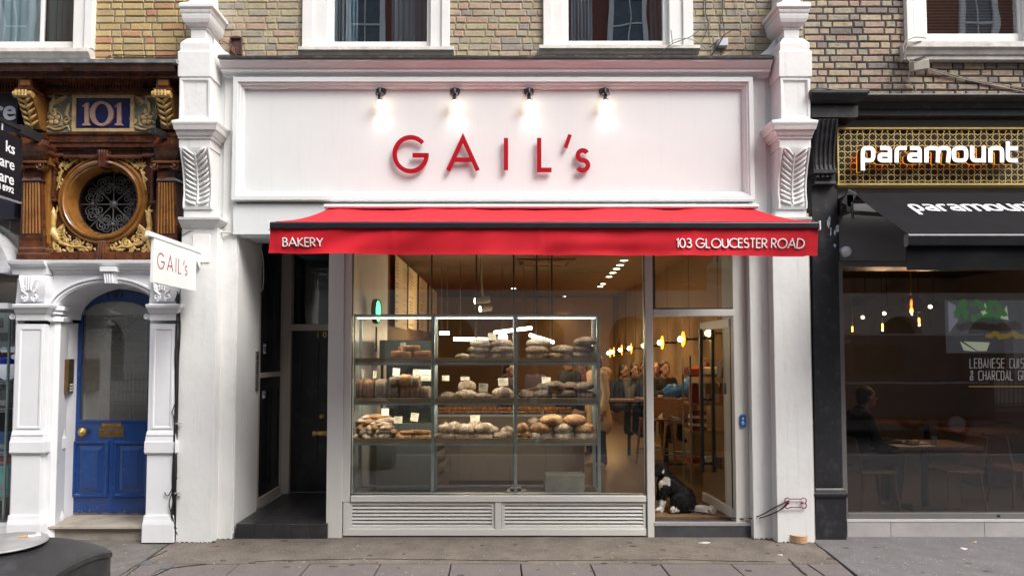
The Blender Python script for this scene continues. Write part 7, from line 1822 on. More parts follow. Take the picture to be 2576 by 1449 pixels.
for z, n_, h, nm, lab0 in ((.85,5,.05,'biscuit_box','flat red and white box stacked on the goods rack'),(1.22,6,.26,'goods_packet','clear tied packet on the goods rack shelf'),(1.60,3,.1,'goods_box','small box on the top shelf of the goods rack'),(.42,3,.07,'folded_cloth','folded pale cloth on the lowest goods rack shelf')):
    for j in range(n_):
        if nm == 'biscuit_box': x, zz_ = gx_+.14, z+.002+j*.052
        else: x, zz_ = gx_+.09+.46*j/max(1,n_-1), z+.002
        w = .10 if nm != 'goods_packet' else .045
        s = MB(); s.loft([[(x-w,2.05,zz_),(x+w,2.05,zz_),(x+w,2.25,zz_),(x-w,2.25,zz_)],[(x-w*.95,2.06,zz_+h*.8),(x+w*.95,2.06,zz_+h*.8),(x+w*.95,2.24,zz_+h*.8),(x-w*.95,2.24,zz_+h*.8)],[(x-w*(.5 if nm=='goods_packet' else .93),2.1,zz_+h),(x+w*(.8 if nm=='goods_packet' else .93),2.1,zz_+h),(x+w*.8,2.2,zz_+h),(x-w*.5,2.2,zz_+h)]])
        o = s.build(nm, cols_[(j if nm != 'biscuit_box' else j % 2) % 4], bevel=.004); o['group'] = nm.replace('_',' ') + ' pieces on the goods rack'
        tag(o, lab0 + (f', {ordn[j]} {"up from the bottom" if nm=="biscuit_box" else "along from the door handle"}'), 'package', o['group'])
# fire alarm call point on the far wall seen through the door glass
p = P(2108*.0+1812, 1043*.0+ 933, 2.6); s = MB(); s.box(IX1-.03,IX1-.001,2.9,2.99,1.62,1.76); o = s.build('alarm_box', mat('alarm_red', (.30,.01,.01), .4, .05)); tag(o, 'small red alarm box on the wall beyond the open glass door', 'alarm')
# ================================================================ people and the dog
def capsule(mb, p0, r0, p1, r1, n=12):
    p0, p1 = Vector(p0), Vector(p1); d = (p1 - p0).normalized(); pts = []; rs = []
    for k in (-.98,-.85,-.6,-.3,0): pts.append(p0 + d*r0*k); rs.append(r0*math.sqrt(max(.02, 1-k*k)))
    for k in (0,.3,.6,.85,.98): pts.append(p1 + d*r1*k); rs.append(r1*math.sqrt(max(.02, 1-k*k)))
    if (p1-p0).length < 1e-5: return
    mb.tube(pts, rs, n)
def seg_dist(p, a, b):
    ab = b - a; t = max(0, min(1, (p-a).dot(ab)/max(1e-9, ab.length_squared))); return (p - a - ab*t).length, t
def blob(name, prims, voxel, mats, parent, inflate=0.0, smooth=4, xf=None):
    """prims: ('c', p0, r0, p1, r1, mi) capsules and ('e', centre, radii, mi, rot) ellipsoids, fused into one continuous surface"""
    mb = MB()
    for p in prims:
        if p[0] == 'c': capsule(mb, p[1], p[2]+inflate, p[3], p[4]+inflate)
        else: mb.ell(p[1], [r+inflate for r in p[2]], p[4] if len(p) > 4 else None, 16, 12)
    o = mb.build('source', mats[0]); md = o.modifiers.new('r', 'REMESH'); md.mode = 'VOXEL'; md.voxel_size = voxel
    sm = o.modifiers.new('s', 'SMOOTH'); sm.iterations = smooth; sm.factor = .5
    dg = bpy.context.evaluated_depsgraph_get(); me = bpy.data.meshes.new_from_object(o.evaluated_get(dg)); old = o.data
    bpy.data.objects.remove(o); bpy.data.meshes.remove(old); me.name = name; me.materials.clear()
    for m in mats: me.materials.append(m)
    if len(mats) > 1:
        idx = []
        for f in me.polygons:
            best = (1e9, 0); c = f.center
            for p in prims:
                if p[0] == 'c':
                    d, t = seg_dist(c, Vector(p[1]), Vector(p[3])); d -= p[2] + (p[4]-p[2])*t; mi = p[5]
                else: d = (c - Vector(p[1])).length - sum(p[2])/3; mi = p[3]
                if d < best[0]: best = (d, mi)
            idx.append(best[1])
        me.polygons.foreach_set('material_index', idx)
    me.polygons.foreach_set('use_smooth', [True]*len(me.polygons))
    if xf is not None: me.transform(xf)
    o = bpy.data.objects.new(name, me); COL.objects.link(o)
    if parent is not None: o.parent = parent; o.matrix_parent_inverse = Matrix.Translation(-parent.location)
    return o
SKIN = mat('skin', (.40,.21,.14), .5, .06, 12); LIP = mat('lip', (.32,.10,.09), .5, .05); EYE = mat('eye_dark', (.02,.015,.012), .2, .05); HAIRD = mat('dark_hair', (.018,.011,.008), .45, .3, 40, .5, 120); HAIRG = mat('greying_hair', (.10,.085,.07), .6, .3, 50, .5, 140)
def person(label, x, y, z, rz, top, bottom, shoe, hair=HAIRD, H=1.68, seat=None, arms=None, coat=None, lean=0.0, nod=0.0, hairlong=True, cap=None, hood=False, group=None, scarf=None, vox=.009, stride=0):
    k = H/1.70; V = lambda a, b, c: Vector((a, b, c))*k
    t = thing('person', label, 'person', (x,y,z), group); xf = Matrix.Translation((x,y,z)) @ Matrix.Rotation(rz, 4, 'Z')
    hipz = .92 if seat is None else seat/k + .10
    pel = V(0,0,hipz); ln = lean
    up = lambda dx, dy, dz: pel + V(dx, dy - ln*dz, dz)
    waist, chest, neck = up(0,0,.16), up(0,-.005,.36), up(0,0,.53)
    hd = up(0,-.02-nod*.05,.665)
    if seat is None: legs = [(V(s*.09,0,hipz-.02), V(s*.10,-.01-s*stride,.50), V(s*.10,.03+s*stride*1.2,.085), V(s*.115,-.13+s*stride*1.2,.04)) for s in (-1,1)]
    else: legs = [(V(s*.09,0,hipz-.02), V(s*.12,-.40,hipz+.0), V(s*.11,-.36,max(.09,hipz-.44)), V(s*.12,-.50,max(.04,hipz-.49))) for s in (-1,1)]
    arm = []
    for s, key in ((-1,'R'),(1,'L')):
        sh = up(s*.175,.0,.46)
        el, ha = (arms or {}).get(key, (None, None))
        el = up(*el) if el else up(s*.215,.02,.18); ha = up(*ha) if ha else up(s*.22,-.06,-.06)
        arm.append((s, sh, el, ha))
    body = [('e',pel,(.155*k,.105*k,.11*k),0),('c',pel,.115*k,waist,.105*k,0),('c',waist,.105*k,chest,.12*k,0),('e',chest,(.165*k,.105*k,.15*k),0),
            ('c',up(-.14,0,.45),.055*k,up(.14,0,.45),.055*k,0),('c',up(0,0,.46),.062*k,hd,.052*k,0),
            ('e',hd+V(0,.005,.02),(.074*k,.092*k,.098*k),0),('e',hd+V(0,-.03,-.055),(.052*k,.058*k,.058*k),0),('c',hd+V(0,-.088,.005),.010*k,hd+V(0,-.106,-.022),.014*k,0),
            ('e',hd+V(-.076,.0,-.005),(.012*k,.02*k,.03*k),0),('e',hd+V(.076,.0,-.005),(.012*k,.02*k,.03*k),0)]
    for s, sh, el, ha in arm:
        d = (ha-el).normalized(); u = d.orthogonal().normalized() if abs(d.z) > .9 else d.cross(Vector((0,0,1))).normalized(); w = d.cross(u)
        body += [('c',sh,.052*k,el,.040*k,0),('c',el,.040*k,ha,.027*k,0),('e',ha+d*.045*k,(.036*k,.036*k,.036*k),0)]
        for f, L_ in enumerate((.070,.082,.078,.062)):
            b0 = ha + d*.07*k + u*(f-1.5)*.019*k; m1 = b0 + d*L_*.55*k + w*.012*k; body += [('c',b0,.0105*k,m1,.0095*k,0),('c',m1,.0095*k,m1+d*L_*.4*k+w*.035*k,.008*k,0)]
        b0 = ha + d*.02*k - u*.03*k; body += [('c',b0,.012*k,b0+d*.045*k-u*.03*k+w*.015*k,.010*k,0)]
    for hp, kn, an, toe in legs: body += [('c',hp,.085*k,kn,.055*k,0),('c',kn,.055*k,an,.036*k,0),('c',an-V(0,0,.03),.034*k,toe,.030*k,0)]
    b = blob('body', body, vox, [SKIN], t, xf=xf)
    # clothes follow the body
    tp = [('e',chest,(.165*k,.11*k,.15*k),0),('c',waist,.115*k,chest,.125*k,0),('c',pel,.125*k,waist,.115*k,0),('c',up(-.14,0,.45),.055*k,up(.14,0,.45),.055*k,0),('c',up(0,0,.45),.07*k,up(0,0,.515),.058*k,0)]
    for s, sh, el, ha in arm: tp += [('c',sh,.056*k,el,.046*k,0),('c',el,.046*k,ha-(ha-el)*.06,.036*k,0)]
    if coat:
        tp += [('e',pel+V(0,0,-.02),(.175*k,.13*k,.16*k),0)]
        if seat is None: tp += [('c',pel,.155*k,V(0,.02,coat),.19*k,0)]
    blob('coat' if coat else 'top', tp, .013, [top], t, .014, 3, xf)
    tr = [('e',pel,(.16*k,.115*k,.11*k),0)]
    for hp, kn, an, toe in legs: tr += [('c',hp,.088*k,kn,.060*k,0),('c',kn,.060*k,an,.048*k,0)]
    blob('trousers', tr, .013, [bottom], t, .008, 3, xf)
    for hp, kn, an, toe in legs: blob('shoe', [('c',an-V(0,-.01,.035),.040*k,toe,.036*k,0),('c',an-V(0,0,.02),.042*k,an,.042*k,0)], .012, [shoe], t, .004, 2, xf)
    hr = [('e',hd+V(0,.022,.04),(.083*k,.095*k,.093*k),0),('e',hd+V(0,.05,-.01),(.078*k,.066*k,.09*k),0)]
    if hairlong: hr += [('e',hd+V(0,.075,-.07),(.06*k,.045*k,.09*k),0),('c',hd+V(-.07,.01,.03),.02*k,hd+V(-.072,.02,-.06),.018*k,0),('c',hd+V(.07,.01,.03),.02*k,hd+V(.072,.02,-.06),.018*k,0)]
    if not cap: blob('hair', hr, .011, [hair], t, .0, 2, xf)
    else:
        blob('hair', [('e',hd+V(0,.04,-.01),(.078*k,.07*k,.075*k),0)], .011, [hair], t, .0, 2, xf)
        blob('cap', [('e',hd+V(0,.01,.062),(.088*k,.108*k,.058*k),0),('e',hd+V(0,-.095,.042),(.06*k,.055*k,.012*k),0)], .010, [cap], t, .003, 2, xf)
    s = MB()
    for sx in (-1,1): s.ell(hd+V(sx*.030,-.083,.012), (.012*k,.008*k,.006*k), nu=8, nv=6); s.tube([hd+V(sx*.014,-.090,.032), hd+V(sx*.03,-.090,.037), hd+V(sx*.048,-.078,.030)], .004*k, 5)
    s.v = [tuple(xf @ Vector(v)) for v in s.v]; s.build('eyes', EYE, t, smooth=True)
    s = MB(); s.ell(hd+V(0,-.087,-.058), (.022*k,.010*k,.007*k), nu=10, nv=6); s.v = [tuple(xf @ Vector(v)) for v in s.v]; s.build('mouth', LIP, t, smooth=True)
    if hood: blob('hood', [('e',up(0,.13,.50),(.15*k,.09*k,.075*k),0),('c',up(-.11,.05,.52),.05*k,up(0,.15,.44),.07*k,0),('c',up(.11,.05,.52),.05*k,up(0,.15,.44),.07*k,0)], .013, [top], t, .006, 3, xf)
    if scarf: blob('scarf', [('c',up(-.06,.03,.50),.05*k,up(.06,.03,.50),.05*k,0),('c',up(-.06,-.05,.49),.045*k,up(.06,-.05,.49),.045*k,0),('e',up(0,0,.50),(.10*k,.09*k,.05*k),0)], .012, [scarf], t, .004, 3, xf)
    return t
cloth = lambda n, c, v=.15: mat(n, c, .85, v, 6, .3, 60)
PUR = cloth('plum_top', (.045,.025,.04)); DKT = cloth('dark_cloth', (.02,.018,.018)); BEI = cloth('beige_coat', (.62,.42,.23), .06); NAV = cloth('navy_trouser', (.02,.025,.05)); WSHIRT = cloth('white_shirt', (.72,.74,.80), .04); TAN = cloth('tan_trouser', (.12,.085,.055)); SHOEW = mat('white_trainer', (.68,.66,.62), .5, .05); SHOED = mat('dark_shoe', (.03,.025,.02), .4, .1); CAPB = cloth('brown_cap', (.14,.09,.055)); SCG = cloth('grey_scarf', (.14,.15,.18)); REDT = cloth('rust_top', (.16,.05,.035)); OLV = cloth('olive_top', (.07,.065,.045))
R = math.radians
q = P(1268, 950, 3.6); person('woman barista in a plum top behind the pastry counter holding tongs', q.x, 3.6, IZ0, R(62), PUR, DKT, SHOED, H=1.60, arms={'R':((-.22,-.12,.26),(-.10,-.34,.30)),'L':((.22,-.10,.22),(.08,-.36,.26))}, nod=.6, lean=.06, hairlong=False, group='people in the bakery')
s = MB(); a_ = Vector((q.x+.30,3.42,IZ0+1.17)); s.tube([a_, a_+Vector((.24,-.02,.06))], .008, 6); s.ell(a_+Vector((.27,-.02,.07)), (.04,.02,.02)); o = s.build('pastry_tongs', mat('steel_tongs', (.5,.45,.38), .3, .1, metal=.7)); tag(o, 'steel tongs holding a pastry in front of the barista', 'tongs')
q = P(1506, 1172, 3.35); person('person in a long beige hooded coat queuing at the counter end', q.x, 3.35, IZ0, R(-68), BEI, NAV, cloth('sand_shoe', (.45,.33,.22)), H=1.74, coat=.66, hood=True, lean=.05, group='people in the bakery')
q = P(1432, 1100, 4.0); person('man in a brown flat cap and dark jacket waiting at the counter', q.x, 4.0, IZ0, R(-50), DKT, DKT, SHOED, hair=HAIRG, H=1.72, cap=CAPB, hairlong=False, group='people in the bakery')
q = P(1468, 1100, 4.6); person('person in a rust top standing behind the man in the cap', q.x, 4.6, IZ0, R(-40), REDT, DKT, SHOED, H=1.66, group='people in the bakery')
q = P(1680, 1000, 4.15); person('dark haired woman in a black coat looking down at her phone', min(q.x, IX1-.36), 4.15, IZ0, R(12), DKT, DKT, SHOED, H=1.66, seat=.74, arms={'R':((-.22,-.12,.22),(-.06,-.26,.30)),'L':((.20,-.16,.14),(.10,-.30,.12))}, nod=1.0, group='people seated in the bakery')
q = P(1652, 1000, 4.7); person('woman with auburn hair seated behind the woman with the phone', q.x, 4.7, IZ0, R(-18), DKT, DKT, SHOED, hair=mat('auburn_hair', (.05,.02,.010), .45, .3, 40), H=1.62, seat=.74, nod=.4, group='people seated in the bakery')
q = P(1596, 1000, 5.2); person('woman resting her chin on her hand at a far table', q.x, 5.2, IZ0, R(15), OLV, DKT, SHOED, H=1.64, seat=.70, arms={'R':((-.2,-.2,.12),(-.04,-.17,.50))}, group='people seated in the bakery')
q = P(1552, 1000, 5.6); person('person bent over a table beside the beige coat', q.x, 5.6, IZ0, R(35), DKT, DKT, SHOED, H=1.62, seat=.68, lean=.2, nod=.8, group='people seated in the bakery')
q = P(1622, 1000, 5.0); person('seated person in dark clothes half hidden by the door mullion', q.x, 5.0, IZ0, R(-10), DKT, NAV, SHOED, H=1.66, seat=.74, group='people seated in the bakery')
q = P(1590, 1012, 4.8)
t = thing('bar_table', 'high wooden table in front of the far seated women', 'table', (q.x,4.7,IZ0)); s = MB(); s.box(q.x-.45,q.x+.25,4.4,4.75,1.08,1.11); s.build('tabletop', STW, t); s = MB(); s.tube([(q.x-.1,4.58,IZ0),(q.x-.1,4.58,1.08)], .03, 10); s.build('leg', DARKMET, t)
mx_ = P(2150, 1000, .95).x
person('bearded man in a dark coat and grey scarf seated over his plate', mx_, .95, Z0, R(84), cloth('charcoal_coat', (.026,.026,.030)), NAV, SHOED, hair=HAIRG, H=1.78, seat=.46, arms={'R':((-.20,-.16,.14),(-.12,-.40,.16)),'L':((.20,-.16,.14),(.06,-.40,.16))}, lean=.10, nod=.9, hairlong=False, scarf=SCG)
person('pedestrian in a white shirt walking past and mirrored in the bakery window', .84, -7.75, -.02, R(205), WSHIRT, TAN, SHOEW, hair=mat('brown_hair', (.06,.03,.015), .5, .3, 40), H=1.72, arms={'R':((-.27,-.06,.22),(-.30,-.22,.10)),'L':((.25,.10,.20),(.27,.06,.0))}, hairlong=False, stride=.10)
# ---- dog
FURB = mat('black_fur', (.007,.006,.006), .7, .2, 30, .5, 90, spec=.2); FURW = mat('white_fur', (.62,.58,.52), .7, .12, 20, .8, 90)
zf_ = IZ0 + .014
DG = thing('dog', 'black and white dog sitting inside the glass door with its tail along the mat', 'dog', (2.0,.42,zf_))
def dv(px, py, Y): p = P(px, py, Y); return (p.x, Y, p.z)
pr = [('e',dv(1720,1252,.40),(.115,.13,.13),0),('c',dv(1717,1248,.42),.115,dv(1680,1210,.47),.095,0),('e',dv(1672,1218,.48),(.085,.09,.13),0),
      ('c',dv(1675,1198,.48),.074,dv(1666,1182,.50),.062,0),('e',dv(1663,1177,.50),(.078,.068,.072),0),('c',dv(1660,1186,.47),.045,dv(1640,1192,.45),.026,0),
      ('e',dv(1676,1192,.42),(.036,.022,.075),0),('e',dv(1662,1192,.58),(.036,.022,.07),0),
      ('c',dv(1672,1228,.40),.055,dv(1666,1256,.38),.034,0),('c',dv(1666,1256,.38),.034,dv(1663,1277,.37),.028,1),('e',dv(1658,1281,.35),(.045,.03,.022),1),
      ('c',dv(1664,1230,.56),.05,dv(1657,1258,.55),.034,0),('c',dv(1657,1258,.55),.034,dv(1655,1277,.55),.028,1),('e',dv(1650,1280,.53),(.045,.03,.022),1),
      ('e',dv(1712,1262,.29),(.115,.055,.10),0),('c',dv(1715,1274,.27),.03,dv(1690,1281,.26),.024,1),('e',dv(1735,1272,.36),(.09,.09,.07),0),
      ('e',dv(1676,1208,.392),(.032,.035,.055),1),('c',dv(1671,1188,.42),.022,dv(1682,1216,.39),.028,1),('c',dv(1664,1215,.40),.03,dv(1666,1240,.41),.03,1)]
db = blob('body', pr, .011, [FURB, FURW], DG, 0, 4)
def tufts(name, me, n, L_, parent, mats, flow, seed=1, pick=None):
    r = random.Random(seed); mb = MB(); fs = [f for f in me.polygons if pick is None or pick(f)]
    for _ in range(n):
        f = r.choice(fs); c = Vector(f.center); nn = Vector(f.normal); d = (nn*.35 + Vector(flow)*.8 + Vector((r.uniform(-.3,.3),r.uniform(-.3,.3),r.uniform(-.3,.2)))).normalized()
        l = L_*r.uniform(.5,1.2); w = .0045; u = d.orthogonal().normalized()*w; v = d.cross(u).normalized()*w; mb.cur = f.material_index if len(mats) > 1 else 0
        c = c - nn*.004; m1 = c + d*l*.55 + nn*.004; tip = c + d*l + Vector((0,0,-.15*l))
        mb.add([c+u, c-u*.5+v, c-u*.5-v, m1+u*.8, m1-u*.4+v*.8, m1-u*.4-v*.8, tip], [(0,1,4,3),(1,2,5,4),(2,0,3,5),(3,4,6),(4,5,6),(5,3,6)])
    return mb.build(name, mats, parent)
tufts('fur', db.data, 5200, .022, DG, [FURB, FURW], (.35,-.1,-.7))
tp = [dv(1736,1276,.34), dv(1752,1280,.30), dv(1770,1280,.26), dv(1788,1279,.22)]
tl_ = blob('tail', [('c',tp[0],.03,tp[1],.036,0),('c',tp[1],.036,tp[2],.034,0),('c',tp[2],.034,tp[3],.018,0)], .01, [FURW], DG, 0, 2)
tufts('tail_fur', tl_.data, 900, .06, DG, [FURW], (.75,-.2,-.35), 5)
s = MB(); hdv = Vector(dv(1652,1180,.44)); s.ell(hdv, (.009,.009,.009)); s.ell(Vector(dv(1638.5,1190.5,.445)), (.012,.012,.010)); s.build('eye_and_nose', EYE, DG, smooth=True)
# ================================================================ street items
LEA = mat('brown_leather', (.045,.016,.010), .45, .25, 20); RING = mat('brass_ring', (.55,.45,.25), .3, .1, metal=.9)
def sp(pts, n=8):
    """smooth curve through points"""
    pts = [Vector(p) for p in pts]; out = []
    for i in range(len(pts)-1):
        p0, p1, p2, p3 = pts[max(0,i-1)], pts[i], pts[i+1], pts[min(len(pts)-1,i+2)]
        for k in range(n):
            t = k/n; out.append(.5*((2*p1) + (p2-p0)*t + (2*p0-5*p1+4*p2-p3)*t*t + (3*p1-p0-3*p2+p3)*t**3))
    return out + [pts[-1]]
LD = thing('dog_lead', 'brown leather dog lead clipped to the red bone shaped hook', 'lead', P(1874,1305,-.06))
s = MB(); s.tube(sp([dv(1716,1277,.36), dv(1745,1286,.20), dv(1778,1291,.10), dv(1837,1301,.0), dv(1872,1305,-.05)]), .008, 6); s.build('strap', LEA, LD)
s = MB(); s.tube(sp([dv(1884,1304.5,-.06), dv(1915,1295,-.16), dv(1947,1277,-.25), dv(1986,1258,-.28)]), .006, 6); s.tube(sp([dv(1895,1306,-.07), dv(1932,1296,-.19), dv(1960,1283,-.26), dv(1978,1270,-.285), dv(1984,1262,-.29)]), .006, 6); s.build('loop', LEA, LD)
c = Vector(dv(1874,1305,-.06)); s = MB(); s.tube([c+Vector((math.cos(a)*.019,0,math.sin(a)*.019)) for a in [2*PI*i/16 for i in range(16)]], .0035, 6, closed=True); s.tube([c+Vector((.018,0,0)), c+Vector((.05,0,.004)), c+Vector((.085,-.01,-.002))], [.005,.007,.004], 8); s.build('clip', RING, LD)
HK = thing('lead_hook', 'red bone shaped wire hook on the white pier above the dog bowl', 'hook', P(2001,1265,-.25))
a, b, zc_, r_ = P(1981,1265,-.275), P(2022,1265,-.275), 0, .026
loop = []
for (cx_, cz_, a0, a1) in ((b.x,a.z-r_*.95,-140,90-20),(b.x,a.z+r_*.95,-70,150-10),(a.x,a.z+r_*.95,40,250),(a.x,a.z-r_*.95,110,320)):
    loop += [Vector((cx_+r_*math.cos(math.radians(t)), -.275, cz_+r_*math.sin(math.radians(t)))) for t in [a0+(a1-a0)*i/10 for i in range(11)]]
s = MB(); s.tube(loop, .0052, 8, closed=True); s.build('wire_bone', mat('hook_red', (.20,.006,.010), .35, .05), HK, smooth=60)
s = MB()
for x in (a.x+.01, b.x-.01): s.tube([(x,-.25,a.z),(x,-.278,a.z)], .009, 8)
s.build('fixing', mat('hook_red', (.2,.006,.01)), HK)
bw = gp(2016, 1368); bx, by = bw[0], bw[1] + .085
BW = thing('dog_bowl', 'tan stoneware dog bowl on the pavement below the bone shaped hook', 'bowl', (bx,by,0))
STN = mat('tan_stoneware', (.52,.33,.19), .55, .06, 12)
s = MB(); s.lathe([(0,0.001),(.086,.001),(.093,.008),(.091,.066),(.094,.072),(.092,.080),(.085,.080),(.082,.07),(.078,.02),(0,.016)], (bx,by,0), 36); s.build('bowl', STN, BW, smooth=35)
s = MB()
for i, ch in enumerate('DOG'):
    w, st = glyph(ch); th0 = math.radians(-118 + 26*i)
    for q in st:
        b2 = MB(); b2.ribbon([((a_-.4)*.03, .024+z_*.028) for a_, z_ in q], .006, 0, 1)
        s.add([(bx + (.096 if y == 0 else .088)*math.cos(th0 + x/.092), by + (.096 if y == 0 else .088)*math.sin(th0 + x/.092), z) for x, y, z in b2.v], b2.f)
s.build('embossed_lettering', STN, BW)
# ---- litter bin in the near corner
BX, BY, BH = -1.985, -4.28, .30
BN = thing('litter_bin', 'black plastic litter bin with a round steel stubbing plate on its domed top', 'bin', (BX,BY,0))
BINM = mat('bin_black_plastic', (.022,.022,.024), .42, .15, 8, .25, 60, stain=(.07,.07,.07), stain_amt=.5, stain_scale=10)
def sq(h, z, n=48, e=9):
    out = []
    for i in range(n):
        a = 2*PI*(i+.5)/n; c, q = math.cos(a), math.sin(a)
        out.append((BX + h*math.copysign(abs(c)**(2/e), c), BY + h*math.copysign(abs(q)**(2/e), q), z))
    return out
zp = 1.10
s = MB(); s.loft([sq(.262,.0),sq(.275,.03),sq(.287,.70)]); s.build('body', BINM, BN, smooth=40)
top_z = lambda u, v: .975 + .065*(1-min(1,abs(u)/BH)**2.4) + .055*(1-min(1,abs(v)/BH)**2.4)
s = MB(); n = 28; e_ = 9
def rnd(u, v):      # round the plan corners
    m_ = max(abs(u), abs(v)) or 1e-9; a = math.atan2(v, u); c, q = abs(math.cos(a)), abs(math.sin(a))
    full = 1/max(c, q); k = (c**e_ + q**e_)**(-1/e_)/full
    return u*k, v*k
vs = []
for j in range(n+1):
    for i in range(n+1):
        u, v = -BH + 2*BH*i/n, -BH + 2*BH*j/n; u, v = rnd(u, v); vs.append((BX+u, BY+v, top_z(u, v)))
s.add(vs, [(j*(n+1)+i, j*(n+1)+i+1, (j+1)*(n+1)+i+1, (j+1)*(n+1)+i) for j in range(n) for i in range(n)])
hd_ = s.build('hood', BINM, BN, smooth=50)
s = MB()
for k in range(4):          # four sides, each with an arched mouth under a raised brow
    a = PI/2*k; nx_, ny_, tx, ty = math.cos(a), math.sin(a), -math.sin(a), math.cos(a)
    def W3(u, d, z): return (BX + nx_*d + tx*u, BY + ny_*d + ty*u, z)
    for i in range(24):
        u0, u1 = -BH + 2*BH*i/24, -BH + 2*BH*(i+1)/24; um = (u0+u1)/2
        def edge(u): ru, rv = rnd(BH, u); return ru, rv
        lo = .70 if abs(um) > .215 else .78 + .155*math.sqrt(max(0, 1-(um/.225)**2))
        secs = []
        for u in (u0, u1):
            d, uu = edge(u); zt_ = top_z(d, uu) if k % 2 == 0 else top_z(uu, d)
            secs.append([W3(uu,d+.004,lo), W3(uu,d+.004,zt_-.028), W3(uu,d+.012,zt_-.022), W3(uu,d+.010,zt_-.004), W3(uu,d-.006,zt_+.001), W3(uu,d-.03,lo)])
        s.loft(secs)
    pts = [(-.215,.74)] + [(.22*math.cos(math.radians(t)), .78 + .15*math.sin(math.radians(t))) for t in range(180,-1,-12)] + [(.215,.74)]
    s.tube([W3(u, BH+.004, z) for u, z in pts], .014, 8)
s.loft([sq(.303,.66),sq(.306,.67),sq(.306,.70),sq(.28,.705)], caps=False)
s.build('hood_side', BINM, BN, smooth=40)
s = MB(); s.loft([sq(.262,.70),sq(.262,.96)]); s.build('liner', mat('bin_liner_dark', (.004,.004,.004), .9, .1), BN)
s = MB(); s.lathe([(0,zp-.004),(.158,zp-.004),(.162,zp),(.160,zp+.006),(.15,zp+.008),(0,zp+.006)], (BX,BY,0), 48); s.build('stubbing_plate', mat('worn_steel', (.34,.34,.34), .45, .25, 6, .2, 40, stain=(.10,.09,.085), stain_amt=.8, stain_scale=5, metal=.35), BN, smooth=35)
CGW = mat('cigarette_paper', (.75,.73,.70), .8, .05); CGO = mat('cigarette_filter', (.60,.25,.05), .8, .2, 60)
def cig(x, y, z, rz, label, n, L_=.05, ash=False):
    t = thing('cigarette', label, 'cigarette end', (x,y,z)); d = Vector((math.cos(rz), math.sin(rz), 0)); o_ = Vector((x,y,z+.004))
    s = MB(); s.tube([o_, o_+d*L_*.48], .004, 8); s.build('filter', CGO, t); s = MB(); s.tube([o_+d*L_*.48, o_+d*L_], .004, 8)
    if ash: s.ell(o_+d*L_+Vector((0,0,.003)), (.010,.008,.008), None, 10, 6, lambda p, q: p*(1+.3*noise.noise(q*3)))
    s.build('paper', CGW, t)
g_ = P(63, 1341, BY); cig(BX+.03, BY+.06, zp+.006, .45, 'stubbed cigarette with orange filter lying on the steel bin plate', 0, .066, True)
q = gp(2447, 1364); cig(q[0], q[1], .002, .1, 'cigarette end on the grey asphalt below the stone riser', 1, .04)
SCR = mat('paper_scrap', (.55,.55,.55), .8, .1, 20)
def scrap(px, py, w, h, label, m=SCR, nm='paper_scrap', cat='litter', seed=0, rz=0):
    q = gp(px, py); r = random.Random(seed); n = 11
    pts = [(q[0]+w*math.cos(2*PI*i/n)*r.uniform(.5,1), q[1]+h*math.sin(2*PI*i/n)*r.uniform(.4,1)) for i in range(n)]
    s = MB(); s.loft([[(x,y,.003) for x,y in pts],[(x*.92+q[0]*.08,y*.92+q[1]*.08,.008+r.uniform(0,.006)) for x,y in pts]]); o = s.build(nm, m); tag(o, label, cat); return o
scrap(1774, 1366, .075, .03, 'flattened grey paper scrap on the brown apron outside the glass door', seed=1)
scrap(2425, 1381, .04, .035, 'crumpled white tissue on the grey asphalt before the restaurant', seed=2)
scrap(1963, 1397, .03, .015, 'small white chewing gum spot on the apron near the dog bowl', seed=3)
scrap(545, 1374, .03, .012, 'small orange dead leaf on the apron by the white pier', mat('dead_leaf', (.28,.10,.03), .8, .2), 'dead_leaf', 'leaf', 4)
scrap(628, 1452, .02, .015, 'small tan leaf on the paving slab near the bin', mat('tan_leaf', (.42,.30,.14), .8, .2), 'dead_leaf', 'leaf', 5)
LIT = mat('gum_spots', (.30,.29,.27), .8, .1); s = MB(); r = random.Random(77)
for k in range(130):
    px, py = r.uniform(280, 2570), r.uniform(1358, 1447); q = gp(px, py); w = r.uniform(.004,.013); n = 7
    pts = [(q[0]+w*math.cos(2*PI*i/n)*r.uniform(.6,1.2), q[1]+w*math.sin(2*PI*i/n)*r.uniform(.5,1)) for i in range(n)]; s.prism_z(pts, .0, .0035)
o = s.build('grit', LIT); o['kind'] = 'stuff'
s = MB()
for k in range(46):
    px, py = r.uniform(280, 2570), r.uniform(1358, 1447); q = gp(px, py); w = r.uniform(.006,.05)**1.0; n = 9
    pts = [(q[0]+w*math.cos(2*PI*i/n)*r.uniform(.4,1.2), q[1]+w*.7*math.sin(2*PI*i/n)*r.uniform(.5,1)) for i in range(n)]; s.prism_z(pts, .0, .0028)
o = s.build('dark_stains', mat('dark_gum', (.055,.05,.045), .8, .2)); o['kind'] = 'stuff'
CRK = mat('crack_black', (.015,.013,.011), .9, .1); s = MB()
def crack(pts, w):
    q = [gp(*p) for p in pts]; r2 = random.Random(len(pts)); out = []
    for (x0,y0),(x1,y1) in zip(q[:-1], q[1:]):
        for k in range(6): t = k/6; out.append((x0+(x1-x0)*t+r2.uniform(-.006,.006), y0+(y1-y0)*t+r2.uniform(-.006,.006)))
    out.append(q[-1])
    for a, b in zip(out[:-1], out[1:]):
        d = Vector((b[0]-a[0], b[1]-a[1])); n_ = Vector((-d.y,d.x)).normalized()*w*r2.uniform(.4,1.1)
        s.prism_z([(a[0]-n_.x,a[1]-n_.y),(b[0]-n_.x,b[1]-n_.y),(b[0]+n_.x,b[1]+n_.y),(a[0]+n_.x,a[1]+n_.y)], -.01, .0042)
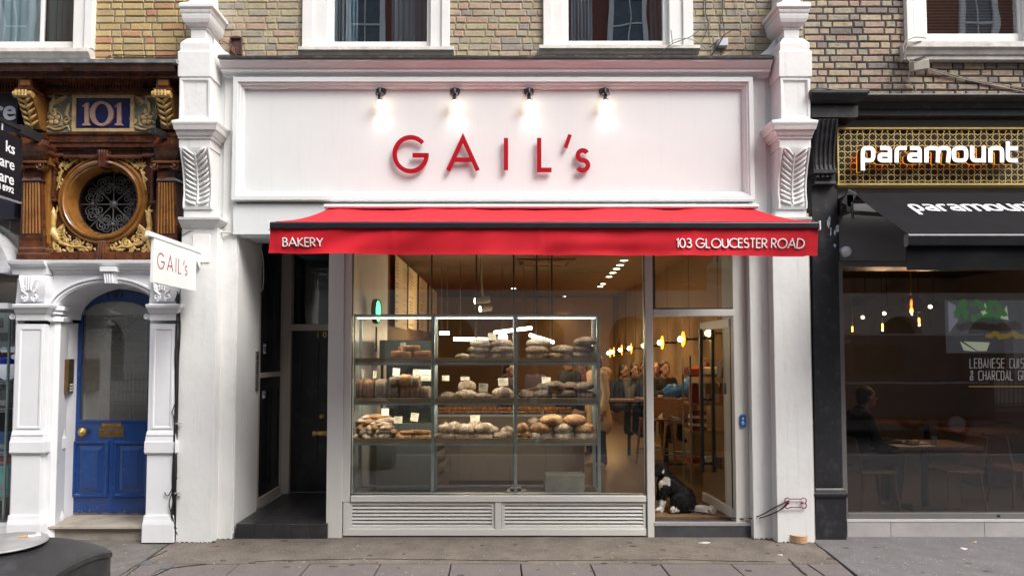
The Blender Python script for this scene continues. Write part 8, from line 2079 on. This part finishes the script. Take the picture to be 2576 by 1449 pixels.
for pts, w in (([(1985,1406),(2010,1432),(2028,1446)],.010),([(300,1449),(360,1412),(420,1385)],.006),([(385,1449),(430,1428),(520,1418)],.006),([(2046,1362),(2075,1385),(2100,1408)],.006),([(640,1412),(900,1405),(1310,1410),(1700,1408),(1950,1413)],.0035)): crack(pts, w)
o = s.build('pavement_cracks', CRK); structure(o)
for k, (pxs, lab) in enumerate((((340,1409,392,1421),'small steel cover plate in the old paving nearer the blue door'),((392,1418,440,1431),'small steel cover plate at the edge of the paving slabs'))):
    a, b, c, d = gp(pxs[0]+14,pxs[1]), gp(pxs[2],pxs[1]), gp(pxs[2]-14,pxs[3]), gp(pxs[0],pxs[3])
    s = MB(); s.prism_z([d,c,b,a], -.01, .004+.001*k); m_ = s.build('cover_plate', mat('cast_cover', (.13,.135,.14), .5, .3, 30, .5, 80, metal=.3), bevel=.001); tag(m_, lab, 'cover', 'cover plates in the paving')
# ---- cables
CB = thing('cable_bundle', 'black cable bundle hanging between the white door surround and the bakery pier', 'cables', P(445,1350,-.2))
r = random.Random(14); s = MB(); xb = P(445.5, 1000, -.27).x
for k in range(7):
    pts = [(xb + r.uniform(-.022,.018), -.262 - r.uniform(0,.035), 2.45-.35*j + r.uniform(-.05,.05)) for j in range(8)]; pts[-1] = (pts[-1][0], pts[-1][1], .02)
    s.tube(sp(pts, 5), r.uniform(.006,.011), 6)
s.build('cable', CABLE, CB)
s = MB()
for pts in (((443,1090),(436,1045),(433,1035),(447,1000)),((446,1200),(424,1245),(414,1238)),((444,1215),(426,1262),(434,1300),(444,1330)),((446,1240),(430,1290),(446,1345))): s.tube(sp([P(a, b, -.30) for a, b in pts], 6), .005, 6)
s.build('loose_cable', CABLE, CB)
s = MB()
for py in (1065, 1240): p = P(447, py, -.29); s.obox((p.x,-.285,p.z), (.06,.02,.014), .0)
s.build('clip', mat('cable_clip', (.40,.38,.36), .5, .1), CB)
s = MB(); s.tube(sp([P(458,585,-.27), P(470,579,-.27), P(520,587,-.20), P(580,586,-.16), P(612,596,-.05), P(640,615,.25), P(660,640,.42), P(662,720,.5), P(650,735,.52)], 6), .006, 6); s.tube(sp([P(458,588,-.27), P(500,582,-.22), P(600,592,-.08), P(650,625,.4), P(655,728,.5)], 6), .006, 6)
o = s.build('facade_cable', mat('painted_cable', (.45,.42,.38), .6, .2, 9)); tag(o, 'thin pale cables running from the pier under the fascia into the black doorway', 'cable')
RUST = mat('rusty_plate', (.075,.035,.028), .7, .35, 18, .5, 60, stain=(.16,.06,.03), stain_amt=.5, stain_scale=20)
JB = thing('junction_box', 'rusty open junction box on the grey brick beside the first urn', 'junction box', P(593,135,-.01))
s = MB(); s.pbox(579,95,606,135,-.012,.0); ngon_frame(s, 577.5,93.5,607.5,136.5,2.5,-.035,-.0); s.build('case', RUST, JB)
s = MB(); [s.tube(sp([P(x0,y0,-.03), P(x1,y1,-.05), P(x2,y2,-.03)], 5), .005, 5) for x0,y0,x1,y1,x2,y2 in ((583,112,580,122,597,143),(585,117,585,130,599,144),(588,120,590,134,596,141))]; s.build('wire', mat('copper_wire', (.16,.07,.04), .5, .3, 30), JB)
o = MB().tube(sp([P(558,104,-.02), P(572,110,-.03), P(582,128,-.03), P(588,142,-.05)], 6), .004, 5).build('wall_cable', CABLE); tag(o, 'short black cable looping to the rusty junction box', 'cable')
o = MB().tube(sp([P(268,149,-.40), P(276,141,-.02), P(300,139,-.02), P(380,141,-.02), P(446,140,-.02)], 6), .006, 5).build('wall_cable', CABLE); tag(o, 'black cable along the yellow brick above the lead flashing', 'cable')
WBX = thing('cable_box', 'small white cable box on the grey brick beside the second upper window', 'junction box', P(1818,117,-.01))
s = MB(); s.pbox(1806,96,1832,116,-.06,.0); s.build('case', mat('grey_white_plastic', (.55,.56,.60), .5, .05), WBX, bevel=.008)
def wire(name, pts, m, lab, r_=.0045): o = MB().tube(sp([P(a, b, c) for a, b, c in pts], 7), r_, 5).build(name, m); tag(o, lab, 'cable', 'cables trailing on the bakery brick')
wire('wall_cable', [(1819,-40,-.02),(1817,40,-.03),(1822,80,-.05),(1812,105,-.08),(1788,143,-.05)], CABLE, 'black cable dropping straight through the white cable box', .006)
wire('wall_cable', [(1778,-40,-.02),(1775,30,-.02),(1782,60,-.04),(1768,100,-.05),(1757,112,-.08),(1750,134,-.1)], CABLE, 'thin black cable hanging beside the second window frame')
wire('wall_cable', [(1779,-40,-.02),(1772,30,-.02),(1790,74,-.03),(1792,105,-.03),(1790,128,-.03)], CABLEW, 'thin pale cable hanging beside the black one near the window frame')
wire('wall_cable', [(1842,-40,-.02),(1856,25,-.03),(1864,60,-.05),(1866,85,-.08),(1852,122,-.08),(1832,136,-.08),(1816,142,-.1)], CABLEW, 'pale looping cable nearest the second urn')
wire('wall_cable', [(1866,80,-.05),(1840,78,-.07),(1800,108,-.08),(1786,120,-.05)], CABLE, 'black cable sagging between the pale loop and the wall boss')
wire('wall_cable', [(1762,72,-.05),(1740,92,-.10),(1690,112,-.16),(1658,138,-.18)], CABLE, 'thin black cable slanting across the second window sill')
wire('wall_cable', [(1684,110,-.17),(1700,100,-.17),(1730,98,-.14),(1765,112,-.10),(1782,136,-.06)], CABLEW, 'stiff brown cable arched over the end of the second window sill')
o = MB().tube([P(1688,77,-.14), P(1690,95,-.15), P(1692,112,-.15)], .004, 5).build('wire_stub', CABLE); tag(o, 'short black wire stub standing on the second window sill', 'cable')
RJ = thing('broken_box', 'broken cream cable box hanging under the restaurant window sill', 'junction box', P(2310,175,-.02))
s = MB(); p = P(2312, 166, -.16); s.obox((p.x,-.16,p.z), (.17,.08,.10), Matrix.Rotation(-.15,3,'Y')@Matrix.Rotation(.2,3,'X')); s.build('case', mat('old_cream_plastic', (.45,.41,.35), .6, .15, 15), RJ, bevel=.008)
s = MB(); s.obox((p.x-.02,-.205,p.z+.055), (.11,.02,.02), Matrix.Rotation(-.3,3,'Y')); s.build('broken_edge', DARKMET, RJ)
def rwire(pts, lab): o = MB().tube(sp([P(a, b, c) for a, b, c in pts], 7), .006, 6).build('wall_cable', CABLEW); tag(o, lab, 'cable', 'cables trailing on the restaurant brick')
rwire([(2330,97,-.12),(2300,95,-.14),(2275,110,-.15),(2273,135,-.15),(2290,158,-.10),(2320,168,-.05),(2380,184,-.03),(2470,206,-.02),(2640,232,-.02)], 'upper tan cable looping round the sill end and running along the brick')
rwire([(2318,104,-.13),(2285,112,-.15),(2278,140,-.14),(2300,162,-.06),(2390,192,-.03),(2500,216,-.02),(2640,245,-.02)], 'lower tan cable running under the other across the brick')
rwire([(2330,148,-.12),(2310,165,-.08),(2290,180,-.04),(2285,208,-.03),(2300,217,-.03),(2304,232,-.03)], 'tan cable hanging down to the black cornice')
o = MB().tube(sp([P(2046,226,-.42),(P(2060,221,-.42)),P(2090,225,-.42),P(2110,224,-.4)],6), .005, 5).build('wall_cable', CABLE); tag(o, 'black cable lying on the black cornice block', 'cable')
# black pipe in the gap left of the second urn: downpipe with a white edge
# ---- neighbour's black hanging sign
XN = -4.70; t = thing('black_hanging_sign', 'black hanging sign with white lines of lettering at the picture edge', 'sign', (XN,-.4,3.4))
s = MB(); s.box(XN-.012, XN+.012, -1.35, -.46, 3.36, 3.985); bd2 = s.build('board', mat('sign_gloss_black', (.012,.012,.016), .3, .05), t, bevel=.002)
MB().box(XN-.016, XN+.016, -1.36, -.45, 3.345, 3.36).build('board_edge', mat('alu_edge', (.45,.45,.47), .4, .05, metal=.5), bd2)
s = MB(); s.box(XN-.018, XN+.018, -1.4, -.2, 4.06, 4.10); s.box(XN-.03, XN+.03, -.5, -.17, 4.03, 4.12); s.build('bracket_arm', DARKMET, t, bevel=.002)
s = MB(); s.tube([(XN,-.72,4.06),(XN,-.72,3.98)], .008, 6); s.build('chain', mat('alu_edge', (.45,.45,.47)), t)
MS = Matrix(((0,0,1,0),(1,0,0,0),(0,1,0,0),(0,0,0,1)))
for txt, z, sz in (('ks',3.80,.15),('ware',3.645,.15),('ware',3.50,.15),('4 8992',3.42,.075)):
    font_text('sign_lettering', txt, sz, .001, .002, Matrix.Translation((XN+.0135, -.56, z)) @ MS, NOTW, bd2, 'RIGHT')
# small bracket stub on the other brown pilaster
s = MB(); p = P(405,338,-.3); s.obox((p.x,-.30,p.z), (.045,.32,.07), Matrix.Rotation(.12,3,'X')); o = s.build('sign_bracket', DARKMET, bevel=.006); tag(o, 'dark metal bracket stub below the gold console beside the bakery pier', 'bracket')
# ---- goods in the neighbour's window
xg = P(30, 900, .3).x
WIRE = mat('wire_shelf', (.45,.50,.52), .35, .1, metal=.6)
SR = thing('wire_shelving', 'wire shelving of hardware goods in the window at the picture edge', 'shelf rack', (xg-.4,.35,.1))
for z in (.35, .82, 1.28, 1.58, 1.95): 
    s = MB(); s.box(xg-1.0, xg+.03, .2, .21, z-.03, z-.022); s.box(xg-1.0, xg+.03, .2, .21, z, z+.008); s.box(xg-1.0,xg+.03,.2,.6,z-.004,z); x = xg-1.0
    while x < xg: s.tube([(x,.205,z-.025),(x+.03,.205,z)], .003, 4); s.tube([(x+.03,.205,z),(x+.06,.205,z-.025)], .003, 4); x += .06
    s.build('shelf', WIRE, SR)
s = MB(); s.box(xg+.02,xg+.04,.2,.22,.1,2.3); s.build('post', WIRE, SR)
def goods(nm, lab, x, z, w, h, c, d=.16):
    s = MB(); s.loft([[(x-w/2,.25,z),(x+w/2,.25,z),(x+w/2,.25+d,z),(x-w/2,.25+d,z)],[(x-w/2,.25,z+h*.97),(x+w/2,.25,z+h*.97),(x+w/2,.25+d,z+h*.97),(x-w/2,.25+d,z+h*.97)],[(x-w*.48,.255,z+h),(x+w*.48,.255,z+h),(x+w*.48,.24+d,z+h),(x-w*.48,.24+d,z+h)]])
    t = thing(nm, lab, 'box', (x,.3,z), 'goods in the hardware window'); s.build('carton', mat('carton_%d%d%d' % tuple(int(v*99) for v in c), c, .5, .12, 14), t, bevel=.004)
    s = MB(); s.box(x-w*.4,x+w*.1,.248,.2495,z+h*.55,z+h*.85); s.box(x-w*.1,x+w*.42,.248,.2495,z+h*.15,z+h*.4); s.build('carton_print', mat('print_mix', (.30,.28,.30), .5, .4, 40), t)
goods('product_box','white boxed appliance on the highest wire shelf',xg-.09,1.955,.24,.36,(.6,.6,.62)); goods('product_box','teal boxed goods on the lowest wire shelf',xg-.10,.355,.26,.32,(.10,.36,.40)); goods('product_box','red boxed goods behind the wire shelf above the teal box',xg-.12,.68,.26,.10,(.35,.03,.03)); goods('product_box','dark boxed goods on the wire shelf below the snowman',xg-.13,1.285,.26,.22,(.05,.05,.06)); goods('product_box','blue labelled box on the middle wire shelf',xg-.10,.825,.24,.20,(.03,.10,.25))
SNW = thing('snowman_lamp', 'glossy snowman window light with red hat and blue jacket', 'decoration', (xg-.06,.32,1.585))
FRO = emit('frosted_glow', (.62,.62,.72), .18); sx = xg-.075
s = MB(); s.ell((sx,.34,1.69), (.10,.09,.105)); s.ell((sx,.34,1.93), (.075,.07,.07)); s.ell((sx+.10,.32,1.84),(.05,.03,.03)); s.build('body', FRO, SNW, smooth=True)
s = MB(); s.ell((sx,.34,1.80), (.085,.08,.075)); s.build('jacket', mat('glossy_blue', (.01,.03,.45), .2, .05, coat=.5), SNW, smooth=True)
s = MB(); s.ell((sx,.34,1.872), (.075,.075,.025)); s.ell((sx,.34,2.0), (.07,.065,.04)); s.ell((sx,.34,1.975), (.085,.08,.015)); s.build('hat_and_scarf', mat('glossy_red', (.40,.01,.015), .2, .05, coat=.5), SNW, smooth=True)
s = MB(); [s.ell((sx+dx,.34-.068,1.945), (.008,.006,.008)) for dx in (-.025,.025)]; s.build('eyes', EYE, SNW)
l = bpy.data.lights.new('shop_light', 'POINT'); l.energy = 8; l.color = (1,.9,.8); l.shadow_soft_size = .03; o = bpy.data.objects.new('shop_light', l); COL.objects.link(o); o.location = (xg-.4,.5,3.0)

# brass numerals on the black entrance door
for px, ch in ((800,'1'),(817,'0'),(834,'3')):
    font_text('numeral', ch, .105, .004, .0, Matrix.Translation((P(px,848,YD).x, YD-.006, P(px,849,YD).z)) @ FACE, BRASS, ed, 'CENTER')

s = MB(); s.tube([(xg-.9,.5,2.94),(xg-.1,.5,2.94)], .02, 8); o = s.build('strip_lamp', emit('strip_white', (1,.95,.88), 5)); tag(o, 'white strip lamp over the wire shelving in the window at the picture edge', 'lamp')
# ================================================================ across the street (seen mirrored in the glass)
OB = thing('terrace_building', 'pale stucco terrace with arched windows and red brick upper floors mirrored in the shop glass', 'building', (0, -18.5, 0))
YO = -18.5
STUC = mat('stucco_cream', (.66,.64,.59), .7, .05, 1.2, .1, 20); RBR = mat('red_brick_far', (.20,.075,.05), .85, .25, 12)
OPANE = mat('far_window_glass', (.06,.08,.10), .12, .3, 2, spec=.8); DKD = mat('far_dark_opening', (.02,.02,.02), .3, .2, 2)
s = MB(); s.box(-34, 34, YO-.5, YO, 5.2, 17); s.build('brick_wall', RBR, OB)
# ground floor arcade
s = MB(); bay = 3.4; n = 20
for i in range(n):
    cx_ = -34 + bay*(i+.5); r_ = .85; sp = 2.5
    a_ = [(cx_ + r_*math.cos(math.radians(t)), sp + r_*math.sin(math.radians(t))) for t in range(0,181,12)]
    s.box(cx_-bay/2, cx_-r_, YO-.4, YO+.1, 0, 5.2); s.box(cx_+r_, cx_+bay/2, YO-.4, YO+.1, 0, 5.2); s.box(cx_-r_, cx_+r_, YO-.4, YO+.1, 0, .9)
    for (xa_,za_),(xb_,zb_) in zip(a_[:-1], a_[1:]): s.prism([(xb_,zb_),(xa_,za_),(xa_,5.2),(xb_,5.2)], YO-.4, YO+.1)
gw = s.build('arcade_wall', STUC, OB)
s = MB()
for i in range(n):
    cx_ = -34 + bay*(i+.5)
    s.ribbon([(cx_ + 1.0*math.cos(math.radians(t)), 2.5 + 1.0*math.sin(math.radians(t))) for t in range(0,181,10)], .28, YO+.16, YO+.1)
    for k in range(8): s.box(cx_-bay/2, cx_-1.15, YO+.1, YO+.125, .5+.55*k, .98+.55*k); s.box(cx_+1.15, cx_+bay/2, YO+.1, YO+.125, .5+.55*k, .98+.55*k)
s.prism_x([(YO,4.7),(YO,5.3),(YO+.9,5.3),(YO+.85,5.1),(YO+.4,4.95),(YO+.3,4.7)], -34, 34); s.build('arcade_moulding', STUC, gw)
MB().box(-34,34,YO-.38,YO-.3,0,4.8).build('arcade_glass', DKD, gw)
s = MB(); s.box(-34,34,YO+.7,YO+.8,6.1,6.25); x = -34
while x < 34: s.box(x,x+.09,YO+.7,YO+.8,5.3,6.1); x += .22
s.build('balustrade', STUC, OB)
wproto = None
for fl in range(3):
    for i in range(n):
        cx_ = -34 + bay*(i+.5); z0 = 6.4 + 3.6*fl
        if wproto is None:
            s = MB(); s.box(-.75,-.55,0,.12,0,2.2); s.box(.55,.75,0,.12,0,2.2); s.box(-.9,.9,0,.2,-.2,0); s.box(-.75,.75,0,.12,2.2,2.45); s.box(-.55,.55,.02,.08,1.05,1.13); s.box(-.02,.02,.02,.08,0,2.2)
            wproto = s.build('window', WHITE, OB); wproto.location = (cx_, YO, z0); wproto.parent = OB
            g_ = MB().box(-.55,.55,.01,.03,0,2.2).build('pane', OPANE, wproto)
            wproto.matrix_parent_inverse = Matrix.Translation(-OB.location)
        else:
            c = wproto.copy(); COL.objects.link(c); c.parent = OB; c.matrix_parent_inverse = wproto.matrix_parent_inverse.copy(); c.location = (cx_, YO, z0)
            d = wproto.children[0].copy(); COL.objects.link(d); d.parent = c; d.matrix_parent_inverse = Matrix()
structure(MB().box(-40,40,-19,-15.4,-.3,0).build('far_pavement', SLABM))
s = MB(); x = -30; YR = -17.0
s.box(-30,30,YR-.02,YR+.02,.95,.99); s.box(-30,30,YR-.02,YR+.02,.15,.19)
while x < 30:
    s.tube([(x,YR,0),(x,YR,1.12)], .012, 5); s.loft([[(x+a*.03,YR+b*.03,1.1) for a,b in ((-1,0),(0,-1),(1,0),(0,1))],[(x+a*.003,YR+b*.003,1.24) for a,b in ((-1,0),(0,-1),(1,0),(0,1))]]); x += .15
o = s.build('iron_railing', DARKMET); tag(o, 'black spear topped iron railing across the street mirrored in the glass', 'railing')
# parked van, mirrored in the restaurant window
VP = mat('van_paint', (.045,.045,.06), .25, .1, 3, coat=.6); VG = mat('van_window', (.02,.025,.03), .05, .1, 3, spec=.9); VS = mat('van_silver_trim', (.5,.5,.54), .3, .05, metal=.6); TY = mat('tyre_rubber', (.015,.015,.015), .8, .1)
def van(VX, VY, hh, label, g='vans parked in the street'):
    VN = thing('parked_van', label, 'van', (VX, VY, -.14), g)
    prof = [(-2.9,.45),(-2.95,1.15),(-2.6,1.28),(-1.9,1.42*hh),(-1.25,2.35),(-.9,2.52),(2.75,2.52),(2.85,2.4),(2.9,.45)]
    s = MB(); s.loft([[(VX+x*k, VY+y, -.14+z*hh) for x, z in prof] for y, k in ((-.96,.985),(-.9,1),(.9,1),(.96,.985))]); body = s.build('body', VP, VN, bevel=.05)
    s = MB(); s.prism([(VX-1.75,1.42*hh),(VX-.72,1.42*hh),(VX-.72,2.1*hh),(VX-1.2,2.1*hh)], VY+.965, VY+.97); s.prism([(VX-.55,1.42*hh),(VX+.7,1.42*hh),(VX+.7,2.1*hh),(VX-.55,2.1*hh)], VY+.965, VY+.97); s.build('window', VG, VN)
    s = MB(); s.ribbon([(VX-1.86,1.38*hh),(VX-1.24,2.18*hh),(VX-.62,2.18*hh)], .05, VY+.972, VY+.96); s.ribbon([(VX-2.6,1.2*hh),(VX+2.7,1.2*hh)], .05, VY+.975, VY+.96); s.ribbon([(VX-1.1,2.36*hh),(VX+2.6,2.36*hh)], .04, VY+.975, VY+.96); s.build('trim', VS, VN)
    for wx in (-1.95, 1.9):
        for wy in (-.82, .86):
            s = MB(); s.lathe([(0,-.11),(.26,-.11),(.34,-.09),(.35,0),(.34,.09),(.26,.11),(0,.11)], (VX+wx,VY+wy,.21), 24, 'y'); w_ = s.build('wheel', TY, VN, smooth=40)
            s = MB(); s.lathe([(0,-.12),(.2,-.12),(.22,0),(.2,.12),(0,.12)], (VX+wx,VY+wy,.21), 16, 'y'); s.build('rim', VS, w_, smooth=40)
    for wy in (-.7, .7):
        s = MB(); s.ell((VX-2.88,VY+wy,.72), (.08,.16,.11)); s.build('headlight', VG, VN)
van(9.2, -10.2, 1.0, 'tall dark panel van mirrored in the restaurant window')
van(-.9, -10.4, .74, 'low dark van mirrored in the lower half of the bakery window')
